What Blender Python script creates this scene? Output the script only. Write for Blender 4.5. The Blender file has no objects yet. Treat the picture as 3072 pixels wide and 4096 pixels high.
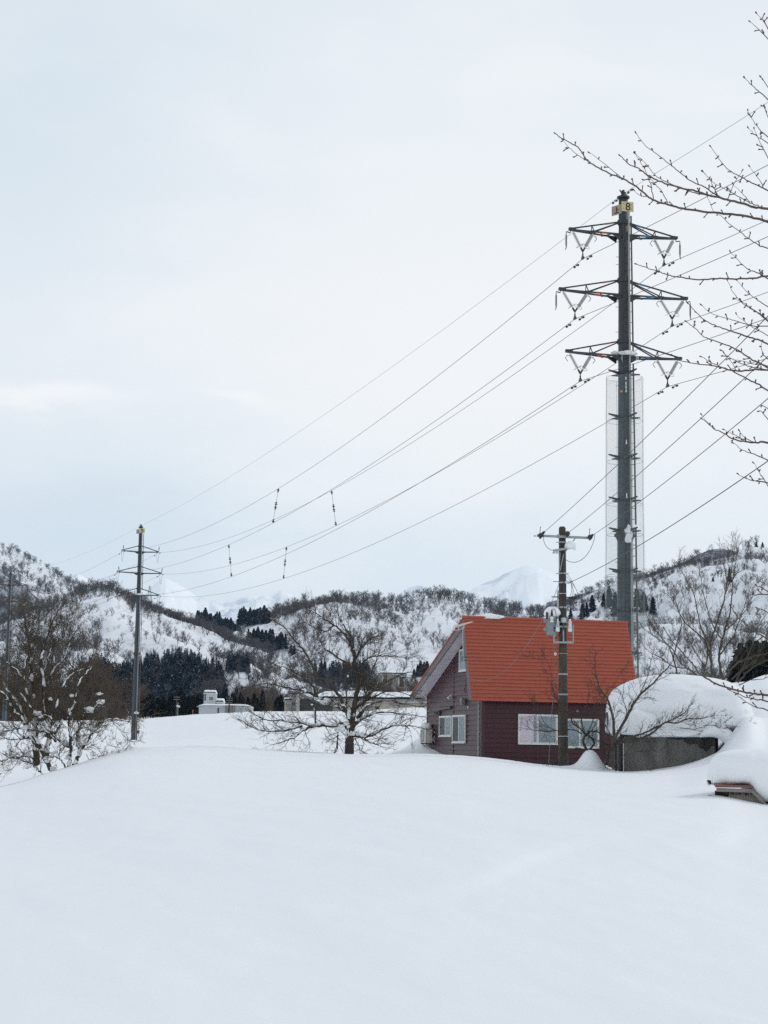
import bpy, math, random
import numpy as np
from mathutils import Vector, Matrix, noise
C = bpy.context
SC = C.scene
COL = SC.collection
R = math.radians
V = Vector
# ------------------------------------------------------------------ camera model (units: metres, photo pixels 3072x4096)
FPX, HOR, ROLL, EYE = 6900.0, 2980.0, 0.014, 2.0
PIT = math.atan((HOR - 2048.0) / FPX)
FW = V((0, math.cos(PIT), math.sin(PIT)))
U0 = V((0, -math.sin(PIT), math.cos(PIT)))
R0 = V((1, 0, 0))
UPV = U0 * math.cos(ROLL) - R0 * math.sin(ROLL)
RTV = R0 * math.cos(ROLL) + U0 * math.sin(ROLL)
CAM = V((0, 0, EYE))

def ray(px, py):
    return FW + RTV * ((px - 1536.0) / FPX) - UPV * ((py - 2048.0) / FPX)

def at(px, py, Y):
    d = ray(px, py)
    return CAM + d * (Y / d.y)

def proj(P):
    q = P - CAM
    w = q.dot(FW)
    return 1536 + FPX * q.dot(RTV) / w, 2048 - FPX * q.dot(UPV) / w

def hit(px, py, p0, n):
    d = ray(px, py)
    return CAM + d * ((p0 - CAM).dot(n) / d.dot(n))

cam_data = bpy.data.cameras.new('camera')
cam = bpy.data.objects.new('camera', cam_data)
COL.objects.link(cam)
M3 = Matrix((RTV, UPV, -FW)).transposed()
cam.matrix_world = Matrix.Translation(CAM) @ M3.to_4x4()
cam_data.sensor_fit = 'VERTICAL'
cam_data.sensor_height = 36.0
cam_data.sensor_width = 36.0
cam_data.lens = 36.0 * FPX / 4096.0
cam_data.clip_start = 0.1
cam_data.clip_end = 30000
SC.camera = cam
SC.render.resolution_x, SC.render.resolution_y = 768, 1024

# ------------------------------------------------------------------ materials
MATS = {}
def lin(r, g, b):
    f = lambda c: (c / 255 / 12.92) if c / 255 <= 0.04045 else ((c / 255 + 0.055) / 1.055) ** 2.4
    return (f(r), f(g), f(b))

def mat(name, col, rough=0.6, var=0.0, vscale=3.0, metal=0.0, bump=0.0, bscale=20.0, col2=None, stretch=None, spec=0.5, contrast=None):
    if name in MATS:
        return MATS[name]
    m = bpy.data.materials.new(name)
    m.use_nodes = True
    nt = m.node_tree
    b = nt.nodes['Principled BSDF']
    b.inputs['Roughness'].default_value = rough
    b.inputs['Metallic'].default_value = metal
    b.inputs['Specular IOR Level'].default_value = spec
    b.inputs['Base Color'].default_value = (*col, 1)
    tc = nt.nodes.new('ShaderNodeTexCoord')
    mp = nt.nodes.new('ShaderNodeMapping')
    nt.links.new(tc.outputs['Object'], mp.inputs['Vector'])
    if stretch:
        mp.inputs['Scale'].default_value = stretch
    if var or col2:
        nz = nt.nodes.new('ShaderNodeTexNoise')
        nz.inputs['Scale'].default_value = vscale
        nz.inputs['Detail'].default_value = 6
        nz.inputs['Roughness'].default_value = 0.6
        nt.links.new(mp.outputs[0], nz.inputs['Vector'])
        rp = nt.nodes.new('ShaderNodeValToRGB')
        lo, hi = contrast or (0.3, 0.7)
        rp.color_ramp.elements[0].position = lo
        rp.color_ramp.elements[1].position = hi
        c2 = col2 or tuple(min(1, c * (1 + var)) for c in col)
        c1 = col if col2 else tuple(c * (1 - var) for c in col)
        rp.color_ramp.elements[0].color = (*c1, 1)
        rp.color_ramp.elements[1].color = (*c2, 1)
        nt.links.new(nz.outputs['Fac'], rp.inputs['Fac'])
        nt.links.new(rp.outputs['Color'], b.inputs['Base Color'])
    if bump:
        n2 = nt.nodes.new('ShaderNodeTexNoise')
        n2.inputs['Scale'].default_value = bscale
        n2.inputs['Detail'].default_value = 5
        nt.links.new(mp.outputs[0], n2.inputs['Vector'])
        bp = nt.nodes.new('ShaderNodeBump')
        bp.inputs['Strength'].default_value = bump
        bp.inputs['Distance'].default_value = 0.05
        nt.links.new(n2.outputs['Fac'], bp.inputs['Height'])
        nt.links.new(bp.outputs['Normal'], b.inputs['Normal'])
    MATS[name] = m
    return m

# ------------------------------------------------------------------ mesh builder: everything is collected in world metres
class MB:
    def __init__(s):
        s.v, s.f = [], []
    def quadface(s, *pts):
        i = len(s.v)
        s.v += [tuple(p) for p in pts]
        s.f.append(tuple(range(i, i + len(pts))))
    def box(s, c, size, ax=None):
        """c centre, size along axes ax (three vectors)"""
        a = ax or (V((1, 0, 0)), V((0, 1, 0)), V((0, 0, 1)))
        c = V(c)
        i = len(s.v)
        for dx in (-.5, .5):
            for dy in (-.5, .5):
                for dz in (-.5, .5):
                    s.v.append(tuple(c + a[0] * size[0] * dx + a[1] * size[1] * dy + a[2] * size[2] * dz))
        for q in ((0, 1, 3, 2), (4, 6, 7, 5), (0, 4, 5, 1), (2, 3, 7, 6), (0, 2, 6, 4), (1, 5, 7, 3)):
            s.f.append(tuple(i + k for k in q))
    def bar(s, p, q, w, h=None, up=None):
        """square bar between two points"""
        p, q = V(p), V(q)
        d = q - p
        L = d.length
        if L < 1e-6:
            return
        d /= L
        u = V(up) if up else (V((0, 0, 1)) if abs(d.z) < .95 else V((1, 0, 0)))
        x = d.cross(u).normalized()
        y = x.cross(d).normalized()
        s.box((p + q) / 2, (L, w, h or w), (d, x, y))
    def tube(s, pts, rad, n=6, cap=True):
        pts = [V(p) for p in pts]
        if not hasattr(rad, '__len__'):
            rad = [rad] * len(pts)
        prev = None
        base = len(s.v)
        for k, p in enumerate(pts):
            if k == 0:
                d = pts[1] - p
            elif k == len(pts) - 1:
                d = p - pts[k - 1]
            else:
                d = pts[k + 1] - pts[k - 1]
            if d.length < 1e-9:
                d = V((0, 0, 1))
            d.normalize()
            if prev is None:
                x = d.cross(V((0, 0, 1)) if abs(d.z) < .9 else V((0, 1, 0))).normalized()
            else:
                x = prev - d * prev.dot(d)
                if x.length < 1e-6:
                    x = d.orthogonal()
                x.normalize()
            prev = x
            y = d.cross(x)
            for j in range(n):
                a = 2 * math.pi * j / n
                s.v.append(tuple(p + (x * math.cos(a) + y * math.sin(a)) * rad[k]))
        for k in range(len(pts) - 1):
            for j in range(n):
                a, b = base + k * n + j, base + k * n + (j + 1) % n
                s.f.append((a, b, b + n, a + n))
        if cap:
            s.f.append(tuple(base + j for j in range(n))[::-1])
            s.f.append(tuple(base + (len(pts) - 1) * n + j for j in range(n)))
    def lathe(s, p, axis, prof, n=12):
        """prof = [(distance along axis, radius)]"""
        axis = V(axis).normalized()
        p = V(p)
        x = axis.cross(V((0, 0, 1)) if abs(axis.z) < .9 else V((0, 1, 0))).normalized()
        y = axis.cross(x)
        base = len(s.v)
        for d, r in prof:
            for j in range(n):
                a = 2 * math.pi * j / n
                s.v.append(tuple(p + axis * d + (x * math.cos(a) + y * math.sin(a)) * r))
        for k in range(len(prof) - 1):
            for j in range(n):
                a, b = base + k * n + j, base + k * n + (j + 1) % n
                s.f.append((a, b, b + n, a + n))
        s.f.append(tuple(base + j for j in range(n))[::-1])
        s.f.append(tuple(base + (len(prof) - 1) * n + j for j in range(n)))
    def ring(s, c, ax1, ax2, r, t, n=20):
        pts = [V(c) + (V(ax1) * math.cos(2 * math.pi * k / n) + V(ax2) * math.sin(2 * math.pi * k / n)) * r for k in range(n + 1)]
        s.tube(pts, t, 5, False)
    def blob(s, c, rad, seed=0, amp=.18, fr=1.2, nu=20, nv=12, flat=-.55, ax=None):
        """lumpy ellipsoid with a flattened underside"""
        c = V(c)
        a = ax or (V((1, 0, 0)), V((0, 1, 0)), V((0, 0, 1)))
        base = len(s.v)
        for i in range(nv + 1):
            th = math.pi * i / nv
            for j in range(nu):
                ph = 2 * math.pi * j / nu
                d = V((math.sin(th) * math.cos(ph), math.sin(th) * math.sin(ph), math.cos(th)))
                k = 1 + amp * noise.noise(d * fr + V((seed * 7.3, seed * 1.7, 3.1))) * 1.6
                q = d * k
                if q.z < flat:
                    q.z = flat + (q.z - flat) * .15
                s.v.append(tuple(c + a[0] * q.x * rad[0] + a[1] * q.y * rad[1] + a[2] * q.z * rad[2]))
        for i in range(nv):
            for j in range(nu):
                p, q = base + i * nu + j, base + i * nu + (j + 1) % nu
                s.f.append((p, p + nu, q + nu, q))
    def prism(s, poly, off):
        """closed polygon (list of vectors) extruded by off"""
        n = len(poly)
        i = len(s.v)
        off = V(off)
        s.v += [tuple(V(p)) for p in poly] + [tuple(V(p) + off) for p in poly]
        s.f.append(tuple(range(i, i + n)))
        s.f.append(tuple(range(i + 2 * n - 1, i + n - 1, -1)))
        for k in range(n):
            s.f.append((i + k, i + (k + 1) % n, i + n + (k + 1) % n, i + n + k))
    def build(s, name, m, parent=None, origin=None, smooth=False):
        o = V(origin) if origin is not None else (wloc(parent) if parent else V((0, 0, 0)))
        me = bpy.data.meshes.new(name)
        vv = [(a - o.x, b - o.y, c - o.z) for a, b, c in s.v]
        me.from_pydata(vv, [], s.f)
        me.materials.append(m)
        if smooth:
            me.polygons.foreach_set('use_smooth', [True] * len(me.polygons))
        me.update()
        ob = bpy.data.objects.new(name, me)
        COL.objects.link(ob)
        if parent:
            ob.parent = parent
            ob.location = o - wloc(parent)
            ob['_w'] = tuple(o)
        else:
            ob.location = o
            ob['_w'] = tuple(o)
        return ob

def wloc(o):
    return V(o['_w'])

def npmesh(name, verts, faces, m, smooth=False, origin=(0, 0, 0)):
    """verts (n,3) array, faces (m,k) array"""
    me = bpy.data.meshes.new(name)
    verts = np.asarray(verts, dtype=np.float32) - np.asarray(origin, dtype=np.float32)
    faces = np.asarray(faces, dtype=np.int32)
    k = faces.shape[1]
    me.vertices.add(len(verts))
    me.vertices.foreach_set('co', verts.ravel())
    me.loops.add(faces.size)
    me.loops.foreach_set('vertex_index', faces.ravel())
    me.polygons.add(len(faces))
    me.polygons.foreach_set('loop_start', np.arange(0, faces.size, k, dtype=np.int32))
    me.polygons.foreach_set('loop_total', np.full(len(faces), k, dtype=np.int32))
    if smooth:
        me.polygons.foreach_set('use_smooth', np.ones(len(faces), dtype=bool))
    me.materials.append(m)
    me.update(calc_edges=True)
    ob = bpy.data.objects.new(name, me)
    COL.objects.link(ob)
    ob.location = origin
    ob['_w'] = tuple(float(c) for c in origin)
    return ob

def tag(o, label=None, cat=None, group=None, kind=None):
    if label: o['label'] = label
    if cat: o['category'] = cat
    if group: o['group'] = group
    if kind: o['kind'] = kind
    return o

def thing(name, loc, label, cat, group=None):
    o = bpy.data.objects.new(name, None)
    COL.objects.link(o)
    o.location = V(loc)
    o['_w'] = tuple(V(loc))
    o.empty_display_size = .2
    return tag(o, label, cat, group)

def strokes_text(mb, s, c, ax, up, nrm, h, t):
    """block digits from strokes: s drawn centred at c; ax reading direction, up, nrm towards viewer"""
    G = {'8': [[(0, .5), (.12, .25), (.12, .12), (.3, 0), (.5, 0), (.68, .12), (.68, .3), (.5, .5), (.3, .5), (.14, .66), (.14, .85), (.3, 1), (.5, 1), (.66, .85), (.66, .66), (.5, .5)], [(.3, .5), (.12, .3)]],
         '9': [[(.66, .6), (.5, .45), (.3, .45), (.14, .6), (.14, .85), (.3, 1), (.5, 1), (.66, .85), (.66, .6), (.62, .25), (.48, 0), (.25, 0)]],
         '5': [[(.64, 1), (.2, 1), (.16, .55), (.35, .64), (.52, .62), (.68, .45), (.68, .2), (.5, 0), (.3, 0), (.12, .12)]],
         'S': [[(.4, 0), (.4, 1)], [(.4, .55), (.72, .55)], [(.05, 0), (.8, 0)]]}
    pts = G[s]
    if s == '8':
        pts = [[(.3, .52), (.13, .36), (.12, .14), (.28, 0), (.52, 0), (.68, .14), (.67, .36), (.5, .52), (.3, .52), (.16, .66), (.16, .86), (.3, 1), (.5, 1), (.64, .86), (.64, .66), (.5, .52)]]
    for pl in pts:
        P = [V(c) + V(ax) * ((x - .4) * h) + V(up) * ((y - .5) * h) + V(nrm) * .004 for x, y in pl]
        for a, b in zip(P, P[1:]):
            e = (b - a).normalized() * t * .45
            mb.bar(a - e, b + e, t, .006, up=nrm)
SKY_BASE, SKY_WHITE, SKY_BLUE, SKY_WISP, SKY_ZENITH = lin(237,243,247), lin(252,252,252), lin(217,229,238), lin(254,254,253), (.52,.595,.69)
SUN_E = 0.95
# ------------------------------------------------------------------ sky: overcast, thin blue showing low on the left
SUN_EL, SUN_AZ = R(40), R(62)        # azimuth from +Y towards +X: veiled sun ahead on the right
W = bpy.data.worlds.new('World')
SC.world = W
W.use_nodes = True
nt = W.node_tree
N, L = nt.nodes, nt.links
for n in list(N): N.remove(n)
out = N.new('ShaderNodeOutputWorld')
sky = N.new('ShaderNodeTexSky')
sky.sky_type = 'NISHITA'
sky.sun_disc = False
sky.sun_elevation = SUN_EL
sky.sun_rotation = SUN_AZ
sky.dust_density = 2.0
bgs = N.new('ShaderNodeBackground')
bgs.inputs['Strength'].default_value = 0.10
L.new(sky.outputs[0], bgs.inputs['Color'])
tc = N.new('ShaderNodeTexCoord')
def math_(op, a, b=None, clamp=False):
    n = N.new('ShaderNodeMath'); n.operation = op; n.use_clamp = clamp
    for i, x in enumerate((a, b)):
        if x is None: continue
        if isinstance(x, (int, float)): n.inputs[i].default_value = x
        else: L.new(x, n.inputs[i])
    return n.outputs[0]
sep = N.new('ShaderNodeSeparateXYZ')
L.new(tc.outputs['Generated'], sep.inputs[0])
nz = N.new('ShaderNodeTexNoise')
nz.inputs['Scale'].default_value = 7.0
nz.inputs['Detail'].default_value = 6
nz.inputs['Roughness'].default_value = .55
mp = N.new('ShaderNodeMapping')
mp.inputs['Scale'].default_value = (1, 1, 2.6)
L.new(tc.outputs['Generated'], mp.inputs['Vector'])
L.new(mp.outputs[0], nz.inputs['Vector'])
wob = math_('SUBTRACT', nz.outputs['Fac'], .5)
az0 = math_('MULTIPLY', math_('ARCTAN2', sep.outputs[0], sep.outputs[1]), 180 / math.pi)
el0 = math_('MULTIPLY', math_('ARCSINE', sep.outputs[2]), 180 / math.pi)
az = math_('ADD', az0, math_('MULTIPLY', wob, 14.0))
el = math_('ADD', el0, math_('MULTIPLY', wob, 6.0))
def gauss(a, e, sa, se):
    x = math_('POWER', math_('ABSOLUTE', math_('DIVIDE', math_('SUBTRACT', az, a), sa)), 2.0)
    y = math_('POWER', math_('ABSOLUTE', math_('DIVIDE', math_('SUBTRACT', el, e), se)), 2.0)
    return math_('EXPONENT', math_('MULTIPLY', math_('ADD', x, y), -1.0))
def mixc(fac, a, b):
    n = N.new('ShaderNodeMix'); n.data_type = 'RGBA'
    for idx, x in ((0, fac), (6, a), (7, b)):
        if isinstance(x, (int, float)): n.inputs[idx].default_value = x
        elif isinstance(x, tuple): n.inputs[idx].default_value = (*x, 1)
        else: L.new(x, n.inputs[idx])
    return n.outputs[2]
c = mixc(math_('MULTIPLY', wob, 2.0, True), SKY_BASE, SKY_WHITE)
c = mixc(math_('MULTIPLY', gauss(3, 12.5, 13, 6.5), .95), c, SKY_WHITE)          # bright veil
c = mixc(math_('MULTIPLY', gauss(-11, 6.2, 9, 2.6), .85), c, SKY_BLUE)           # blue-grey gap, low left
c = mixc(math_('MULTIPLY', gauss(2, 4.0, 14, 2.4), .45), c, SKY_BLUE)
c = mixc(math_('MULTIPLY', gauss(-14, 20, 8, 6), .75), c, SKY_BLUE)
c = mixc(math_('MULTIPLY', gauss(-12.6, 10.7, 2.4, .55), .9), c, SKY_WISP)      # small sunlit wisps
c = mixc(math_('MULTIPLY', gauss(-5.6, 11.1, 1.6, .30), .8), c, SKY_WISP)
# overhead sky, out of view, set darker to hold down the snow's brightness
ov = N.new('ShaderNodeMapRange')
ov.inputs['From Min'].default_value = 22; ov.inputs['From Max'].default_value = 50
L.new(el0, ov.inputs['Value'])
c = mixc(ov.outputs[0], c, SKY_ZENITH)
bgc = N.new('ShaderNodeBackground')
L.new(c, bgc.inputs['Color'])
bgc.inputs['Strength'].default_value = 1.0
mx = N.new('ShaderNodeMixShader')
mx.inputs[0].default_value = 0.96
L.new(bgs.outputs[0], mx.inputs[1])
L.new(bgc.outputs[0], mx.inputs[2])
L.new(mx.outputs[0], out.inputs['Surface'])

sd = bpy.data.lights.new('sun', 'SUN')
sd.energy = SUN_E
sd.angle = R(14)
sd.color = (1.0, .95, .88)
so = bpy.data.objects.new('sun', sd)
COL.objects.link(so)
sv = V((math.sin(SUN_AZ) * math.cos(SUN_EL), math.cos(SUN_AZ) * math.cos(SUN_EL), math.sin(SUN_EL)))
so.rotation_euler = (-sv).to_track_quat('-Z', 'Y').to_euler()
so.location = (0, 0, 60)
SC.view_settings.view_transform = 'Standard'
SC.view_settings.look = 'None'
SC.view_settings.exposure = 0
SC.view_settings.gamma = 1
try: SC.view_settings.use_curve_mapping = False
except Exception: pass
SC.cycles.max_bounces = 5
SC.cycles.diffuse_bounces = 3
SC.cycles.transparent_max_bounces = 12
SC.cycles.volume_bounces = 1
SC.cycles.use_denoising = False
try: SC.cycles.sampling_pattern = 'BLUE_NOISE'
except Exception: pass
SC.cycles.use_adaptive_sampling = False
# ------------------------------------------------------------------ snow field: one sheet from behind the camera to beyond the hills
def zat(px, py, Y):
    return at(px, py, Y).z
PXS = np.array([-2600, -800, 0, 300, 560, 800, 1100, 1400, 1700, 1928, 2253, 2500, 2700, 2860, 3000, 3072, 3700, 6000.])
def row(Y, **k):
    return Y, k
def zpy(Y, pys):
    return [zat(float(p), float(y), Y) for p, y in zip(PXS, pys)]
E = []     # (Y, z at every PXS)
E.append((-30, [0.0] * 18)); E.append((10, [0.0] * 18))
E.append((26, [.25, .25, .28, .33, .38, .42, .44, .44, .44, .44, .42, .40, .38, .36, 0.34, .34, .34, .34]))
E.append((40, [.30, .32, .45, .70, .92, .98, 1.0, 1.0, .98, .96, .92, .90, .93, .96, 0.84, .80, .9, 1.0]))
E.append((52, [.2, .25, .55, .98, 1.42, 1.5, 1.46, 1.42, 1.42, 1.38, 1.20, 1.08, 1.14, 1.45, 1.75, 1.75, 2.0, 2.0]))
E.append((58, [-.1, 0, .45, 1.14, 1.64, 1.7, 1.6, 1.54, 1.56, 1.50, 1.28, 1.16, 1.28, 1.66, 2.85, 2.45, 2.8, 2.8]))
E.append((62, [-.3, -.2, .3, 1.05, 1.76, 1.78, 1.66, 1.60, 1.64, 1.56, 1.29, 1.22, 1.42, 1.90, 3.2, 2.9, 3.2, 3.2]))
E.append((67, [-.5, -.4, .1, .8, 1.70, 1.80, 1.72, 1.62, 1.69, 1.60, 1.30, 1.25, 1.6, 2.2, 3.3, 3.2, 3.4, 3.4]))
E.append((75, [-.6, -.5, .05, .55, 1.45, 1.55, 1.5, 1.45, 1.55, 1.55, 1.3, 1.4, 2.0, 2.6, 3.3, 3.4, 3.8, 3.8]))
E.append((100, [0, .1, .23, .5, 1.1, 1.2, 1.2, 1.1, 1.2, 1.3, 1.4, 1.8, 3.0, 4.0, 4.7, 5.0, 5.4, 5.4]))
E.append((150, [.8, .8, .87, 1.0, 1.3, 1.5, 1.5, 1.5, 1.6, 1.8, 2.2, 3.5, 5.5, 7.0, 7.9, 8.4, 8.8, 8.8]))
E.append((200, [1.6, 1.6, 1.6, 1.6, 1.6, 1.9, 2.0, 2.0, 2.1, 2.4, 3.0, 5, 7.4, 9.0, 9.6, 9.9, 10.2, 10.2]))
E.append((282, [2.8, 2.8, 2.8, 2.5, 2.25, 3.0, 3.8, 4.2, 4.4, 4.6, 5, 7, 9, 10, 10.3, 10.5, 10.5, 10.5]))
E.append((380, [6.0, 6.0, 6.0, 6.3, 6.8, 8.0, 8.9, 9.2, 10.2, 10.4, 10, 10, 10, 10, 10.3, 10.5, 10.5, 10.5]))
E.append((400, [6.1, 6.1, 6.1, 6.4, 6.9, 8.1, 9.0, 9.3, 10.2, 10.4, 10, 10, 10, 10, 10.3, 10.5, 10.5, 10.5]))
E.append((440, [5, 5, 5, 5, 5.5, 6, 7, 8, 9, 9, 9, 9, 9, 9, 9, 9, 9, 9]))
E.append((700, [5.0] * 18)); E.append((9500, [5.0] * 18))
EY = np.array([e[0] for e in E], float)
EZ = np.array([e[1] for e in E], float)

def pchip(xs, ys, x):
    """monotone cubic; ys (n, m) interpolated along axis 0 at scalar/array x -> per element rows"""
    h = np.diff(xs)[:, None]
    d = np.diff(ys, axis=0) / h
    m = np.zeros_like(ys)
    w1 = 2 * h[1:] + h[:-1]; w2 = h[1:] + 2 * h[:-1]
    same = d[:-1] * d[1:] > 0
    with np.errstate(divide='ignore', invalid='ignore'):
        hm = (w1 + w2) / (w1 / d[:-1] + w2 / d[1:])
    m[1:-1] = np.where(same, hm, 0)
    m[0] = d[0]; m[-1] = d[-1]
    i = np.clip(np.searchsorted(xs, x) - 1, 0, len(xs) - 2)
    t = ((x - xs[i]) / (xs[i + 1] - xs[i]))[:, None]
    hh = (xs[i + 1] - xs[i])[:, None]
    return (2 * t**3 - 3 * t**2 + 1) * ys[i] + (t**3 - 2 * t**2 + t) * hh * m[i] + (-2 * t**3 + 3 * t**2) * ys[i + 1] + (t**3 - t**2) * hh * m[i + 1]

BUMPS = []   # (x, y, height, radius, power)
def addbump(px, Y, h, r, ry=None, p=2.0):
    BUMPS.append((at(px, HOR, Y).x, Y, h, r, ry or r, p))
addbump(2362, 62.6, .56, .42, .5, 2.6)
addbump(2340, 62.6, .12, .8, .8)
addbump(1730, 78.5, 1.35, 1.15, 1.9, 1.3)
addbump(120, 44, .10, 2.5, 6)

def ground_arr(x, y):
    """height of the snow at arrays x, y"""
    x = np.asarray(x, float); y = np.asarray(y, float)
    px = 1536 + FPX * x / np.maximum(y, 25.0)
    zr = pchip(EY, EZ, np.clip(y, -29.9, 9499))
    i = np.clip(np.searchsorted(PXS, px) - 1, 0, len(PXS) - 2)
    # smooth across columns (pchip on each row, vectorised)
    h = np.diff(PXS); k = np.arange(len(x))
    d = np.diff(zr, axis=1) / h[None, :]
    m = np.zeros_like(zr)
    same = d[:, :-1] * d[:, 1:] > 0
    w1 = (2 * h[1:] + h[:-1])[None, :]; w2 = (h[1:] + 2 * h[:-1])[None, :]
    with np.errstate(divide='ignore', invalid='ignore'):
        hm = (w1 + w2) / (w1 / d[:, :-1] + w2 / d[:, 1:])
    m[:, 1:-1] = np.where(same, hm, 0)
    t = np.clip((px - PXS[i]) / h[i], 0, 1)
    z = (2*t**3-3*t**2+1)*zr[k, i] + (t**3-2*t**2+t)*h[i]*m[k, i] + (-2*t**3+3*t**2)*zr[k, i+1] + (t**3-t**2)*h[i]*m[k, i+1]
    for bx, by, bh, rx, ry, p in BUMPS:
        q = np.sqrt(((x - bx) / rx) ** 2 + ((y - by) / ry) ** 2)
        z = z + bh * np.exp(-q ** p)
    # drifts: long low swells near, a slope breaking down towards the lower right
    z = z + .05 * np.sin(x * .21 + y * .13 + .6) * np.sin(y * .11 - x * .07) * np.clip((y - 6) / 20, 0, 1) * np.clip((90 - y) / 30, 0, 1)
    s = ((y - 18.2) - 1.745 * (x + 1.7)) / 2.01            # faint break of slope from centre foreground to the right edge
    sp = np.log1p(np.exp(np.clip(-s / .9, -40, 40))) * .9
    z = z - (.05 * (1 - np.exp(-sp / 1.6)) + .085 * np.minimum(sp, 13)) * np.clip((y + 5) / 8, 0, 1)
    wob_ = .5 * np.sin(x * .9 + y * .31) + .3 * np.sin(x * 2.3 - y * .8)
    z = z + .08 / (1 + np.exp(np.clip(-(s + wob_) / .14, -40, 40))) * np.clip((x + 2.5) / 4, 0, 1) * np.clip((y - 14) / 6, 0, 1) * np.clip((40 - y) / 10, 0, 1)
    return z

def ground(x, y):
    return float(ground_arr([x], [y])[0])

def gpt(px, Y, dz=0.0):
    x = at(px, HOR, Y).x
    return V((x, Y, ground(x, Y) + dz))

ys = np.concatenate([np.arange(-28, 6, 2), np.arange(6, 12, .5), np.arange(12, 40, .2), np.arange(40, 54, .3), np.arange(54, 83, .2), np.arange(83, 140, 1.5), np.arange(140, 376, 3.5), np.arange(376, 404, 1.5), np.arange(404, 460, 5), [480, 520, 600, 700, 850, 1100, 1500, 2200, 3500, 5500, 9400]])
cols = np.concatenate([np.arange(-3600, -200, 60), np.arange(-200, 3300, 9.5), np.arange(3300, 6700, 60)])
CX, RY = np.meshgrid(cols, ys)
X = (CX - 1536) / FPX * np.maximum(RY, 25.0)
Z = ground_arr(X.ravel(), RY.ravel())
# fine relief: wind texture and, on the far embankment, slumps and old tracks
Vt = np.stack([X.ravel(), RY.ravel(), Z], 1)
for i in range(len(Vt)):
    x, y, z = Vt[i]
    if 5 < y < 90:
        Vt[i, 2] += .045 * noise.fractal(V((x * .45 + y * .12, y * .22, 0)), 1.0, 2.0, 4) + .012 * noise.fractal(V((x * 1.1, y * 2.6, 3)), 1.0, 2.0, 3)
    elif 90 <= y < 400:
        a = min(1, (y - 90) / 60)
        Vt[i, 2] += a * (.16 * noise.fractal(V((x * .12, y * .10, 4)), 1.0, 2.0, 5) + .10 * noise.noise(V((x * .5, y * .12, 9))))
nr, nc = CX.shape
idx = np.arange(nr * nc).reshape(nr, nc)
Fq = np.stack([idx[:-1, :-1], idx[:-1, 1:], idx[1:, 1:], idx[1:, :-1]], -1).reshape(-1, 4)
def snow_material(name, bump=.25, scale=14.0, tint=(.865, .88, .895)):
    m = mat(name, tint, .85, bump=bump, bscale=scale, spec=.25)
    b = m.node_tree.nodes['Principled BSDF']
    for n in m.node_tree.nodes:
        if n.type == 'BUMP': n.inputs['Distance'].default_value = .02
    b.inputs['Sheen Weight'].default_value = 0.0
    return m
SNOW = snow_material('snow', .35, 6.0)
SNOWCAP = snow_material('snow_cap', .5, 9.0, (.88, .895, .91))
g = npmesh('snow_ground', Vt, Fq, SNOW, True)
tag(g, 'smooth untouched snow field running back to the valley', 'snow field', kind='structure')
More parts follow.
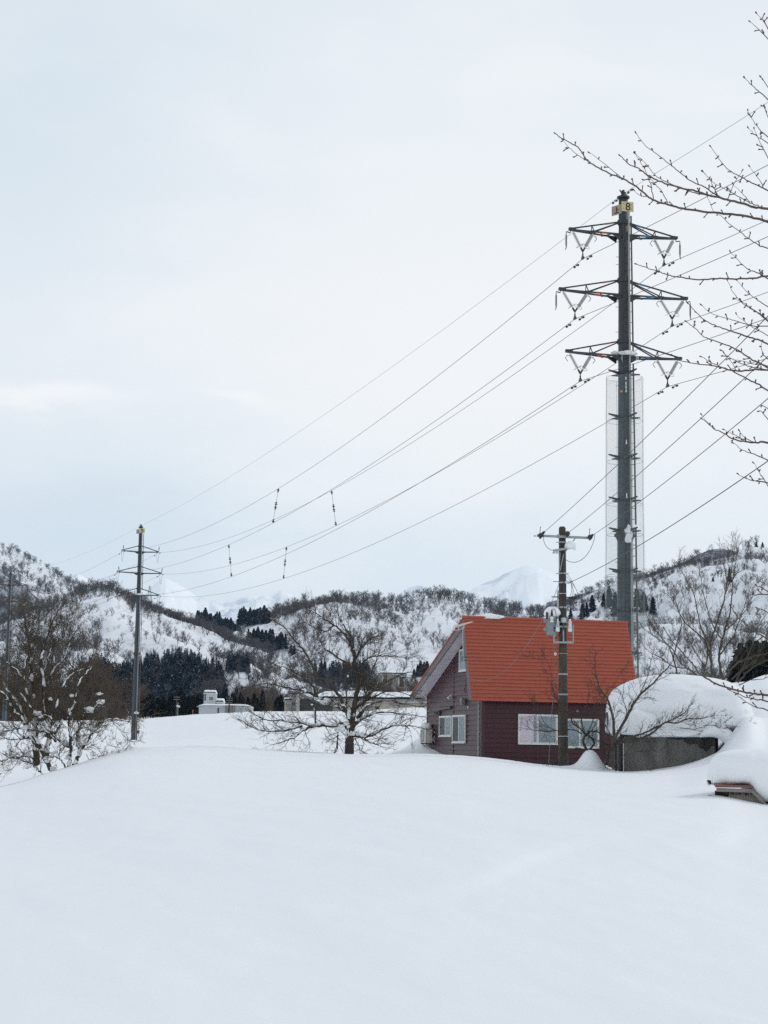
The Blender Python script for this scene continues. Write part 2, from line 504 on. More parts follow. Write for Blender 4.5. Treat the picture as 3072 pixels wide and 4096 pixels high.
# ------------------------------------------------------------------ hills and mountains (real surfaces rising from the valley floor)
D2S = 3072 / 1659.0      # profile points below were read off a 1659 px wide copy of the photo
HILLSNOW = mat('hill_snow', (.80, .82, .85), .9, col2=(.84, .86, .885), vscale=.02, spec=.1)
ROCKSNOW = mat('mountain_snow', (.56, .63, .73), .9, col2=(.97, .975, .98), vscale=.006, spec=.1, stretch=(1, .5, 1), contrast=(.33, .46))  # white raised in the colour to stand in for sunlight on the peaks
BRUSHSNOW = mat('brushy_snow', (.10, .105, .125), .9, col2=(.55, .58, .64), vscale=.09, spec=.1, contrast=(.42, .70))
HILLS = {}
class Hill:
    def __init__(s, name, prof, Yr, Yb, zb, m, label, amp=6.0, L=60.0, drop=6, step=9, rows=34, gexp=1.0, gully=.0, skirt=250, seed=0, back=.35, dirn=1):
        s.px = np.array([p[0] * D2S for p in prof]); s.py = np.array([p[1] * D2S + drop for p in prof])
        s.Yr, s.Yb, s.zb, s.amp, s.L, s.g, s.gully, s.seed = Yr, Yb, zb, amp, L, gexp, gully, seed; s.dirn = dirn
        s.cols = np.arange(s.px[0], s.px[-1] + step, step)
        n = len(s.cols)
        ts = np.concatenate([np.linspace(0, 1, rows), [1.06, 1.2, 1.45]])
        V_ = []
        for t in ts:
            for p in s.cols:
                V_.append(s.point(p, t))
        nt_ = len(ts)
        idx = np.arange(nt_ * n).reshape(nt_, n)
        F_ = np.stack([idx[:-1, :-1], idx[:-1, 1:], idx[1:, 1:], idx[1:, :-1]], -1).reshape(-1, 4)
        o = npmesh(name, np.array(V_), F_, m, True)
        tag(o, label, 'hill', kind='structure')
        HILLS[name] = s
        s.zr = None
    def ridge_z(s, p):
        py = np.interp(p, s.px, s.py)
        return zat(float(p), float(py), s.Yr)
    def point(s, p, t):
        zr = s.ridge_z(p)
        Y = s.Yb + (s.Yr - s.Yb) * min(t, 1.6)
        x = at(p, 2700, Y).x
        q = V((x / s.L, Y / s.L, s.seed * 5.1))
        if t <= 1:
            z = s.zb + (zr - s.zb) * (t ** s.g)
            f = math.sin(math.pi * min(1, t)) ** .7 if t < 1 else 0
            n1 = noise.fractal(q, 1.0, 2.1, 5)
            w_ = noise.noise_vector(V((x / s.L * .7, Y / s.L * .5, s.seed + 8.0)))
            xx = (x + .45 * s.dirn * (Y - s.Yb)) / s.L + w_.x * .5
            rg = noise.ridged_multi_fractal(V((xx * .9, Y / s.L * .35 + w_.y * .4, s.seed + 2.2)), .9, 2.1, 5, 1.0, 2.0) - 1.0
            z += f * (s.amp * n1 + s.gully * rg * min(1, 2.2 * t))
            z = max(z, s.zb - 3 + t)
        else:
            z = zr - (zr - s.zb) * (t - 1) * 1.6
        return (x, Y, z)
    def P(s, p, t):
        return V(s.point(p, t))
    def find(s, px, py):
        """surface point seen at photo pixel (px, py)"""
        lo, hi = 0.0, 1.0
        for _ in range(18):
            mid = (lo + hi) / 2
            if proj(s.P(px, mid))[1] > py: lo = mid
            else: hi = mid
        return s.P(px, (lo + hi) / 2), (lo + hi) / 2

Hill('far_peak', [(40, 1330), (110, 1285), (145, 1252), (158, 1243), (185, 1258), (215, 1285), (250, 1320), (270, 1335), (290, 1312), (318, 1272), (340, 1253), (352, 1251), (375, 1262), (398, 1275), (422, 1292), (448, 1294), (480, 1296), (520, 1290), (552, 1290), (585, 1285), (604, 1278), (622, 1285), (650, 1296), (690, 1306), (760, 1320), (800, 1318), (835, 1300), (860, 1284), (885, 1270), (905, 1266), (925, 1272), (945, 1285), (970, 1296), (1000, 1285), (1035, 1268), (1065, 1255), (1090, 1242), (1112, 1232), (1128, 1225), (1142, 1223), (1160, 1226), (1185, 1238), (1205, 1250), (1230, 1268), (1260, 1290), (1330, 1330), (1400, 1350)],
     6800, 4200, 60, ROCKSNOW, 'pale snow covered mountain range at the head of the valley', amp=60, L=380, drop=-4, step=5, rows=70, gully=95, seed=3, dirn=-1)
Hill('left_mountain', [(-260, 1060), (-60, 1130), (0, 1172), (18, 1180), (40, 1196), (62, 1212), (85, 1224), (108, 1236), (135, 1252), (160, 1266), (185, 1282), (215, 1300), (250, 1330), (290, 1360)],
     2300, 1300, 20, HILLSNOW, 'steep snowy mountainside with scattered trees at the left edge', amp=26, L=190, drop=8, gully=34, seed=5)
Hill('left_spur', [(-240, 1130), (-40, 1212), (0, 1228), (30, 1250), (60, 1275), (85, 1295), (120, 1318), (170, 1345), (240, 1380)],
     1500, 1000, 15, BRUSHSNOW, 'shaded wooded spur below the left mountain', amp=10, L=110, drop=8, gully=6, seed=6)
Hill('right_knoll', [(1180, 1300), (1330, 1262), (1420, 1232), (1480, 1212), (1510, 1196), (1535, 1186), (1560, 1182), (1590, 1188), (1620, 1205), (1680, 1235), (1760, 1280), (1900, 1330)],
     1500, 1080, 20, BRUSHSNOW, 'dark wooded knoll peeping over the right ridge', amp=8, L=90, drop=4, seed=7)
Hill('centre_hill', [(180, 1440), (260, 1420), (330, 1395), (400, 1352), (425, 1340), (470, 1335), (515, 1330), (580, 1325), (620, 1318), (680, 1310), (720, 1303), (760, 1300), (800, 1300), (845, 1300), (880, 1295), (910, 1287), (940, 1284), (975, 1290), (1010, 1296), (1060, 1305), (1100, 1315), (1140, 1320), (1180, 1318), (1230, 1310), (1300, 1310), (1420, 1330), (1560, 1360), (1800, 1420)],
     1150, 640, 6, HILLSNOW, 'snowy hill with scattered bare trees behind the house', amp=9, L=75, drop=10, gully=10, seed=1, gexp=.9)
Hill('right_hill', [(900, 1560), (980, 1500), (1080, 1400), (1150, 1345), (1200, 1318), (1240, 1298), (1275, 1280), (1310, 1264), (1350, 1255), (1400, 1247), (1440, 1232), (1470, 1222), (1495, 1214), (1530, 1212), (1560, 1204), (1585, 1200), (1610, 1185), (1630, 1178), (1645, 1178), (1659, 1183), (1720, 1180), (1800, 1165), (2000, 1150), (2200, 1150)],
     900, 430, 8, HILLSNOW, 'steep snowy hillside with scrub rising at the right', amp=9, L=60, drop=4, gully=8, seed=2, gexp=.95)
Hill('left_hill', [(-420, 1420), (-200, 1400), (-60, 1372), (0, 1345), (60, 1318), (110, 1296), (160, 1275), (195, 1262), (215, 1258), (235, 1260), (252, 1270), (280, 1290), (310, 1306), (340, 1318), (378, 1334), (430, 1357), (485, 1379), (552, 1397), (606, 1425), (646, 1444), (700, 1470), (760, 1495), (850, 1530)],
     880, 520, 6, HILLSNOW, 'rounded snowy hill with bare trees behind the left pylon', amp=7, L=60, drop=8, gully=7, seed=4, gexp=.95)
# ------------------------------------------------------------------ the red-roofed house
MAROON = mat('maroon_siding', (.054, .0150, .021), .40, spec=.34, var=.12, vscale=1.2, stretch=(1, 1, 6))
MAROON_EDGE = mat('maroon_trim', (.055, .022, .028), .4, var=.1)
ROOFRED = mat('red_roof_sheet', (.39, .098, .062), .65, spec=.2, var=.07, vscale=2.0, stretch=(1, 1, 5), bump=.05)
FASCIA = mat('barge_board', (.11, .085, .09), .5, var=.1, vscale=2)
SOFFIT = mat('lilac_soffit', (.74, .68, .73), .6, var=.05)
ALU = mat('cream_aluminium', (.70, .69, .65), .4, var=.04)
GREYMETAL = mat('grey_metal', (.22, .225, .225), .5, var=.12)
DARKGREY = mat('dark_grey_metal', (.07, .07, .075), .5, var=.15)
GALV = mat('galvanised_steel', (.32, .35, .37), .45, var=.15, vscale=6, metal=.3)
PIPEW = mat('grey_pipe', (.42, .42, .42), .5)
WHITEPL = mat('white_plastic', (.72, .72, .70), .4, var=.04)
BLACK = mat('black_rubber', (.015, .015, .016), .5)
CURT = mat('grey_curtain', (.40, .455, .48), .9, var=.10, vscale=5, stretch=(6, 6, .3))
CURT_PINK = mat('pink_blind', (.88, .76, .81), .9, var=.03)
CURT_PINK2 = mat('deep_pink_blind', (.80, .62, .70), .9, var=.03)
CURT_DARK = mat('dim_room', (.035, .045, .06), .8)
def glass(name, f=.12):
    m = bpy.data.materials.new(name); m.use_nodes = True
    n = m.node_tree; n.nodes.clear()
    o = n.nodes.new('ShaderNodeOutputMaterial'); a = n.nodes.new('ShaderNodeBsdfTransparent'); b = n.nodes.new('ShaderNodeBsdfGlossy'); x = n.nodes.new('ShaderNodeMixShader')
    fr = n.nodes.new('ShaderNodeLayerWeight'); fr.inputs['Blend'].default_value = .16
    b.inputs['Roughness'].default_value = .02
    a.inputs['Color'].default_value = (.90, .93, .94, 1)
    n.links.new(fr.outputs[0], x.inputs[0]); n.links.new(a.outputs[0], x.inputs[1]); n.links.new(b.outputs[0], x.inputs[2]); n.links.new(x.outputs[0], o.inputs[0])
    return m
GLASS = glass('window_glass')
TH = R(16)
UX = V((math.cos(TH), math.sin(TH), 0)); VX = V((-math.sin(TH), math.cos(TH), 0)); ZX = V((0, 0, 1))
HC = at(1928, 3023, 70.0); HC.z = 0
def HP(u, v, z): return HC + UX * u + VX * v + ZX * z
def fr_(px, py, off=0.0):      # on the front wall: returns (u, z)
    p = hit(px, py, HP(0, -off, 0), VX) - HC
    return p.dot(UX), p.z
def gb_(px, py, off=0.0):      # on the gable wall plane u=-off: returns (v, z)
    p = hit(px, py, HP(-off, 0, 0), UX) - HC
    return p.dot(VX), p.z
OV = .56
av, azr = gb_(1853, 2470, OV)          # ridge end
ev, ez = gb_(1888, 2802, OV)           # front eave corner
bv, bz = gb_(1643, 2781, OV)           # back eave tip
# right end of ridge from its pixel
pr = hit(2509, 2497, HP(0, av, 0), VX) - HC
RU = pr.dot(UX)
wv, _ = gb_(1708.6, 2900)              # back corner of gable wall
FU = RU - OV
zbot = HC.z + .3
tr = .10
def roofz(v):                          # underside height of the roof at depth v
    return (azr + (bz - azr) * (v - av) / (bv - av)) - .36 if v > av else (azr + (ez - azr) * (v - av) / (ev - av)) - .55
house = thing('house', HP(0, 0, 1.0), 'maroon clad house with a steep rust red metal roof', 'house')
# walls: lapped boards, each course leaning out over the one below
def lapped(mb, P0, P1, z0, z1, pitch, lip, nrm, cut=None):
    z = z0
    while z < z1 - 1e-3:
        zt = min(z + pitch, z1)
        a0, b0, a1, b1 = P0(z), P1(z), P0(zt), P1(zt)
        if (V(b0) - V(a0)).length > .02:
            o = nrm * lip
            mb.quadface(V(a0) + o, V(b0) + o, V(b1), V(a1))
            mb.quadface(V(a0), V(b0), V(b0) + o, V(a0) + o)
        z = zt
eave_in = roofz(0.0)
wtop = ez + .12
mb = MB()
lapped(mb, lambda z: HP(.09, 0, z), lambda z: HP(FU, 0, z), zbot - .1, wtop, .196, .030, -VX)
mb.quadface(HP(0, .0, zbot), HP(FU, 0, zbot), HP(FU, .0, wtop), HP(0, .0, wtop))
mb.quadface(HP(FU, 0, zbot), HP(FU, wv, zbot), HP(FU, wv, bz), HP(FU, 0, wtop))
mb.quadface(HP(FU, 0, wtop), HP(FU, wv, bz), HP(FU, av, azr - .2))
mb.quadface(HP(0, wv, zbot), HP(FU, wv, zbot), HP(FU, wv, bz), HP(0, wv, bz))
w = mb.build('front_wall', MAROON, house)
mb = MB()
def gv0(z):     # near limit of the gable wall at height z
    if z <= ez + .10: return 0.0
    return max(0.0, av - (azr - .25 - z) * (av - ev) / (azr - ez))
def gv1(z):
    zb_ = bz - .05
    if z <= zb_: return wv
    return min(wv, max(av, av + (azr - .28 - z) * (bv - av) / (azr - bz)))
lapped(mb, lambda z: HP(0, gv1(z), z), lambda z: HP(0, gv0(z), z), zbot - .1, azr - .3, .205, .030, -UX)
mb.build('gable_wall', MAROON, house)
mb = MB()                                  # corner boards and vertical joint strips
mb.box(HP(.035, -.012, (zbot + wtop) / 2), (.11, .05, wtop - zbot), (UX, VX, ZX))
mb.box(HP(-.014, .03, (zbot + wtop) / 2), (.05, .10, wtop - zbot), (UX, VX, ZX))
mb.build('corner_trim', MAROON_EDGE, house); mb = MB()
jv, _ = gb_(1815, 2900)
mb.box(HP(-.02, jv, (zbot + bz) / 2 + .85), (.03, .05, bz - zbot + 1.7), (UX, VX, ZX))
mb.build('joint_strip', MAROON_EDGE, house); mb = MB()
mb.box(HP(-.015, wv - .03, (zbot + bz) / 2), (.03, .07, bz - zbot), (UX, VX, ZX))
mb.build('corner_trim', MAROON_EDGE, house); mb = MB()
ju, _ = fr_(2148, 3000)
mb.box(HP(ju, -.018, (zbot + wtop) / 2), (.05, .03, wtop - zbot), (UX, VX, ZX))
mb.build('joint_strip', MAROON_EDGE, house)
# roof: front slope in stepped sheets
roof = None
mb = MB()
NC = 23
u0, u1 = -OV, RU
sl = (HP(0, ev, ez) - HP(0, av, azr)); nfr = UX.cross(sl).normalized()
if nfr.dot(VX) > 0: nfr = -nfr
for k in range(NC):
    a, b = k / NC, (k + 1) / NC
    pa = lambda u, t, o: HP(u, av + (ev - av) * t, azr + (ez - azr) * t) + nfr * o
    lip = .034
    mb.quadface(pa(u0, a, .003), pa(u0, b, lip), pa(u1, b, lip), pa(u1, a, .003))
    mb.quadface(pa(u0, b, lip), pa(u0, b, .0), pa(u1, b, .0), pa(u1, b, lip))
    mb.quadface(pa(u0, a, .003), pa(u0, a, -.05), pa(u0, b, -.05), pa(u0, b, lip))
    mb.quadface(pa(u1, a, .003), pa(u1, b, lip), pa(u1, b, -.05), pa(u1, a, -.05))
mb.quadface(HP(u0, av, azr - .06), HP(u1, av, azr - .06), HP(u1, ev, ez - .0) - nfr * .05, HP(u0, ev, ez) - nfr * .05)
# back slope slab
s2 = (HP(0, bv, bz) - HP(0, av, azr)); n2 = UX.cross(s2).normalized()
if n2.z < 0: n2 = -n2
q = lambda u, t, o: HP(u, av + (bv - av) * t, azr + (bz - azr) * t) + n2 * o
mb.prism([q(u0 - .02, -.004, .03), q(u0 - .02, 1.01, .03), q(u0 - .02, 1.01, -.035), q(u0 - .02, -.004, -.035)], UX * (u1 - u0 + .04))
roof = mb.build('roof', ROOFRED, house)
mb = MB()
mb.tube([HP(u0 - .03, av, azr + .03), HP(u1 + .03, av, azr + .03)], .055, 8)
mb.build('ridge_cap', ROOFRED, roof)
for uu in (u0 + .0, u1 - .035):             # barge boards along both verges
    mb = MB()
    mb.prism([q(uu, 0, -.036), q(uu, 1.0, -.036), HP(uu, bv, bz - .26), HP(uu, bv + (av - bv) * .04, bz - .26), HP(uu, av + (bv - av) * .93, azr + (bz - azr) * .93 - .30), HP(uu, av + .02, azr - .42)], UX * .035)
    mb.prism([HP(uu, av + .02, azr - .10), HP(uu, ev + .02, ez + .02), HP(uu, ev + .42, ez + .02), HP(uu, av + .14, azr - .62)], UX * .03)
    mb.build('barge_board', FASCIA, house)
mb = MB()                                  # soffit under the overhanging verge, boxed in at the back eave
def su(uu, v, d): return HP(uu, v, azr + (bz - azr) * (v - av) / (bv - av) - d)
uA, uB = u0 + .036, -.024
for k in range(9):
    va, vb = av + .1 + (wv + .22 - av - .1) * k / 9, av + .1 + (wv + .22 - av - .1) * (k + 1) / 9 - .012
    mb.prism([su(uA, va, .30), su(uA, vb, .30), su(uA, vb, .33), su(uA, va, .33)], UX * (uB - uA))
zb2 = bz - .265
mb.prism([su(uA, wv + .215, .33), HP(uA, wv + .215, zb2), HP(uA, bv - .03, zb2), HP(uA, bv - .03, bz - .09)], UX * .03)
mb.box(HP((uA + uB) / 2, (wv + bv) / 2 + .1, zb2 + .02), (uB - uA, bv - wv - .05, .03), (UX, VX, ZX))
mb.prism([HP(uB - .03, wv + .01, zb2 + .03), HP(uB - .03, bv - .03, zb2 + .03), HP(uB - .03, bv - .03, bz - .12), su(uB - .03, wv + .01, .34)], UX * .03)
mb.box(HP((u1) / 2, (wv + bv) / 2 + .1, zb2 + .0), (u1, bv - wv - .06, .03), (UX, VX, ZX))
mb.build('soffit', SOFFIT, house)
mb = MB()                                  # eave underside front
mb.box(HP((u0 + u1) / 2, ev / 2 + .03, ez + .045), (u1 - u0 - .1, abs(ev) - .08, .03), (UX, VX, ZX))
mb.build('eave_board', FASCIA, house)
mb = MB()
mb.blob(HP(.55, av + .03, azr + .06), (.55, .14, .13), 4, .3, 2.2)
mb.build('ridge_snow', SNOWCAP, house, smooth=True)

def window(P, ax, nrm, a0, a1, z0, z1, panels, split=True, depth=.06):
    """sliding window; P(a, z) point on wall; ax along wall; nrm outwards; panels = curtain materials left to right"""
    fw = .045
    mb = MB()
    cen = lambda a, z, o: P(a, z) + nrm * o
    def bx(a_, b_, c_, d_, o0, o1):
        mb.box(cen((a_ + b_) / 2, (c_ + d_) / 2, (o0 + o1) / 2), (abs(b_ - a_), o1 - o0, abs(d_ - c_)), (ax, nrm, ZX))
    bx(a0, a1, z1 - fw, z1, .0, depth); bx(a0, a1, z0, z0 + fw * 1.1, .0, depth + .02)
    bx(a0, a0 + fw, z0 + fw * 1.1, z1 - fw, .0, depth); bx(a1 - fw, a1, z0 + fw * 1.1, z1 - fw, .0, depth)
    f = mb.build('window', ALU, house)
    am = (a0 + a1) / 2
    n = len(panels)
    for k, (cm, off) in enumerate(panels):
        p0 = a0 + fw + (a1 - a0 - 2 * fw) * k / n; p1 = a0 + fw + (a1 - a0 - 2 * fw) * (k + 1) / n
        o0 = .030 + (.014 if k % 2 == 0 else 0)
        mb = MB(); sw = .032
        bx(p0, p1, z1 - fw - sw, z1 - fw, o0 - .012, o0 + .008); bx(p0, p1, z0 + fw * 1.1, z0 + fw * 1.1 + sw * 1.3, o0 - .012, o0 + .008)
        bx(p0, p0 + sw, z0 + fw * 1.1 + sw * 1.3, z1 - fw - sw, o0 - .012, o0 + .008); bx(p1 - sw, p1, z0 + fw * 1.1 + sw * 1.3, z1 - fw - sw, o0 - .012, o0 + .008)
        mb.build('sash', ALU, f)
        mb = MB(); mb.quadface(cen(p0 + sw, z0 + fw + sw, o0), cen(p1 - sw, z0 + fw + sw, o0), cen(p1 - sw, z1 - fw - sw, o0), cen(p0 + sw, z1 - fw - sw, o0)); mb.build('pane', GLASS, f)
        mb = MB()
        a_, b_ = p0 + .005, p1 - .005
        m_ = 26
        if off:
            pts = [(a_ + (b_ - a_) * i / m_, .0235 + .0018 * math.sin(i * 2.3)) for i in range(m_ + 1)]
        else:
            pts = [(a_, .0235), (b_, .0235)]
        for (x0, d0), (x1, d1) in zip(pts, pts[1:]):
            mb.quadface(cen(x0, z0 + fw, d0), cen(x1, z0 + fw, d1), cen(x1, z1 - fw, d1), cen(x0, z1 - fw, d0))
        mb.build('curtain' if cm is not CURT_DARK else 'dark_interior', cm, f)
    return f
PF = lambda a, z: HP(a, -.028, z)
PG = lambda a, z: HP(-.028, -a, z)          # a grows towards the near corner
ua, za = fr_(2070.6, 2856); ub, zb_ = fr_(2227.8, 2980)
w1 = window(PF, UX, -VX, ua, ub, zb_, za, [(CURT_PINK, 0), (CURT, 1)])
mb = MB()
cx_ = ua + .045 + (ub - ua - .09) * .22
mb.prism([PF(cx_ + .33 * math.cos(t), za - .10 - .20 * math.sin(t)) - VX * .0255 for t in [math.pi * k / 14 for k in range(15)]], -VX * .001)
mb.build('round_shade', CURT_PINK2, w1)
mb = MB(); am = ua + (ub - ua) * .43
mb.box(PF(am, (za + zb_) / 2) - VX * .026, (.10, .002, za - zb_ - .12), (UX, VX, ZX)); mb.build('curtain', CURT, w1)
mb = MB(); mb.box(PF(ua + (ub - ua) * .73, zb_ + (za - zb_) * .40) - VX * .0262, ((ub - ua) * .46, .002, .018), (UX, VX, ZX)); mb.build('curtain_rail', WHITEPL, w1)
ua, za = fr_(2238.5, 2874); ub, zb_ = fr_(2393.8, 2994.5)
window(PF, UX, -VX, ua, ub, zb_, za, [(CURT, 1), (CURT, 1)])
for x0, x1, y0, y1, pan in ((1762.9, 1811.2, 2864.5, 2948, [(CURT_DARK, 0), (CURT, 1)]), (1815.8, 1866.5, 2861, 2974, [(CURT_DARK, 0), (CURT, 1)]), (1843.4, 1876, 2599, 2685, [(CURT, 1)])):
    a0, z1 = gb_(x0, y0); a1, z0 = gb_(x1, y1)
    window(PG, -VX, -UX, -a0, -a1, z0, z1, pan)
# down-pipe, conduits, vents and lamps: fixed parts of the house
mb = MB()
dv, _ = gb_(1918.8, 2900)
mb.tube([HP(-.06, dv, zbot), HP(-.06, dv, ez + .05)], .024, 8)
for zz in (zbot + .9, zbot + 1.7, zbot + 2.4): mb.box(HP(-.04, dv, zz), (.06, .07, .02), (UX, VX, ZX))
mb.build('drain_pipe', PIPEW, house)
def duct(px, py, r, name, m):
    v, z = gb_(px, py); mb = MB()
    mb.lathe(HP(-.01, v, z), -UX, [(0, r * .8), (.03, r * .8), (.04, r), (.16, r), (.19, r * .75), (.20, .01)], 12)
    mb.box(HP(-.09, v, z - r * .8), (.17, r * 1.6, r), (UX, VX, ZX))
    mb.build(name, m, house)
duct(1860, 2803, .125, 'vent_hood', GREYMETAL)
duct(1749, 2851, .065, 'vent_hood', GREYMETAL)
v, z = gb_(1809, 2787); mb = MB()
mb.bar(HP(-.02, v, z + .05), HP(-.22, v - .1, z - .06), .07, .09); mb.box(HP(-.03, v, z + .04), (.05, .1, .1), (UX, VX, ZX)); mb.build('wall_lamp', WHITEPL, house)
v, z = gb_(1875, 2829); mb = MB(); mb.box(HP(-.03, v, z), (.04, .05, .09), (UX, VX, ZX)); mb.build('switch_box', WHITEPL, house)
u, z = fr_(2308, 2843.5); mb = MB(); mb.lathe(HP(u, -.018, z), -VX, [(0, .062), (.03, .062), (.05, .05), (.09, .03), (.095, .005)], 14); mb.build('wall_lamp', GREYMETAL, house)
# insulated line-set cover from the wall elbow down to the outdoor unit
mb = MB()
vA, zA = gb_(1806, 2830); vB, zB = gb_(1763, 2839); _, zC = gb_(1763, 2925)
mb.tube([HP(-.06, vA, zA), HP(-.06, vB, zB), HP(-.06, vB + .03, zB - .06), HP(-.06, vB + .03, zC)], [.055, .055, .055, .05], 8)
mb.lathe(HP(-.02, vA, zA), -UX, [(0, .075), (.09, .075)], 10)
mb.build('pipe_cover', DARKGREY, house)
mb = MB()
vS, zS = gb_(1872, 2712)
mb.box(HP(-.05, vS, zS), (.09, .05, .10), (UX, VX, ZX)); mb.tube([HP(-.07, vS, zS), HP(-.05, vS + .15, zS - .3), HP(-.06, vS + .3, zS - .45), HP(-.04, vS + .22, zS - .62)], .014, 5)
mb.build('service_bracket', BLACK, house)

# outdoor unit on wall brackets beside the back corner
vL, _ = gb_(1720, 2945, .32); _, zt = gb_(1722, 2917, .3); _, zb3 = gb_(1722, 2972, .3)
vn = wv - 1.05; vf = wv - .25
acc = HP(-.24, (vn + vf) / 2, (zt + zb3) / 2)
ac = thing('air_conditioner', acc - V((0, 0, (zt - zb3) / 2)), 'cream outdoor air conditioner on the gable wall with snow on top', 'air conditioner')
mb = MB(); mb.box(acc, (.30, vf - vn, zt - zb3), (UX, VX, ZX)); mb.box(acc + ZX * ((zt - zb3) / 2 + .008), (.32, vf - vn + .02, .014), (UX, VX, ZX))
ACM = mat('cream_casing', (.48, .46, .42), .45, var=.05)
mb.build('casing', ACM, ac)
mb = MB()
for k in range(12):
    mb.box(acc - UX * .156 + VX * .1 + ZX * ((k - 5.5) * .045), (.012, .48, .012), (UX, VX, ZX))
mb.ring(acc - UX * .158 + VX * .1, VX, ZX, .24, .01)
mb.build('fan_grille', GREYMETAL, ac)
mb = MB(); mb.box(acc - VX * ((vf - vn) / 2 + .03) + UX * .05 - ZX * .08, (.13, .06, .32), (UX, VX, ZX)); mb.box(acc - VX * ((vf - vn) / 2 + .012) + UX * .07 + ZX * .15, (.08, .02, .08), (UX, VX, ZX)); mb.build('valve_cover', ACM, ac)
mb = MB()
pv = acc - VX * ((vf - vn) / 2 + .05)
mb.tube([pv + UX * .1 - ZX * .15, pv + UX * .2 - ZX * .12, pv + UX * .26 + ZX * .05, pv + UX * .22 + ZX * .22], .02, 6)
mb.tube([pv + UX * .1 - ZX * .2, pv + UX * .22 - ZX * .17, pv + UX * .24 - ZX * .3], .016, 6)
mb.build('pipe', WHITEPL, ac)
mb = MB()
for s_ in (-1, 1):
    mb = MB()
    b0 = acc + VX * s_ * (vf - vn) * .36 - ZX * ((zt - zb3) / 2 + .02)
    mb.bar(b0 - UX * .16, b0 + UX * .24, .04, .04); mb.bar(b0 - UX * .14, b0 + UX * .23 - ZX * .25, .03, .03)
    mb.build('wall_bracket', DARKGREY, ac)
mb = MB(); mb.blob(acc + ZX * ((zt - zb3) / 2 + .10), (.25, (vf - vn) * .52, .19), 2, .12, 1.5, flat=-.5); mb.build('snow_cap', SNOWCAP, ac, smooth=True)

# television aerial on a mast held by the barge board
vM, zM = gb_(1850, 2520, .62)
b0 = HP(-.70, *gb_(1852, 2628, .70))
tp = HP(-.70, *gb_(1850.5, 2512, .70))
lo = HP(-.70, *gb_(1854, 2675, .70))
an = thing('tv_aerial', b0, 'spindly white television aerial on a mast at the gable end', 'aerial')
mb = MB(); mb.tube([lo, tp], .017, 6); mb.build('mast', PIPEW, an)
mb = MB(); mb.bar(b0, b0 + UX * .2, .03); mb.bar(b0 - ZX * .13, b0 - ZX * .13 + UX * .2, .03); mb.bar(b0 + ZX * .04, b0 - ZX * .17, .03, .05); mb.build('mount', BLACK, an)
mb = MB()
e0 = at(1818, 2508, tp.y - .2); e1 = at(1887, 2487, tp.y - .9)
mb.bar(e0, e1, .02)
dd = (e1 - e0).normalized(); sd_ = dd.cross(ZX).normalized()
for k in range(17):
    c_ = e0 + (e1 - e0) * (k / 16); hl = .22 - .008 * k
    mb.bar(c_ - sd_ * hl, c_ + sd_ * hl, .010)
for k in (-1, 1): mb.bar(e0 + ZX * .12 * k - sd_ * .25, e0 + ZX * .12 * k + sd_ * .25, .012)
mb.bar(e0 - ZX * .16, e0 + ZX * .16, .014)
m_ = e0 + (e1 - e0) * .55
mb.tube([m_, m_ - ZX * .16, m_ - ZX * .17 - dd * .3, m_ - ZX * .02 - dd * .33], .010, 5)
mb.bar(tp, m_ - ZX * .1, .02)
mb.build('aerial_array', WHITEPL, an)
# ------------------------------------------------------------------ steel pole pylons
STEEL = mat('weathered_steel', (.040, .054, .070), .5, col2=(.065, .082, .102), vscale=1.2, stretch=(1, 1, .25), spec=.4)
STEEL_RUST = mat('rust_streaked_steel', (.042, .060, .080), .6, col2=(.040, .032, .028), vscale=1.6, stretch=(1.4, 1.4, .12), contrast=(.50, .64))
STEELDK = mat('dark_steel', (.026, .030, .034), .5, var=.2)
RAIL = mat('pale_rail', (.30, .29, .28), .4, var=.1, metal=.2)
BROWNRAIL = mat('brown_rail', (.085, .078, .068), .5, var=.15)
REDBAND = mat('red_band', (.32, .07, .035), .5); BLUEBAND = mat('blue_band', (.045, .16, .28), .5)
INSUL = mat('grey_polymer_insulator', (.55, .57, .57), .5, var=.05); INSULDK = mat('dark_insulator', (.16, .17, .17), .5)
BRASS = mat('brass_ring', (.30, .24, .10), .4)
PLATE = mat('cream_number_plate', (.52, .44, .25), .5, var=.08, vscale=4)
PLATEDK = mat('plate_in_shade', (.30, .25, .17), .5, var=.1)  # cream of the number plate with its shade put into the colour
WIRE = mat('wire', (.020, .022, .026), .5)
NETM = mat('green_grey_net', (.26, .32, .31), .7)
ICE = mat('ice', (.75, .80, .84), .15)

def topline(name, loc, label, cat, group=None): return thing(name, loc, label, cat, group)

def insulator(mb, p, q, r, pitch=.055):
    p, q = V(p), V(q); L = (q - p).length; ax = (q - p) / L
    pr = [(0, .03), (.12, .03)]
    d = .12
    while d < L - .16:
        pr += [(d, .035), (d + pitch * .35, r), (d + pitch * .5, r), (d + pitch * .8, .035)]
        d += pitch
    pr += [(L - .13, .04), (L, .03)]
    mb.lathe(p, ax, pr, 9)

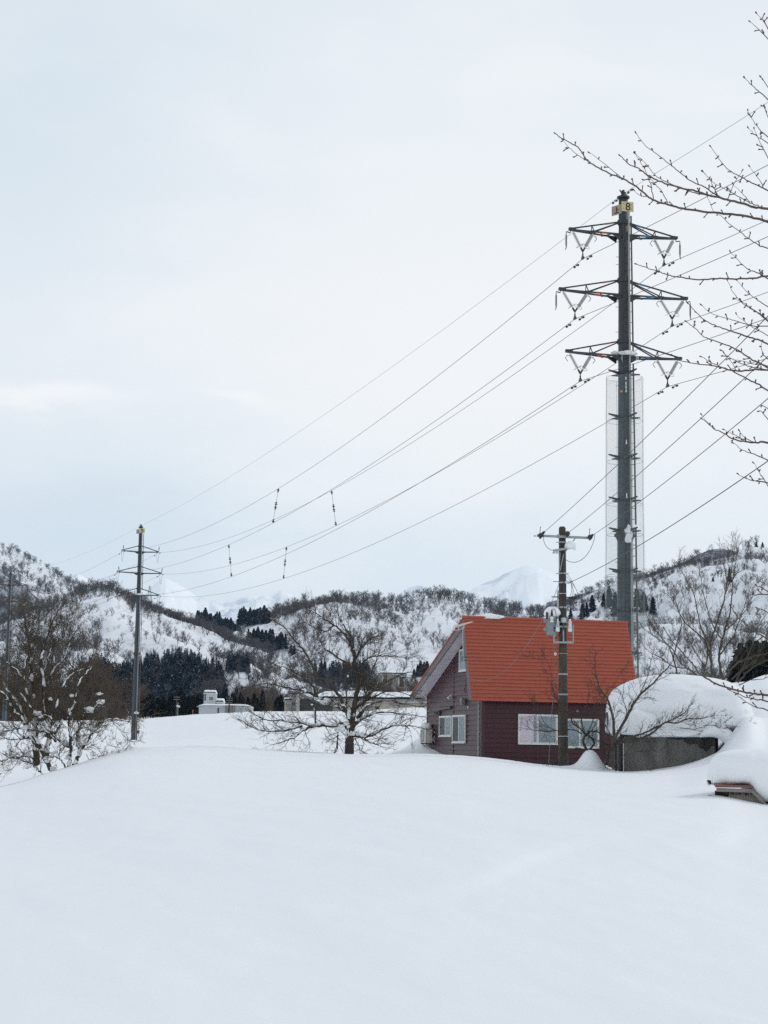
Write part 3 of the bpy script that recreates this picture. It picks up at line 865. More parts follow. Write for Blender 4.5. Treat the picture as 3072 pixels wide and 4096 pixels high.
class Pylon:
    """steel pole pylon; levels given by photo pixel rows so heights are measured, then built as real geometry"""
    def __init__(s, name, x, Y, base_z, top_py, arms, label, A, r_top, r_bot, number=None, style='V', px=None, plate=True, ladder=True, detail=True, group=None):
        s.k = 1.0 if (style == 'V' and detail) else 1.7
        s.c = V((x, Y, 0)); s.A = A.normalized(); s.D = V((-s.A.y, s.A.x, 0))   # D points away down the line
        zz = lambda py: zat(px, py, Y)
        s.zt = zz(top_py); s.zb = base_z; s.style = style
        s.root = thing(name, V((x, Y, base_z)), label, 'pylon', group)
        s.rad = lambda z: r_top + (r_bot - r_top) * max(0, min(1, (s.zt - z) / (s.zt - s.zb)))
        H = s.zt - s.zb
        mb = MB()
        n = 14
        prof = [(-.6, r_bot)]
        zs = [0, H * .18, H * .37, H * .3701, H * .55, H * .70, H * .7001, H * .85, H - .02]
        for k, h in enumerate(zs): prof.append((h, s.rad(s.zb + h)))
        prof.append((H, s.rad(s.zt) * .3))
        mb.lathe(V((x, Y, base_z)), ZX, prof, 18)
        pole = mb.build('pole', STEEL_RUST if detail else STEEL, s.root, smooth=True)
        s.pole = pole
        mb = MB()
        mb.lathe(V((x, Y, s.zt)), ZX, [(-.05, r_top * 1.35), (.05, r_top * 1.4), (.1, r_top * .8), (.2, .12), (.45, .08)], 12)
        for k in range(5): mb.bar(V((x, Y, s.zt + .1)), V((x, Y, s.zt + .42 - .04 * k)) + (s.A * (k - 2) * .13 + s.D * ((k * 7) % 3 - 1) * .1), .05)
        mb.build('top_cap', STEELDK, s.root)
        s.clamp = {}
        s.top = V((x, Y, s.zt + .25))
        if plate:
            num = number
            zc = s.zt - .62
            cp = s.c + ZX * zc - s.D * (s.rad(zc) + .06) + s.A * .13
            ps = 1.0 if detail and style == 'V' else 1.3
            mb = MB(); mb.box(cp, (.72 * ps, .03, .58 * ps), (s.A, s.D, ZX)); pl = mb.build('number_plate', PLATE, s.root)
            mb = MB(); strokes_text(mb, num, cp - s.D * .018 + s.A * .02, s.A, ZX, -s.D, .38 * ps, .065 * ps); mb.build('numeral', BLACK, pl)
            for i in (-1, 1):
                for j in (-1, 1):
                    mb = MB(); mb.lathe(cp - s.D * .014 + s.A * i * .24 + ZX * j * .14, -s.D, [(0, .022), (.02, .012)], 6); mb.build('plate_bolt', BLACK, pl)
            cq = s.c + ZX * (zc - .12) - s.A * (s.rad(zc) + .10) + s.D * .10
            sd2 = (s.D * .62 + s.A * -.35).normalized(); sn = sd2.cross(ZX).normalized()
            if sn.y > 0: sn = -sn
            mb = MB(); mb.box(cq, (.72 * ps, .03, .56 * ps), (sd2, sn, ZX)); pl2 = mb.build('number_plate', PLATEDK, s.root)
            mb = MB(); strokes_text(mb, 'S', cq + sn * .018, -sd2, ZX, sn, .34, .06); mb.build('plate_character', BLACK, pl2)
        for li, (zc_py, zr_py, L_l, L_r) in enumerate(arms):
            zcol, zrt = zz(zc_py), zz(zr_py)
            for z_, w_ in ((zcol, .28), (zrt, .34)):
                mb = MB()
                mb.lathe(s.c + ZX * (z_ - w_ / 2), ZX, [(0, s.rad(z_) + .02), (.02, s.rad(z_) + .07), (w_ - .02, s.rad(z_) + .07), (w_, s.rad(z_) + .02)], 16)
                mb.build('collar', STEELDK, s.root)
            for sd_, L in ((-1, L_l), (1, L_r)):
                s.arm(li, sd_, zcol, zrt, L, detail)
        if ladder:
            s.ladders(detail)

    def arm(s, li, sd_, zcol, zrt, L, detail):
        A = s.A * sd_; D = s.D; c = s.c; r = s.rad(zrt)
        tip = c + A * L + ZX * (zrt + .16)
        mb = MB()
        lo = []
        for k in (-1, 1):
            root = c + A * (r * .8) + D * (.34 * k) + ZX * zrt
            mb.bar(root, tip + D * .05 * k - ZX * .05, .085 * s.k, .085 * s.k)
            lo.append(root)
        mb.bar(c + A * r + ZX * zcol, tip + ZX * .03, .075 * s.k)
        mid = c + A * (L * .58) + ZX * (zrt + .09)
        if s.style == 'V':
            for k in (-1, 1):
                e = mid + D * .17 * k
                mb.bar(c + A * r + ZX * (zcol - .05) + D * .06 * k, e, .06)
            mb.box(mid, (.34, .46, .07), (A, D, ZX))
            mt = c + A * (L * .60) + ZX * (zrt + .16 + (zcol - zrt - .16) * .40 + .03)
            mb.bar(mid - A * .1 + ZX * .03, mt, .045); mb.bar(mid + A * .1 + ZX * .03, mt, .045)
        else:
            mb.box(c + A * (L * .45) + ZX * (zrt + .07), (.3, .32, .06), (A, D, ZX))
        for k in (-1, 1):          # gussets at the pole and bracing between the chords
            mb.prism([lo[0 if k < 0 else 1], lo[0 if k < 0 else 1] + A * .75 + ZX * .05 - D * k * .05, lo[0 if k < 0 else 1] + A * .1 - ZX * .32], D * .02)
        mb.bar(lo[0] + A * .5, lo[1] + A * 1.0, .05); mb.bar(lo[1] + A * .9, lo[0] + A * 1.3, .05)
        mb.box(tip - A * .1, (.40, .20 * s.k, .16 * s.k), (A, D, ZX))
        arm = mb.build('crossarm', STEELDK, s.root)
        bm_ = REDBAND if sd_ < 0 else BLUEBAND
        f0, f1 = (.30, .42)
        for k in (-1, 1):
            e = tip + D * .05 * k - ZX * .05; rt = lo[0 if k < 0 else 1]
            mb = MB(); mb.bar(rt + (e - rt) * f0, rt + (e - rt) * f1, .091 * s.k, .091 * s.k); mb.build('painted_band', bm_, arm)
        if s.style == 'V' and detail:
            a0 = c + A * r + ZX * zcol; mb = MB(); mb.bar(a0 + (tip - a0) * .15, a0 + (tip - a0) * .28, .081); mb.build('painted_band', bm_, arm)
        if s.style == 'V':
            anc1 = tip - A * .12 - ZX * .10; anc2 = c + A * (L * .58) + ZX * (zrt + .02)
            yoke = (anc1 + anc2) / 2 - A * .0 + V((0, 0, -1.08)); yoke.z = zrt - 1.10
            for a_ in (anc1, anc2):
                mb = MB()
                e = yoke + (a_ - yoke).normalized() * .22
                insulator(mb, a_, e, .105)
                mb.build('insulator', INSUL, arm)
            mb = MB()
            for a_ in (anc1, anc2): mb.bar(yoke, yoke + (a_ - yoke).normalized() * .26, .07, .09)
            mb.bar(yoke + ZX * .02, yoke - ZX * .16, .05); mb.lathe(yoke - ZX * .12, -ZX, [(0, .03), (.04, .055), (.08, .03), (.12, .055), (.16, .03), (.26, .035)], 7)
            cl = yoke - ZX * .40
            mb.bar(cl - D * .16, cl + D * .16, .10, .10); mb.ring(yoke - ZX * .33, s.A, ZX, .07, .02, 10)
            mb.build('yoke_clamp', STEELDK, arm)
            mb = MB()
            for a_ in (anc1, anc2):
                ax = (a_ - yoke).normalized(); cc = yoke + ax * .36
                x1 = D; x2 = ax.cross(D).normalized()
                mb.ring(cc, x1, x2, .24, .012)
            mb.build('arcing_ring', BRASS, arm)
            s.clamp[(li, sd_)] = cl - ZX * .03
            if li < 2:          # lightning arrester hung outside the arm tip
                mb = MB(); p0 = tip + A * .02 - ZX * .22; p1 = p0 + A * .24 + ZX * .0
                mb.bar(tip - ZX * .08, p0, .04); mb.bar(p0, p1 + ZX * .05, .05); mb.bar(p1, p1 - ZX * .12, .04)
                mb.build('arrester_bracket', STEELDK, arm)
                mb = MB(); insulator(mb, p1 - ZX * .05, p1 - ZX * .92, .062, .06); mb.bar(p1 - ZX * .9, p1 - ZX * 1.02 + A * .06, .04); mb.build('arrester', INSULDK, arm)
                hs = [anc2]
            else:
                hs = [anc1, anc2]
            for a_ in hs:
                ax = (yoke - a_).normalized(); out_ = (A if a_ is anc1 else -A)
                b = a_ + ax * .22; mb = MB()
                mb.tube([b, b + out_ * .22 + ZX * .05, b + out_ * .34 - ZX * .12, b + out_ * .20 - ZX * .30], .018, 5); mb.bar(b + out_ * .2 + ZX * .05, b + out_ * .34 - ZX * .1, .05, .02)
                mb.build('arcing_horn', STEELDK, arm)
        else:
            for k in (-1, 1):     # strain strings towards each neighbour
                anc = tip - A * .05 + D * .05 * k
                e = anc + D * k * 1.1 - ZX * .22
                mb = MB(); insulator(mb, anc, e, .085, .07); mb.build('strain_insulator', INSUL, arm)
                s.clamp[(li, sd_, k)] = e
            a, b = s.clamp[(li, sd_, -1)], s.clamp[(li, sd_, 1)]
            mb = MB()
            mb.tube([a + (b - a) * t - ZX * (1.6 * (1 - (2 * t - 1) ** 2)) for t in [i / 12 for i in range(13)]], .016, 5); mb.build('jumper', WIRE, arm)
            if li < 2:
                mb = MB(); b0 = tip + A * (.05 if sd_ > 0 else -.25) + ZX * .1; mb.bar(b0, b0 + ZX * .15 + A * .03, .04); mb.lathe(b0 + ZX * .14 + A * .03, ZX + A * .1, [(0, .05), (.05, .07), (.55, .07), (.6, .03)], 8)
                mb.build('arrester', INSULDK, arm)

    def ladders(s, detail):
        A, D, c = s.A, s.D, s.c
        zt, zb = s.zt - 1.15, s.zb + 2.5
        def off(z, a, d): return c + ZX * z + A * a - D * (d)
        def rail(mb, a, d, z0, z1, w, fr=0.0):
            n = 6
            P = [off(z0 + (z1 - z0) * i / n, a + fr * s.rad(z0 + (z1 - z0) * i / n), d + s.rad(z0 + (z1 - z0) * i / n)) for i in range(n + 1)]
            for p, q in zip(P, P[1:]): mb.bar(p, q, w, w)
        ad = 1.0
        mb = MB(); rail(mb, .16, .12, zb - 2, s.zt - .9, .075); rail(mb, .215, .13, zb - 2, s.zt - .9, .03); mb.build('cable_guide', RAIL, s.root)
        mb = MB()
        z = zb
        rail(mb, -.13, .05, zb, zt, .045)
        while z < zt:
            mb.bar(off(z, -.13, s.rad(z) + .05), off(z, .16, s.rad(z) + .06), .022); z += .45
        mb.build('ladder', STEELDK, s.root)
        # side ladder in bolted lengths
        zs = [s.zb + 1.0, s.zb + (s.zt - s.zb) * .405, s.zb + (s.zt - s.zb) * .70, s.zt - .95]
        for i in range(3):
            z0, z1 = zs[i] + .12, zs[i + 1] - .12
            mb = MB()
            rail(mb, .17, -.22, z0, z1, .085, fr=1.0)
            z = z0 + .3
            while z < z1:
                mb.bar(off(z, s.rad(z) * .8, .0), off(z, s.rad(z) + .17, -.22 + s.rad(z)), .028); z += .62
            mb.build('side_rail', BROWNRAIL, s.root)

def line_dir(p, q):
    d = V((q.x - p.x, q.y - p.y, 0)); return d.normalized()

# positions
Y8, Y9, Y10 = 96.0, 282.0, 374.0
P8 = at(2500, 2900, Y8); P9 = at(536, 2950, Y9); P10 = at(15, 2950, Y10)
d89 = line_dir(P8, P9)
P8.x = at(2496, 1500, Y8).x * .5 + at(2502, 2478, Y8).x * .5
A8 = V((d89.y, -d89.x, 0))      # to the right
A8 = V((math.cos(R(13)), math.sin(R(13)), 0))
d910 = line_dir(P9, P10)
A9 = V((math.cos(R(17)), math.sin(R(17)), 0))
A10 = V((math.cos(R(20)), math.sin(R(20)), 0))
T8 = Pylon('steel_pylon', P8.x, Y8, gpt(2500, Y8).z - .4, 791, [(890, 945, 3.2, 3.2), (1122, 1186, 3.8, 3.8), (1367, 1430, 3.4, 3.4)], 'tall dark steel pylon number 8 wrapped in safety netting behind the house', A8, .265, .50, '8', 'V', px=2497)
T9 = Pylon('steel_pylon', P9.x, Y9, ground(P9.x, Y9) - .5, 2108, [(2184, 2208, 2.95, 3.0), (2267, 2293, 3.6, 3.6), (2354, 2381, 3.3, 3.3)], 'steel pylon number 9 standing alone on the snow at left', A9, .30, .52, '9', 'S', px=547)
for k_ in ():
    pass
T10 = Pylon('steel_pylon', P10.x, Y10, ground(P10.x, Y10) - .5, 2296, [(2322, 2340, 3.4, 3.4), (2388, 2405, 4.0, 4.0), (2455, 2472, 3.5, 3.5)], 'farthest steel pylon cut by the left edge behind bare branches', A10, .30, .52, '7', 'V', px=20, plate=False, detail=False)
# pylon arm lengths are per level: filled in by the constructor call above; netting and flange of the near pylon
def netting(T):
    rows_py = [1494, 1668, 1830, 2000, 2122, 2284, 2442, 2613]
    c = T.c; A, D = T.A, T.D
    zs = [zat(2497, y, Y8) for y in rows_py]
    rn = 1.03
    NTH = 90
    z0, z1 = zs[0] - .05, T.zb + 3.0
    zz = list(np.arange(z1, z0, .07))
    mb = MB()
    def P(k, z):
        a = 2 * math.pi * k / NTH
        seg = min(range(len(zs)), key=lambda i: abs(zs[i] - z))
        wob = .035 * noise.noise(V((math.cos(a) * 1.3, math.sin(a) * 1.3, z * .35))) + .02 * math.sin(3 * a + z * .4)
        sag = -.28 * abs(math.sin(2 * a)) if z > z0 - .2 else 0
        rr = rn + wob + (T.zt - z) * .004
        return c + ZX * (z + sag) + (A * math.cos(a) + D * math.sin(a)) * rr
    w = .0024
    for k in range(NTH):
        pts = [P(k, z) for z in zz[::8] + [zz[-1]]]
        for p, q in zip(pts, pts[1:]):
            t = (D * math.cos(2 * math.pi * k / NTH) - A * math.sin(2 * math.pi * k / NTH)) * w
            mb.quadface(p - t, p + t, q + t, q - t)
    for z in zz:
        pts = [P(k, z) for k in range(0, NTH + 1, 3)]
        for p, q in zip(pts, pts[1:]):
            t = ZX * w
            mb.quadface(p - t, q - t, q + t, p + t)
    for a_ in (0, 23, 45, 68):
        mb.tube([P(a_, z) for z in zz[::8]], .012, 4, False)
    net = mb.build('safety_net', NETM, T.root)
    for z in zs:
        for k in range(4):
            a = math.pi / 4 * (2 * k) + R(18)
            d = A * math.cos(a) + D * math.sin(a)
            r = T.rad(z)
            p, q = c + ZX * z + d * (r - .02), c + ZX * (z + .06) + d * (rn + .08)
            sdv = d.cross(ZX) * .05
            mb = MB()
            mb.prism([p - sdv + ZX * .05, p - sdv - ZX * .13, q - sdv * .5 - ZX * .02, q - sdv * .5 + ZX * .04], sdv * 1.6)
            mb.build('net_bracket', STEELDK, T.root)
        mb = MB(); mb.lathe(c + ZX * (z - .09), ZX, [(0, r), (0.01, r + .05), (.17, r + .05), (.18, r)], 16); mb.build('collar', STEELDK, T.root)
        mb = MB()
        mb.ring(c + ZX * (z - .25), A, D, rn - .02, .008, 24); mb.build('net_hoop', STEELDK, T.root)
    # flanged joint
    zf = zat(2497, 2140, Y8)
    mb = MB(); r = T.rad(zf)
    mb.lathe(c + ZX * (zf - .4), ZX, [(0, r), (.28, r + .12), (.30, r + .20), (.44, r + .20), (.46, r + .12), (.75, r)], 18)
    mb.build('flange', STEELDK, T.root)
    for zc, sz in ((zat(2497, 2150, Y8), (.20, .16, .55)), (zat(2497, 1420, Y8), (.48, .44, .12))):
        mb = MB(); mb.blob(c + ZX * zc - D * (T.rad(zc) + .1) + A * .02, sz, 5, .35, 2.4); mb.build('snow_patch', SNOWCAP, T.root, smooth=True)
    for i, py in enumerate((1520, 1540, 1555, 1570, 1775, 1990)):
        zc = zat(2497, py, Y8); mb = MB(); mb.blob(c + ZX * zc - D * (T.rad(zc) + .05) - A * .05, (.04, .05, .12 if i < 4 else .16), i, .4, 2.4, 8, 6); mb.build('snow_patch', SNOWCAP, T.root, smooth=True)
    zc = zat(2497, 1418, Y8)
    for a in (-.52, .52):
        mb = MB(); mb.blob(c + ZX * (zc + .06) + A * a, (.26, .3, .09), 9 if a > 0 else 3, .3, 2.0); mb.build('snow_patch', SNOWCAP, T.root, smooth=True)
    for k, a in enumerate((-.30, -.24, .60, .66, .72)):
        mb = MB(); p = c + ZX * (zc - .1) + A * a - D * .35; mb.tube([p, p - ZX * (.35 + .15 * (k % 3))], [.016, .003], 5); mb.build('icicle', ICE, T.root)
    zc = zat(2497, 1570, Y8); mb = MB(); mb.lathe(c + ZX * zc - D * (T.rad(zc) * .72) - A * (T.rad(zc) * .74), -D - A, [(0, .07), (.02, .07), (.03, .01)], 12); mb.build('warning_disc', mat('amber_disc', (.55, .30, .06), .5), T.root)
    # step bolts
    for py in (1545, 1790, 2250, 1030, 1060, 1230, 1330):
        zc = zat(2497, py, Y8); mb = MB(); mb.tube([c + ZX * zc - A * T.rad(zc), c + ZX * zc - A * (T.rad(zc) + .18)], .014, 5); mb.build('step_bolt', STEELDK, T.root)
netting(T8)
mb = MB()
zf = zat(536, 2615, Y9); r = T9.rad(zf)
mb.lathe(T9.c + ZX * (zf - .4), ZX, [(0, r), (.28, r + .12), (.30, r + .20), (.44, r + .20), (.46, r + .12), (.75, r)], 14); mb.build('flange', STEELDK, T9.root)
for zc, sz in ((zat(536, 2853, Y9), (.45, .3, .25)), (zat(541, 2378, Y9), (.6, .5, .14))):
    mb = MB(); mb.blob(T9.c + ZX * zc - T9.D * (T9.rad(zc) + .05) + T9.A * .1, sz, 6, .3, 2.2, 12, 8); mb.build('snow_patch', SNOWCAP, T9.root, smooth=True)
mb = MB(); zc = zat(536, 2928, Y9); mb.box(T9.c + ZX * zc + T9.A * .7, (.35, .3, .5), (T9.A, T9.D, ZX)); mb.build('control_box', GREYMETAL, T9.root)
mb = MB(); zc = zat(536, 2928, Y9); mb.box(T9.c + ZX * zc - T9.A * .25 - T9.D * .52, (.3, .02, .3), (T9.A, T9.D, ZX)); mb.build('red_notice', REDBAND, T9.root)

# ------------------------------------------------------------------ conductors
def sagline(p, q, sag, n=48):
    return [p + (q - p) * t - ZX * (sag * 4 * t * (1 - t)) for t in [i / n for i in range(n + 1)]]
def wire(name, p, q, sag, r, label, group, cat='power line', dampers=(), n=48):
    pts = sagline(p, q, sag, n)
    mb = MB(); mb.tube(pts, r, 5)
    o = mb.build(name, WIRE, None, origin=p)
    tag(o, label, cat, group)
    L = (q - p).length
    for d in dampers:
        t = d / L if d > 0 else 1 + d / L
        c = p + (q - p) * t - ZX * (sag * 4 * t * (1 - t))
        ax = (q - p).normalized()
        mb = MB()
        b = c - ZX * .11
        mb.bar(c, b, .04); mb.tube([b - ax * .24, b + ax * .24], .012, 5)
        mb.lathe(b - ax * .32, ax, [(0, .03), (.02, .065), (.12, .065), (.16, .02)], 8); mb.lathe(b + ax * .32, -ax, [(0, .03), (.02, .065), (.12, .065), (.16, .02)], 8)
        mb.build('vibration_damper', STEELDK, o)
    return o, pts
LV = ['upper', 'middle', 'lower']
SPANS = {}
sag89, sag78 = 3.85, 3.7
d78 = (P8 - P9); d78.z = 0; d78.normalize()
T7off = V((52, -176, 0))
for li in range(3):
    for sd_ in (-1, 1):
        side = 'left' if sd_ < 0 else 'right'
        a = T8.clamp[(li, sd_)]
        b = T9.clamp[(li, sd_, -1)]
        SPANS[(li, sd_)] = (a, b, sag89)
        wire('conductor', a, b, sag89, .016, f'{LV[li]} {side} conductor sagging from netted pylon 8 down to pylon 9', 'conductors between pylons 8 and 9', dampers=(.95, -1.0))
        q = a + T7off + ZX * 1.0
        wire('conductor', a, q, sag78, .016, f'{LV[li]} {side} conductor running from netted pylon 8 out over the right edge', 'conductors from pylon 8 towards the viewer', dampers=(.95,))
        b2 = T9.clamp[(li, sd_, 1)]; e = T10.clamp[(li, sd_)]
        wire('conductor', b2, e, 1.9, .015, f'{LV[li]} {side} conductor from pylon 9 to the farthest pylon', 'conductors between pylon 9 and the farthest pylon', n=24, dampers=(1.2,))
        if (li, sd_) == (0, -1): SPANS['910'] = (b2, e, 1.9)
wire('ground_wire', T8.top, T9.top, 1.65, .010, 'thin earth wire between the tops of pylons 8 and 9', 'earth wires', dampers=(1.2,))
wire('ground_wire', T8.top, T8.top + T7off + ZX, 2.2, .010, 'thin earth wire from the top of pylon 8 past the cherry twigs', 'earth wires', dampers=(.95,))
wire('ground_wire', T9.top, T10.top, 1.5, .008, 'thin earth wire from pylon 9 to the farthest pylon', 'earth wires', n=24)

def on_span(key, px):
    a, b, sag = SPANS[key]
    lo, hi = 0., 1.
    for _ in range(30):
        t = (lo + hi) / 2
        p = a + (b - a) * t - ZX * (sag * 4 * t * (1 - t))
        if proj(p)[0] > px: lo = t
        else: hi = t
    return p
def spacer(k1, k2, x1, x2, label):
    p, q = on_span(k1, x1), on_span(k2, x2)
    o = thing('phase_spacer', q, label, 'line spacer', 'phase spacers hanging between conductors')
    m = (p + q) / 2; ax = (q - p).normalized()
    for a, b in ((p, m), (m, q)):
        mb = MB(); mb.tube([a + ax * .1, b - ax * .1], .034, 7); mb.build('rod', INSUL, o)
    for c in (p, m, q):
        mb = MB()
        for s_ in ((-1, 1) if c is m else ((1,) if c is p else (-1,))):
            mb.lathe(c, ax * s_, [(0, .05), (.1, .05), (.12, .13), (.2, .13), (.22, .05), (.30, .05), (.32, .11), (.36, .11), (.38, .03)], 8)
        mb.build('end_fitting', STEELDK, o)
spacer((0, -1), (1, -1), 1114, 1092, 'grey phase spacer leaning between the two upper left conductors')
spacer((0, 1), (1, 1), 1326, 1344, 'grey phase spacer hanging below the upper right conductor')
spacer((1, -1), (2, -1), 915, 926, 'grey phase spacer nearest pylon 9, low left in the span')
spacer((1, 1), (2, 1), 1146, 1134, 'grey phase spacer above the spreading tree, low in the span')
mb = MB(); a, b, sg = SPANS['910']; p = a + (b - a) * .62 - ZX * (1.9 * 4 * .62 * .38)
q = p - ZX * 3.6 - V((.5, 0, 0))
o = thing('phase_spacer', q, 'small phase spacer hanging before the left hillside ridge', 'line spacer', 'phase spacers hanging between conductors')
mb.tube([p, q], .045, 6); mb.build('rod', INSUL, o)
for c in (p, (p + q) / 2, q):
    mb = MB(); mb.lathe(c + ZX * .15, -ZX, [(0, .05), (.05, .16), (.25, .16), (.3, .05)], 8); mb.build('end_fitting', STEELDK, o)
# ------------------------------------------------------------------ concrete utility pole in front of the house
POLE = mat('mossy_concrete', (.032, .028, .022), .9, col2=(.085, .074, .058), vscale=5, stretch=(1, 1, .3), bump=.2, bscale=40)
CERAM = mat('white_porcelain', (.72, .72, .70), .3)
TANK = mat('transformer_grey', (.22, .26, .28), .5, var=.06)
BLUEINK = mat('navy_paint', (.01, .02, .07), .5)
YP = 64.0
pb = gpt(2254, YP, -.4)
ptop = at(2249, 2112, YP)
tilt = ptop - at(2254, 3066, YP)
pole = thing('utility_pole', V((pb.x, YP, pb.z)), 'mossy concrete utility pole with a crossarm in front of the house', 'utility pole')
def PP(py, dx=0.0, dy=0.0):       # point on the pole axis at photo row py, shifted sideways/forward in metres
    z = zat(2252, py, YP)
    t = (z - pb.z) / (ptop.z - pb.z)
    return V((pb.x + (ptop.x - pb.x) * t + dx, YP + dy, z))
def pr_(py): return .185 - (.185 - .128) * (zat(2252, py, YP) - pb.z) / (ptop.z - pb.z)
mb = MB(); n_ = 14
zs_ = [pb.z + (ptop.z - pb.z) * k / n_ for k in range(n_ + 1)]
mb.tube([pb + (V((ptop.x, YP, ptop.z)) - pb) * (k / n_) for k in range(n_ + 1)] + [V((ptop.x, YP, ptop.z + .05))], [.185 - .057 * k / n_ for k in range(n_ + 1)] + [.09], 16)
mb.build('shaft', POLE, pole, smooth=False)
def band(py, w=.06, m=GALV, ears=True):
    mb = MB(); r = pr_(py)
    mb.lathe(PP(py) - ZX * w / 2, ZX, [(0, r), (.001, r + .014), (w, r + .014), (w + .001, r)], 16)
    if ears: mb.tube([PP(py, -(r + .11)), PP(py, r + .11)], .012, 5)
    mb.build('band', m, pole)
for py in (2170, 2294, 2331, 2430, 2489, 2697, 2778): band(py, ears=py in (2170, 2294))
band(2375, .02, WHITEPL, False); band(2615, .02, GALV, False); band(2945, .02, WHITEPL, False)
ar0, ar1 = PP(2149.5, -.97, -.19), PP(2149.5, 1.0, -.19)
ar1.z -= .03; ar0.z += .03
mb = MB(); mb.bar(ar0, ar1, .085, .085); arm_ = mb.build('crossarm', GALV, pole)
mb = MB(); mb.lathe(ar0 - V((.08, .05, .02)), V((0, -1, 0)), [(0, .035), (.02, .035)], 8); mb.build('end_cap', GALV, arm_)
mb = MB(); mb.lathe(ar1 + V((.03, -.05, -.05)), V((0, -1, 0)), [(0, .035), (.02, .035)], 8); mb.build('end_cap', GALV, arm_)
mb = MB(); mb.bar(PP(2149, .50, -.17), PP(2205, .12, -.15), .05, .04); mb.build('brace', GALV, pole)
mb = MB(); mb.bar(PP(2155, -.16, -.2), PP(2140, -.16, -.2), .10, .10); mb.box(PP(2149, 0, -.15), (.30, .10, .09)); mb.build('arm_clamp', GALV, pole)
# strain insulators (at the ends and the middle), dark with pale sheds
WS = [((2160, 2144), (2864, 1500), (3072, 1264)), ((2268, 2136), (2872, 1614), (3072, 1425)), ((2358, 2150), (2872, 1764), (3072, 1594))]
cat_ends = []
for k, ((x0, y0), a, b) in enumerate(WS):
    p0 = at(x0, y0, YP - .25)
    far = at(b[0], b[1], 33.0)
    d = (far - p0).normalized()
    mb = MB(); mb.lathe(p0, d, [(0, .03), (.04, .035), (.05, .085), (.10, .09), (.13, .05), (.16, .10), (.22, .09), (.26, .04), (.42, .03)], 9)
    mb.bar(p0 - ZX * .06, p0 + d * .2 - ZX * .04, .06, .10); mb.bar(p0 + d * .25 + ZX * .05, p0 + d * .42, .04, .05)
    if k != 1: mb.tube([p0 + ZX * .05, p0 + d * .05 + ZX * .26, p0 + d * .1 + ZX * .33, p0 + d * .16 + ZX * .30], .012, 5)
    mb.build('strain_insulator', mat('dark_insulator_cover', (.03, .028, .027), .5), pole)
    cat_ends.append(p0 + d * .42)
    mb = MB()
    s0 = p0 + d * .42
    ext = far + (far - s0).normalized() * 60
    # each wire runs on past the camera to the next pole
    L = (ext - s0).length
    pts = [s0 + (ext - s0) * t - ZX * (.9 * 4 * t * (1 - t)) for t in [i / 60 for i in range(61)]]
    # keep the drawn tension line through the far pixel
    tt = (far - s0).length / L; corr = .9 * 4 * tt * (1 - tt)
    pts = [p + ZX * (corr * t / tt) for p, t in zip(pts, [i / 60 for i in range(61)])]
    mb.tube(pts, .0095, 5)
    o = mb.build('overhead_wire', WIRE, None, origin=s0)
    tag(o, ['overhead wire rising from the left end of the utility pole crossarm', 'overhead wire rising from the top of the utility pole', 'overhead wire rising from the right end of the utility pole crossarm'][k], 'power line', 'wires from the utility pole')
    if k != 1:
        for j in range(3):
            c = s0 + d * (.06 + .27 * j); mb = MB(); mb.lathe(c - d * .07, d, [(0, .015), (.03, .05 if j < 2 else .04), (.11, .055 if j < 2 else .04), (.15, .015)], 8); 
            if j < 2: mb.box(c - ZX * .05, (.05, .05, .10))
            mb.build('wire_cover', BLACK, o)
# low-voltage line to the right
p0 = at(2262, 2330, YP - .15); b = at(3072, 1844, 33.0); d = (b - p0).normalized(); s0 = at(2290, 2325, YP - .5)
mb = MB(); ext = b + (b - s0) * 1.6; L_ = 60
tt = (b - s0).length / (ext - s0).length; corr = 1.0 * 4 * tt * (1 - tt)
mb.tube([s0 + (ext - s0) * t - ZX * (1.0 * 4 * t * (1 - t)) + ZX * (corr * t / tt) for t in [i / L_ for i in range(L_ + 1)]], .011, 5)
o = mb.build('overhead_wire', WIRE, None, origin=s0)
tag(o, 'low overhead wire leaving the utility pole halfway up towards the right edge', 'power line', 'wires from the utility pole')
mb = MB(); mb.lathe(p0, (s0 - p0), [(0, .03), (.05, .06), (.1, .07), (.14, .035), (.3, .03)], 8); mb.build('strain_insulator', CERAM, pole)
mb = MB(); mb.bar(PP(2329, .08, -.14), s0, .035); mb.bar(PP(2334, .1, -.16), PP(2330, .28, -.2), .05, .07); mb.build('wire_grip', BLACK, pole)
# loops and leads
def lead(pts, r=.010, parent=pole, m=WIRE):
    mb = MB()
    P = [V(p) for p in pts]
    out_ = []
    for i in range(len(P) - 1):     # catmull-rom
        a, b_, c, d_ = P[max(0, i - 1)], P[i], P[i + 1], P[min(len(P) - 1, i + 2)]
        for k in range(6):
            t = k / 6
            out_.append(.5 * ((2 * b_) + (c - a) * t + (2 * a - 5 * b_ + 4 * c - d_) * t * t + (3 * b_ - a - 3 * c + d_) * t ** 3))
    out_.append(P[-1])
    mb.tube(out_, r, 5); return mb.build('jumper_lead', m, parent)
yy = YP - .25
lead([at(2175, 2143, yy), at(2175, 2163, yy), at(2184, 2184, yy), at(2200, 2198, yy), at(2225, 2205, yy)])
lead([at(2379, 2136, yy - .3), at(2376, 2160, yy - .2), at(2360, 2200, yy), at(2335, 2232, yy), at(2306, 2248, yy), at(2280, 2247, yy), at(2262, 2238, yy)])
lead([at(2268, 2296, yy), at(2280, 2312, yy), at(2293, 2335, yy), at(2309, 2368, yy), at(2314, 2380, yy), at(2312, 2392, yy)], .008)
lead([at(2284, 2330, yy), at(2287, 2350, yy), at(2286, 2368, yy), at(2280, 2384, yy)], .010)
lead([at(2284, 2330, yy), at(2291, 2352, yy), at(2293, 2365, yy), at(2290, 2385, yy)], .010)
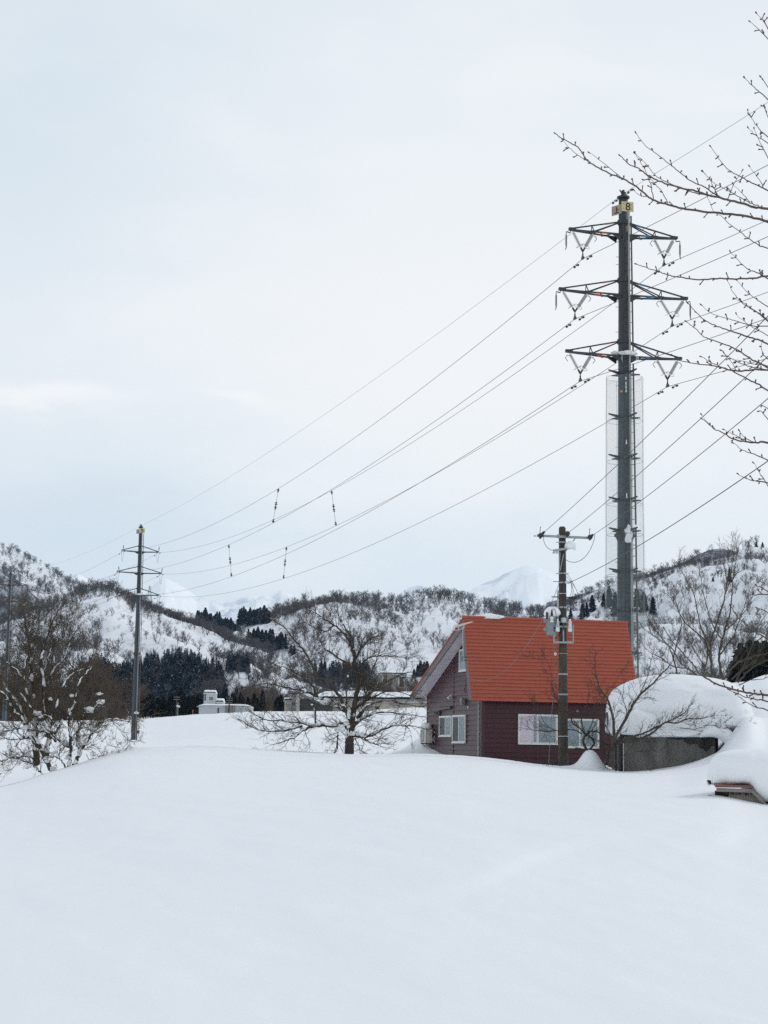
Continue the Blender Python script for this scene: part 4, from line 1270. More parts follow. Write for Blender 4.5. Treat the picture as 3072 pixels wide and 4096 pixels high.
lead([at(2266, 2306, yy), at(2290, 2335, yy), at(2308, 2365, yy), at(2310, 2385, yy)], .008)
lead([PP(2180, .02, -.16), PP(2300, .0, -.17), PP(2420, .02, -.17), PP(2480, 0, -.18)], .014)
lead([PP(2170, -.06, -.16), PP(2240, -.09, -.17), PP(2290, -.12, -.16)], .010)
mb = MB(); mb.box(at(2291, 2391, yy), (.30, .10, .07)); mb.bar(PP(2389, .1, -.1), at(2280, 2389, yy), .03)
for k in range(3): mb.box(at(2282 + 9 * k, 2395, yy), (.06, .11, .06))
mb.build('junction_box', BLACK, pole)
mb = MB(); mb.bar(PP(2389, -.1, -.1), PP(2389, -.42, -.1), .035); mb.build('step_bar', mat('moss_green_bar', (.07, .09, .035), .7), pole)
mb = MB(); mb.bar(PP(2328, -.1, -.12), PP(2328, -.36, -.12), .022); mb.build('step_bar', DARKGREY, pole)
mb = MB(); mb.tube([PP(2363, -.17, -.05), PP(2480, -.185, -.05)], .042, 8); mb.build('cable_conduit', PIPEW, pole)
for k, py in enumerate((2640, 2755, 2850)):
    mb = MB(); mb.tube([PP(py, .13), PP(py, .32)], .012, 5); mb.build('step_bolt', DARKGREY, pole); mb = MB(); mb.tube([PP(py + 20, -.13), PP(py + 20, -.30)], .012, 5); mb.build('step_bolt', DARKGREY, pole)
# snowed-up switch below the crossarm
sw = thing('pole_switch', PP(2205, .12, -.35), 'small pole switch under a round snow cap below the crossarm', 'switch')
mb = MB(); mb.bar(PP(2206, -.30, -.22), PP(2194, .28, -.30), .09, .08); mb.bar(PP(2200, -.34, -.24), PP(2215, -.34, -.24), .05, .05); mb.bar(PP(2215, -.40, -.24), PP(2215, -.12, -.2), .03)
mb.bar(PP(2198, -.25, -.24), PP(2216, -.22, -.24), .04); mb.build('bracket', GALV, sw)
mb = MB(); mb.lathe(PP(2188, .06, -.30), V((1, .1, -.05)), [(0, .05), (.03, .11), (.06, .07), (.09, .11), (.12, .12), (.2, .12)], 10); mb.build('bushing', CERAM, sw)
mb = MB(); mb.blob(PP(2185, .28, -.34), (.20, .2, .165), 11, .10, 1.6, flat=-.75); mb.blob(PP(2198, .42, -.34), (.05, .06, .09), 8, .2, 1.6, 8, 6); mb.build('snow_cap', SNOWCAP, sw, smooth=True)
mb = MB(); mb.bar(PP(2212, -.10, -.16), PP(2298, -.15, -.14), .03); mb.bar(PP(2220, .02, -.17), PP(2285, -.10, -.17), .03); mb.build('stay_strut', GALV, sw)

# transformer hung on the left of the pole
tcx = at(2207, 2507, YP - .1)
TR_ = thing('transformer', tcx - ZX * .35, 'grey transformer numbered 5 under a snow cap on the utility pole', 'transformer')
mb = MB(); mb.lathe(tcx - ZX * .32, ZX, [(0, .17), (.02, .20), (.60, .20), (.63, .18), (.66, .1)], 20); mb.build('tank', TANK, TR_, smooth=False)
for dz in (.22, -.10):
    mb = MB(); mb.box(tcx + V((-.24, -.02, dz)), (.11, .12, .13)); mb.build('lug', TANK, TR_)
mb = MB(); strokes_text(mb, '5', tcx + V((.09, -.185, -.10)), V((.90, .43, 0)).normalized(), ZX, V((.43, -.90, 0)).normalized(), .145, .024); mb.build('numeral', BLUEINK, TR_)
for dx, h in ((-.02, 1), (-.20, 0)):
    mb = MB(); c0 = tcx + V((dx, -.24, .14 + .12 * (1 - h)))
    if h:
        mb.lathe(c0, ZX, [(0, .05), (.02, .07), (.05, .075), (.07, .045), (.11, .045), (.13, .07), (.20, .07), (.23, .03)], 10)
        mb.build('bushing', CERAM, TR_); mb = MB()
        mb.tube([c0 + ZX * .22, c0 + ZX * .30, c0 + ZX * .48], [.03, .045, .022], 7); mb.build('bushing_cover', BLACK, TR_)
    else:
        mb.tube([c0, c0 + ZX * .10, c0 + ZX * .26], [.035, .045, .04], 8); mb.build('bushing_cover', BLACK, TR_)
mb = MB(); mb.blob(tcx + V((.02, 0, .52)), (.30, .27, .24), 13, .10, 1.5, flat=-.6); mb.build('snow_cap', SNOWCAP, TR_, smooth=True)
lead([tcx + V((-.02, -.26, .60)), tcx + V((.05, -.3, .64)), tcx + V((.12, -.3, .5)), tcx + V((.16, -.28, .1)), tcx + V((.22, -.26, -.02))], .010, TR_)
lead([tcx + V((-.15, -.12, -.34)), tcx + V((0, -.15, -.42)), tcx + V((.18, -.15, -.39)), tcx + V((.3, -.15, -.22))], .010, TR_)
# rack with two cut-out fuses and an arrester
rk = thing('fuse_rack', PP(2571, 0, -.2), 'steel rack carrying white fuse cutouts beside the transformer', 'fuse rack')
mb = MB()
mb.bar(PP(2571, -.36, -.22), PP(2571, .37, -.22), .06, .07)
for dx in (-.34, .0, .36): mb.bar(PP(2571, dx, -.23), PP(2507 if dx else 2507, dx, -.23), .05, .05)
mb.bar(PP(2508, -.52, -.22), PP(2508, .38, -.22), .05, .06); mb.bar(PP(2574, -.36, -.24), PP(2540, -.36, -.24), .07, .03); mb.bar(PP(2574, .36, -.24), PP(2500, .36, -.24), .07, .03)
mb.build('frame', GALV, rk)
for dx in (-.22, .235):
    mb = MB(); b0 = PP(2529, dx, -.30)
    mb.lathe(b0, ZX, [(0, .075), (.12, .08), (.13, .06), (.16, .09), (.18, .055), (.21, .085), (.23, .055), (.30, .055), (.32, .085), (.34, .05), (.37, .075), (.39, .04), (.46, .03), (.48, .01)], 10); mb.build('cutout_fuse', CERAM, rk)
mb = MB(); b0 = PP(2494, .0, -.32); mb.lathe(b0, ZX, [(0, .03), (.03, .07), (.10, .10), (.13, .075), (.16, .10), (.19, .06), (.20, .01)], 12); mb.build('arrester', mat('pale_blue_porcelain', (.45, .55, .60), .3), rk)
mb = MB(); mb.bar(PP(2496, 0, -.32), PP(2522, 0, -.30), .05, .05); mb.bar(PP(2480, -.1, -.18), PP(2470, .1, -.18), .06, .1); mb.build('arrester_stem', DARKGREY, rk)
# service drop to the gable and the stay wire down to the snow
hb_ = HP(-.07, *gb_(1872, 2712))
s0 = PP(2331, -.16, -.05)
mid = at(1905, 2722, HP(-.2, -.3, 0).y - .6)
def curvewire(name, pts, r, label, m=WIRE, group=None):
    mb = MB(); P = [V(p) for p in pts]; o_ = []
    for i in range(len(P) - 1):
        a, b_, c, d_ = P[max(0, i - 1)], P[i], P[i + 1], P[min(len(P) - 1, i + 2)]
        for k in range(8):
            t = k / 8
            o_.append(.5 * ((2 * b_) + (c - a) * t + (2 * a - 5 * b_ + 4 * c - d_) * t * t + (3 * b_ - a - 3 * c + d_) * t ** 3))
    o_.append(P[-1]); mb.tube(o_, r, 5)
    o = mb.build(name, m, None, origin=P[0]); tag(o, label, 'wire', group); return o
GREYW = mat('grey_wire', (.20, .19, .22), .6)
D_ = [(2238, 2330, 64), (2205, 2412, 64.4), (2165, 2487, 65), (2120, 2563, 66), (2070, 2630, 67), (2020, 2683, 68), (1965, 2714, 68.6), (1920, 2722, 69), (1885, 2716, 69.3)]
curvewire('service_wire', [at(*q_) for q_ in D_] + [hb_], .009, 'grey service wire dipping across the red roof to the gable', GREYW)
curvewire('service_wire', [PP(2580, -.14, -.1), at(2222, 2600, 64), at(2221, 2690, 64.2), at(2212, 2800, 64.5), at(2202, 2920, 64.3), gpt(2194, 63.3, -.05)], .011, 'thin stay wire hanging beside the utility pole down to the snow', GREYW)
q0 = at(2222, 2616, 63.9); ins = MB(); ins.lathe(q0 - ZX * .06, ZX, [(0, .02), (.02, .045), (.10, .045), (.12, .02)], 9)
tag(ins.build('stay_insulator', CERAM, None, origin=q0), 'small white egg shaped insulator on the stay wire', 'insulator')
# ------------------------------------------------------------------ concrete garage under a huge snow cap, and the buried lean-to
CONC = mat('stained_concrete', (.062, .058, .053), .9, col2=(.20, .19, .175), vscale=1.3, stretch=(1.6, 1.6, .7), contrast=(.30, .75), bump=.25, bscale=12)
SOOT = mat('black_weathering', (.016, .015, .014), .95, col2=(.05, .046, .042), vscale=2.6, stretch=(2.2, 2.2, .5), contrast=(.35, .7))
YG = 61.0
def CN(px, py, dy=0.0): return at(px, py, YG + dy)
c0, c1 = CN(2497, 2946), CN(2861, 2948)
gz = 1.0
garage = thing('concrete_garage', V(((c0.x + c1.x) / 2, YG + 2, gz)), 'grimy concrete garage wall under an enormous snow cap', 'garage')
mb = MB(); wt = c0.z
X0, X1 = c0.x, c1.x
mb.box(((X0 + X1) / 2, YG + .12, (wt + gz) / 2 - .3), (X1 - X0, .24, wt - gz + .6)); mb.build('front_wall', CONC, garage)
# damp black bands at the top right of the wall, hanging down in tongues
for i, (a, b, d) in enumerate(((2670, 2735, 12), (2735, 2800, 34), (2790, 2858, 58))):
    P0, P1 = CN(a, 2949), CN(b, 2949)
    mb = MB(); n = 12; top = []; bot = []
    for k in range(n + 1):
        t = k / n; x = P0.x + (P1.x - P0.x) * t
        dd = d / FPX * YG * (.45 + .75 * abs(noise.noise(V((x * 3.1, 5, i)))) + .3 * math.sin(math.pi * t))
        top.append(V((x, YG - .003 - .002 * i, wt - .004))); bot.append(V((x, YG - .003 - .002 * i, wt - dd)))
    for k in range(n): mb.quadface(top[k], bot[k], bot[k + 1], top[k + 1])
    mb.build('damp_stain', SOOT, garage)
mb = MB(); mb.box((X1 + .10, YG + 1.2, (wt + gz) / 2), (.16, 1.6, wt - gz)); mb.box((X1 - .012, YG - .012, (wt + gz) / 2), (.03, .02, wt - gz - .04)); mb.build('side_wall', SOOT, garage)
mb = MB(); mb.box((X0 + .02, YG + 1.5, (wt + gz) / 2), (.2, 2.5, wt - gz)); mb.build('side_wall', CONC, garage)
mb = MB(); mb.box(((X0 + X1) / 2, YG + 1.6, wt + .05), (X1 - X0 + .15, 3.2, .09)); mb.build('roof_slab', SOOT, garage)
mb = MB(); mb.box((X0 - .13, YG + .25, (wt + gz) / 2), (.03, .4, wt - gz)); mb.box((X0 - .25, YG + .35, (wt + gz) / 2), (.06, .1, wt - gz)); mb.build('dark_opening', BLACK, garage)
mb = MB(); mb.tube([V((X0 - .035, YG - .03, gz)), V((X0 - .035, YG - .03, wt - .1))], .018, 6); mb.build('drain_pipe', PIPEW, garage)

# snow cap lofted from its outline
prof = [(2428, 2850), (2431, 2815), (2438, 2785), (2455, 2760), (2485, 2740), (2520, 2722), (2560, 2708), (2610, 2700), (2670, 2698), (2730, 2699), (2790, 2703), (2850, 2712), (2900, 2724), (2940, 2742), (2968, 2765), (2985, 2795), (2998, 2830), (3010, 2858)]
pX = np.array([CN(p[0], 2850, 1.3).x for p in prof]); pZ = np.array([zat(float(p[0]), float(p[1]), YG + 1.3) for p in prof])
nx, nph = 190, 110
xs = pX[0] + (pX[-1] - pX[0]) * (.5 - .5 * np.cos(np.linspace(0, math.pi, nx)))
VV = []
zb0 = wt + .02
for i, x in enumerate(xs):
    zt_ = float(np.interp(x, pX, pZ))
    s = (x - pX[0]) / (pX[-1] - pX[0])
    wdt = 1.9 * max(.10, (1 - abs(2 * s - 1) ** 3.0)) ** .55
    zlow = zb0 + (.30 * max(0, (s - .70) / .30) ** 1.1) + .05 * noise.noise(V((x * 1.5, 1, 1))) + (.35 * max(0, (.12 - s) / .12) - .25 * max(0, min(1, (.30 - s) / .1)))
    for j in range(nph):
        a = 2 * math.pi * j / nph            # 0 front bottom, going up over the top to the back
        ca, sa = math.cos(a), math.sin(a)
        ex = .72
        yy_ = -math.copysign(abs(ca) ** ex, ca) * wdt
        zz_ = math.copysign(abs(sa) ** (.80 if sa > 0 else .5), sa)
        ht = max(.1, zt_ - zlow)
        z = zlow + ht * (.30 + .70 * zz_) if sa > 0 else zlow + ht * .30 * (1 + zz_)
        fr = (z - zlow) / ht
        y = YG + 1.35 + yy_
        if yy_ < 0:                              # leaning, bedded front face with an undercut
            q = V((x * .55, z * 1.9, 3.0))
            und = max(0, .45 - fr) / .45
            y += .62 * und * (.55 + .5 * noise.noise(V((x * .5, 2, 7)))) + .26 * noise.fractal(q, 1, 2.2, 5) * (1 - .3 * fr) + .05 * noise.noise(V((x * 4, z * 5, 2))) * max(0, .7 - fr)
            y += .09 * math.sin(z * 9 + 1.2 * noise.noise(V((x * .7, 0, 1))) * 3) * max(0, .8 - fr) * max(0, noise.noise(V((x * .4, z, 4))) + .3)
            z += .05 * noise.noise(V((x * 1.8, z * 2, 5))) * (1 - fr)
        z += .05 * noise.noise(V((x * .6, y * .6, 9)))
        VV.append((x, y, z))
idx = np.arange(nx * nph).reshape(nx, nph); nxt = np.roll(idx, -1, axis=1)
FF = np.stack([idx[:-1], nxt[:-1], nxt[1:], idx[1:]], -1).reshape(-1, 4)
BIGSNOW = snow_material('drift_snow', .6, 3.5, (.865, .88, .895))
cap = npmesh('snow_mound', np.array(VV), FF, BIGSNOW, True, origin=(float((X0 + X1) / 2), YG + 1.3, float(zb0)))
tag(cap, 'enormous rounded snow cap piled over the concrete garage', 'snow mound')
def lump(c, rad, seed, label, amp=.16, fr=1.3, flat=-.6, nu=40, nv=26):
    mb = MB(); mb.blob(c, rad, seed, amp, fr, nu, nv, flat)
    o = mb.build('snow_lump', BIGSNOW, None, origin=c, smooth=True); tag(o, label, 'snow lump'); return o
lump(CN(2552, 2898, -.35), (.74, .62, .56), 21, 'rounded snow lump hanging over the left end of the garage wall', .12, 1.1)
lump(CN(2690, 2937, .12), (1.05, .34, .16), 22, 'ragged snow ledge along the top of the garage wall', .3, 1.8)
lump(CN(2600, 2935, -.02), (.55, .30, .18), 27, 'small snow sag dripping over the garage wall edge', .3, 1.7)
# hooked cornice at the right end: a bent tube of snow
mb = MB()
hk = [CN(2795, 2948, -.05), CN(2820, 2932, -.1), CN(2860, 2924, -.1), CN(2895, 2932, -.1), CN(2918, 2955, -.12), CN(2926, 2985, -.15)]
mb.tube(hk, [.03, .15, .22, .27, .27, .12], 14)
o = mb.build('snow_cornice', BIGSNOW, None, origin=hk[2], smooth=True); tag(o, 'hooked snow cornice curling past the right corner of the garage wall', 'snow cornice')
ms = o.modifiers.new('s', 'SUBSURF'); ms.levels = 2; ms.render_levels = 2

# buried lean-to at the right edge
SHRED = mat('faded_red_sheet', (.19, .075, .068), .6, var=.12, vscale=6)
OLDWOOD = mat('grey_old_wood', (.16, .145, .125), .9, col2=(.30, .28, .25), vscale=5, stretch=(.6, 3, 8))
DARKWOOD = mat('dark_wood', (.035, .024, .018), .9, var=.2)
CORR = mat('corrugated_sheet', (.30, .285, .24), .6, var=.1, vscale=4)
YS = 40.0
def SN(px, py, dy=0.0): return at(px, py, YS + dy)
a0, a1 = SN(2862, 3140), SN(3008, 3142)
lean = thing('lean_to_shed', V((a1.x, YS + .6, .7)), 'small shed corner with red roof edge and corrugated wall buried in snow', 'shed')
mb = MB(); mb.prism([a0 + V((0, 0, .0)), a1 + V((0, 0, 0)), a1 + V((.9, 1.5, .12)), a0 + V((.2, 1.6, .12))], -ZX * .055); mb.build('roof_edge', SHRED, lean)
mb = MB(); mb.box((a0 + a1) / 2 + V((.02, .05, -.115)), (a1.x - a0.x - .02, .04, .085), (V((1, 0, -.015)).normalized(), V((0, 1, 0)), ZX)); mb.build('fascia_board', OLDWOOD, lean)
mb = MB(); mb.prism([a1 + V((.0, .02, -.06)), a1 + V((.42, .02, -.50)), a1 + V((.42, .02, -.56)), a1 + V((.0, .02, -.17))], V((0, .05, 0))); mb.build('barge_board', OLDWOOD, lean)
for k in range(5):
    x = a0.x + .18 + k * .155
    mb = MB(); mb.prism([V((x, YS + .08, a0.z - .15)), V((x + .11, YS + .08, a0.z - .15)), V((x + .11, YS + .08, a0.z - .225))], V((0, .5, 0))); mb.build('rafter', DARKWOOD, lean)
mb = MB()
x = a0.x + .36
while x < a1.x + .9:
    top = a0.z - .14 - max(0, x - a1.x) * .9
    mb.tube([V((x, YS + .22, top)), V((x, YS + .22, .2))], .019, 6, False); x += .038
mb.build('corrugated_wall', CORR, lean)
mb = MB(); mb.box((a0.x + .34, YS + .55, a0.z - .45), (.5, .03, .62)); mb.box((a1.x + .05, YS + .9, a0.z - .65), (1.9, .8, .8)); mb.build('dark_interior', DARKWOOD, lean)
# its snow cap
prof = [(2836, 3120), (2838, 3085), (2845, 3055), (2860, 3030), (2885, 3012), (2920, 3002), (2970, 2996), (3030, 2994), (3100, 2996), (3200, 3004), (3300, 3030), (3370, 3080), (3400, 3150)]
pX = np.array([SN(p[0], 3050, .8).x for p in prof]); pZ = np.array([zat(float(p[0]), float(p[1]), YS + .8) for p in prof])
nx, nph = 90, 56
xs = pX[0] + (pX[-1] - pX[0]) * (.5 - .5 * np.cos(np.linspace(0, math.pi, nx)))
VV = []
for i, x in enumerate(xs):
    zt_ = float(np.interp(x, pX, pZ)); s = (x - pX[0]) / (pX[-1] - pX[0])
    wdt = 1.0 * max(.08, (1 - abs(2 * s - 1) ** 4)) ** .5
    # the bottom line: hangs low at the left, rests on the red roof, slides down past the barge board on the right
    pxx = proj(V((x, YS - .1, a0.z)))[0]
    lowpy = np.interp(pxx, [2836, 2850, 2862, 2868, 3004, 3012, 3030, 3050, 3072, 3200], [3160, 3178, 3172, 3143, 3142, 3152, 3181, 3199, 3209, 3240])
    zlow = zat(float(pxx), float(lowpy), YS - .1)
    for j in range(nph):
        a = 2 * math.pi * j / nph; ca, sa = math.cos(a), math.sin(a)
        yy_ = -math.copysign(abs(ca) ** .6, ca) * wdt
        zz_ = math.copysign(abs(sa) ** .7, sa)
        ht = max(.05, zt_ - zlow)
        z = zlow + ht * (.42 + .58 * zz_) if sa > 0 else zlow + ht * .42 * (1 + zz_)
        fr = (z - zlow) / ht; y = YS + .85 + yy_
        if yy_ < 0:
            y += -.03 + .05 * noise.fractal(V((x * 2.2, z * 2.2, 1)), 1, 2, 4) * (1.3 - fr)
            z += .02 * noise.noise(V((x * 9, z * 2, 5))) * (1 - fr)
        VV.append((x, y, z))
idx = np.arange(nx * nph).reshape(nx, nph); nxt = np.roll(idx, -1, axis=1)
FF = np.stack([idx[:-1], nxt[:-1], nxt[1:], idx[1:]], -1).reshape(-1, 4)
cap2 = npmesh('snow_mound', np.array(VV), FF, BIGSNOW, True, origin=(float(a1.x), YS + .8, float(a1.z)))
tag(cap2, 'thick smooth snow cap on the buried red edged shed', 'snow mound')
# ------------------------------------------------------------------ buildings and small posts beyond the embankment
PALE = mat('pale_painted_wall', (.52, .55, .58), .7, var=.04); BEIGE = mat('beige_wall', (.42, .39, .33), .8, var=.05); CHAR = mat('charcoal_wall', (.045, .045, .05), .7, var=.1)
GREYW2 = mat('mid_grey_wall', (.16, .16, .17), .7, var=.05); BROWNP = mat('brownish_panel', (.26, .25, .23), .7, var=.06); DWIN = mat('dark_window', (.02, .025, .03), .25)
def bbox(name, x0, x1, y0, y1, Y, dep, m, parent, dy=0.0, down=0.0):
    p, q = at(x0, y1, Y), at(x1, y0, Y)
    mb = MB(); mb.box(((p.x + q.x) / 2, Y + dy + dep / 2, (p.z + q.z) / 2 - down / 2), (q.x - p.x, dep, q.z - p.z + down)); return mb.build(name, m, parent)
def snowroof(x0, x1, y0, y1, Y, dep, parent, dy=0.0, seed=1, name='roof_snow'):
    p, q = at(x0, y1, Y), at(x1, y0, Y)
    nx_, ny_ = 26, 8
    vs, fs = [], []
    for j in range(ny_ + 1):
        for i in range(nx_ + 1):
            s, t = i / nx_, j / ny_
            e = min(1, min(s, 1 - s) * 9) ** .5 * min(1, min(t + .04, 1 - t) * 5) ** .5
            vs.append((p.x + (q.x - p.x) * s, Y + dy + dep * t - .15, p.z + (q.z - p.z) * e * (1 + .12 * noise.noise(V((s * 6, t * 2, seed))))))
    b0 = len(vs)
    for j in range(ny_):
        for i in range(nx_): a = j * (nx_ + 1) + i; fs.append((a, a + 1, a + nx_ + 2, a + nx_ + 1))
    mb = MB(); mb.v = vs; mb.f = fs
    mb.box(((p.x + q.x) / 2, Y + dy + dep / 2 - .15, p.z - .05), (q.x - p.x, dep, .08))
    return mb.build(name, SNOWCAP, parent, smooth=True)
Yb = 412.0
b = thing('lookout_building', at(900, 2858, Yb), 'white low building with a round capped lookout tower', 'building')
bbox('wall', 795, 1003, 2824, 2858, Yb, 9, PALE, b, 0, 1.5); snowroof(788, 1006, 2817, 2826, Yb, 9, b, -.3, 2)
bbox('tower', 811, 861, 2770, 2824, Yb, 3.0, PALE, b, 2)
t_ = snowroof(810, 863, 2759, 2772, Yb, 3.2, b, 1.9, 3, 'tower_snow')
w_ = bbox('window', 831, 852, 2784, 2803, Yb, .12, WHITEPL, b, 1.9); bbox('pane', 833, 850, 2786, 2801, Yb, .06, mat('brown_tinted_pane', (.20, .17, .16), .3), w_, 1.86)
for k in range(3): bbox('window', 814, 821, 2776 + k * 9, 2783 + k * 9, Yb, .06, DWIN, b, 1.95)
bbox('annex', 862, 892, 2806, 2824, Yb, 4, PALE, b, 1.5); snowroof(860, 894, 2793, 2808, Yb, 4, b, 1.2, 4)
bbox('door', 870, 876, 2832, 2856, Yb, .1, DWIN, b, -.12, 1); bbox('panel_screen', 904, 944, 2822, 2855, Yb, .3, BROWNP, b, -2, 1.5)
for k in range(5): bbox('screen_post', 905 + k * 9, 906.5 + k * 9, 2820, 2855, Yb, .1, DARKGREY, b, -2.15, 1.5)
b = thing('gable_hall', at(1190, 2845, 405), 'charcoal hall with a slanting porch roof behind the spreading tree', 'building')
bbox('wall', 1198, 1330, 2795, 2850, 405, 12, CHAR, b, 1, 2)
bbox('pillar', 1167, 1182, 2776, 2846, 405, 1.6, GREYW2, b, -.5, 2); bbox('pillar_face', 1182, 1199, 2776, 2846, 405, 1.2, BEIGE, b, -.3, 2)
mb = MB(); p0, p1, p2 = at(1152, 2766, 405), at(1185, 2762, 405), at(1285, 2812, 405)
mb.prism([p0, p1, p2, p2 - ZX * .5, p1 - ZX * .55, p0 - ZX * .3], V((0, 12, 0))); mb.build('porch_roof', GREYW2, b)
mb = MB(); mb.prism([p1 + ZX * .05, p1 + ZX * .5 + V((2, 0, 0)), p2 + ZX * .5, p2 + ZX * .05], V((0, 12, 0))); mb.build('roof_snow', SNOWCAP, b)
w_ = bbox('side_wing', 1134, 1167, 2800, 2846, 405, 8, BEIGE, b, 3, 2); snowroof(1131, 1169, 2787, 2802, 405, 8, b, 2.6, 5)
for k in range(3): bbox('window', 1169 + 4.5 * k, 1171.5 + 4.5 * k, 2808, 2822, 405, .1, DWIN, b, -.62)
b = thing('long_store', at(1600, 2842, 400), 'long beige store with deep roof snow left of the house', 'building')
bbox('wall', 1250, 1745, 2800, 2850, 408, 14, BEIGE, b, 0, 3); snowroof(1240, 1752, 2768, 2803, 408, 15, b, -.5, 6)
bbox('eave', 1245, 1748, 2799, 2805, 408, .5, BROWNP, b, -.5)
for x0, x1, y0, y1 in ((1370, 1392, 2826, 2838), (1500, 1516, 2827, 2838), (1560, 1610, 2812, 2822), (1415, 1425, 2826, 2838)):
    f_ = bbox('window', x0, x1, y0, y1, 408, .12, GREYW2, b, -.13); bbox('pane', x0 + 1, x1 - 1, y0 + 1, y1 - 1, 408, .05, DWIN if x0 != 1560 else BROWNP, f_, -.19)
b = thing('hillside_house', at(1565, 2752, 520), 'beige two storey house with a dark window column behind the spreading tree', 'house')
bbox('wall', 1512, 1626, 2694, 2752, 520, 9, BROWNP, b, 0, 9); snowroof(1508, 1630, 2684, 2696, 520, 9.5, b, -.3, 7)
f_ = bbox('window', 1594, 1618, 2704, 2750, 520, .12, WHITEPL, b, -.12); bbox('pane', 1597, 1615, 2707, 2748, 520, .06, DWIN, f_, -.2)
f_ = bbox('window', 1530, 1550, 2712, 2735, 520, .12, WHITEPL, b, -.12); bbox('pane', 1532, 1548, 2714, 2733, 520, .06, DWIN, f_, -.2)
b = thing('board_hut', at(388, 2872, 402), 'low grey board hut behind the snow laden bush', 'hut')
bbox('wall', 352, 423, 2832, 2880, 402, 5, BROWNP, b, 0, 1); snowroof(348, 427, 2822, 2834, 402, 5, b, -.2, 8)
for k in range(3): bbox('batten', 352, 423, 2840 + 12 * k, 2842 + 12 * k, 402, .08, GREYW2, b, -.09)
bbox('corner_post', 400, 408, 2830, 2880, 402, .2, DARKGREY, b, -.3, 1)
# lattice radio mast
Ym = 430
p = at(1232, 2790, Ym)
b = thing('lattice_mast', p, 'thin lattice radio mast seen through the spreading tree', 'mast')
mb = MB(); zt_ = zat(1232, 2600, Ym); z0 = p.z - 3; hw = .62
for sx in (-1, 1):
    for sy in (-1, 1): mb.bar((p.x + sx * hw, Ym + sy * hw, z0), (p.x + sx * hw * .8, Ym + sy * hw * .8, zt_), .09)
z = z0; k = 0
while z < zt_ - 1:
    for sy in (-1, 1):
        mb.bar((p.x - hw * (-1) ** k, Ym + sy * hw, z), (p.x + hw * (-1) ** k, Ym + sy * hw, z + 1.1), .05); mb.bar((p.x - hw, Ym + sy * hw, z), (p.x + hw, Ym + sy * hw, z), .05)
    z += 1.1; k += 1
mb.build('lattice', GREYMETAL, b)
mb = MB(); mb.box((p.x, Ym, zat(1232, 2668, Ym)), (1.9, 1.9, .12)); mb.build('platform', GREYMETAL, b)
mb = MB(); mb.box((p.x, Ym, zat(1232, 2601, Ym)), (1.5, 1.5, .15)); mb.tube([V((p.x, Ym, zt_)), V((p.x, Ym, zt_ + 1.6))], .04, 5); mb.build('aerial_head', GREYMETAL, b)
# distant poles and markers
for px, yt, yb_, lab in ((705, 2784, 2856, 'short leaning utility pole beside pylon 9 in front of the dark cedars'), (915, 2788, 2855, 'small utility pole with several crossarms beside the lookout building')):
    p = at(px, yb_, 404); q = at(px + 3, yt, 404)
    b = thing('far_utility_pole', p, lab, 'utility pole', 'far utility poles')
    mb = MB(); mb.tube([p - ZX, q], [.20, .13], 8); mb.build('shaft', POLE, b)
    for k in range(2 if px < 800 else 3):
        mb = MB(); c = q - ZX * (.25 + .55 * k); mb.bar(c - V((.75, 0, 0)), c + V((.75, 0, 0)), .1); mb.build('crossarm', GREYMETAL, b)
b = thing('road_mirror_sign', at(714, 2855, 400), 'small pale sign board on a post near pylon 9', 'sign')
mb = MB(); p = at(711, 2856, 400); mb.tube([p - ZX, p + ZX * 2.6], .06, 6); mb.build('post', GALV, b)
mb = MB(); c = at(713, 2825, 400); mb.box(c, (.8, .06, .45), (V((1, 0, -.3)).normalized(), V((0, 1, 0)), V((.3, 0, 1)).normalized())); mb.build('board', WHITEPL, b)
for px, py, c_ in ((771, 2848, 'between pylon 9 and the lookout building'),):
    p = at(px, py + 8, 398); b = thing('snow_pole', p, 'orange roadside snow marker ' + c_, 'marker post')
    mb = MB(); mb.tube([p - ZX * .5, p + ZX * .5], .06, 6); mb.build('post', GREYMETAL, b)
    mb = MB(); mb.tube([p + ZX * .5, p + ZX * .95], .075, 6); mb.build('reflector', mat('orange_plastic', (.7, .16, .02), .5), b)
p = at(3068, 2728, 195); b = thing('yellow_sign', p, 'small yellow sign standing on the far right snow bank', 'sign')
mb = MB(); mb.tube([p - ZX, p + ZX * .3], .04, 6); mb.build('post', GALV, b)
mb = MB(); mb.box(p + ZX * .38, (.42, .04, .34)); mb.build('board', mat('yellow_sign_paint', (.75, .42, .02), .5), b)
# tiny lattice pylon on the mountain
Yl = 3200; p = at(597, 2405, Yl); zt_ = zat(597, 2338, Yl); h = zt_ - p.z
b = thing('lattice_pylon', p, 'tiny lattice pylon on the ridge just right of pylon 9', 'pylon')
mb = MB()
def lw(t): return 4.2 * (1 - t) ** 1.3 + .7
for sx in (-1, 1):
    for sy in (-1, 1):
        for k in range(8):
            t0, t1 = k / 8, (k + 1) / 8
            mb.bar((p.x + sx * lw(t0), Yl + sy * lw(t0), p.z + h * t0 - 2), (p.x + sx * lw(t1), Yl + sy * lw(t1), p.z + h * t1 - 2), .5)
for k in range(8):
    t0, t1 = k / 8, (k + 1) / 8
    mb.bar((p.x - lw(t0), Yl, p.z + h * t0 - 2), (p.x + lw(t1), Yl, p.z + h * t1 - 2), .3); mb.bar((p.x + lw(t0), Yl, p.z + h * t0 - 2), (p.x - lw(t1), Yl, p.z + h * t1 - 2), .3)
mb.build('lattice', GREYMETAL, b)
for t in (.62, .75, .88):
    mb = MB(); z = p.z + h * t - 2; mb.bar((p.x - 4.2, Yl, z), (p.x + 4.2, Yl, z), .45); mb.build('crossarm', GREYMETAL, b)
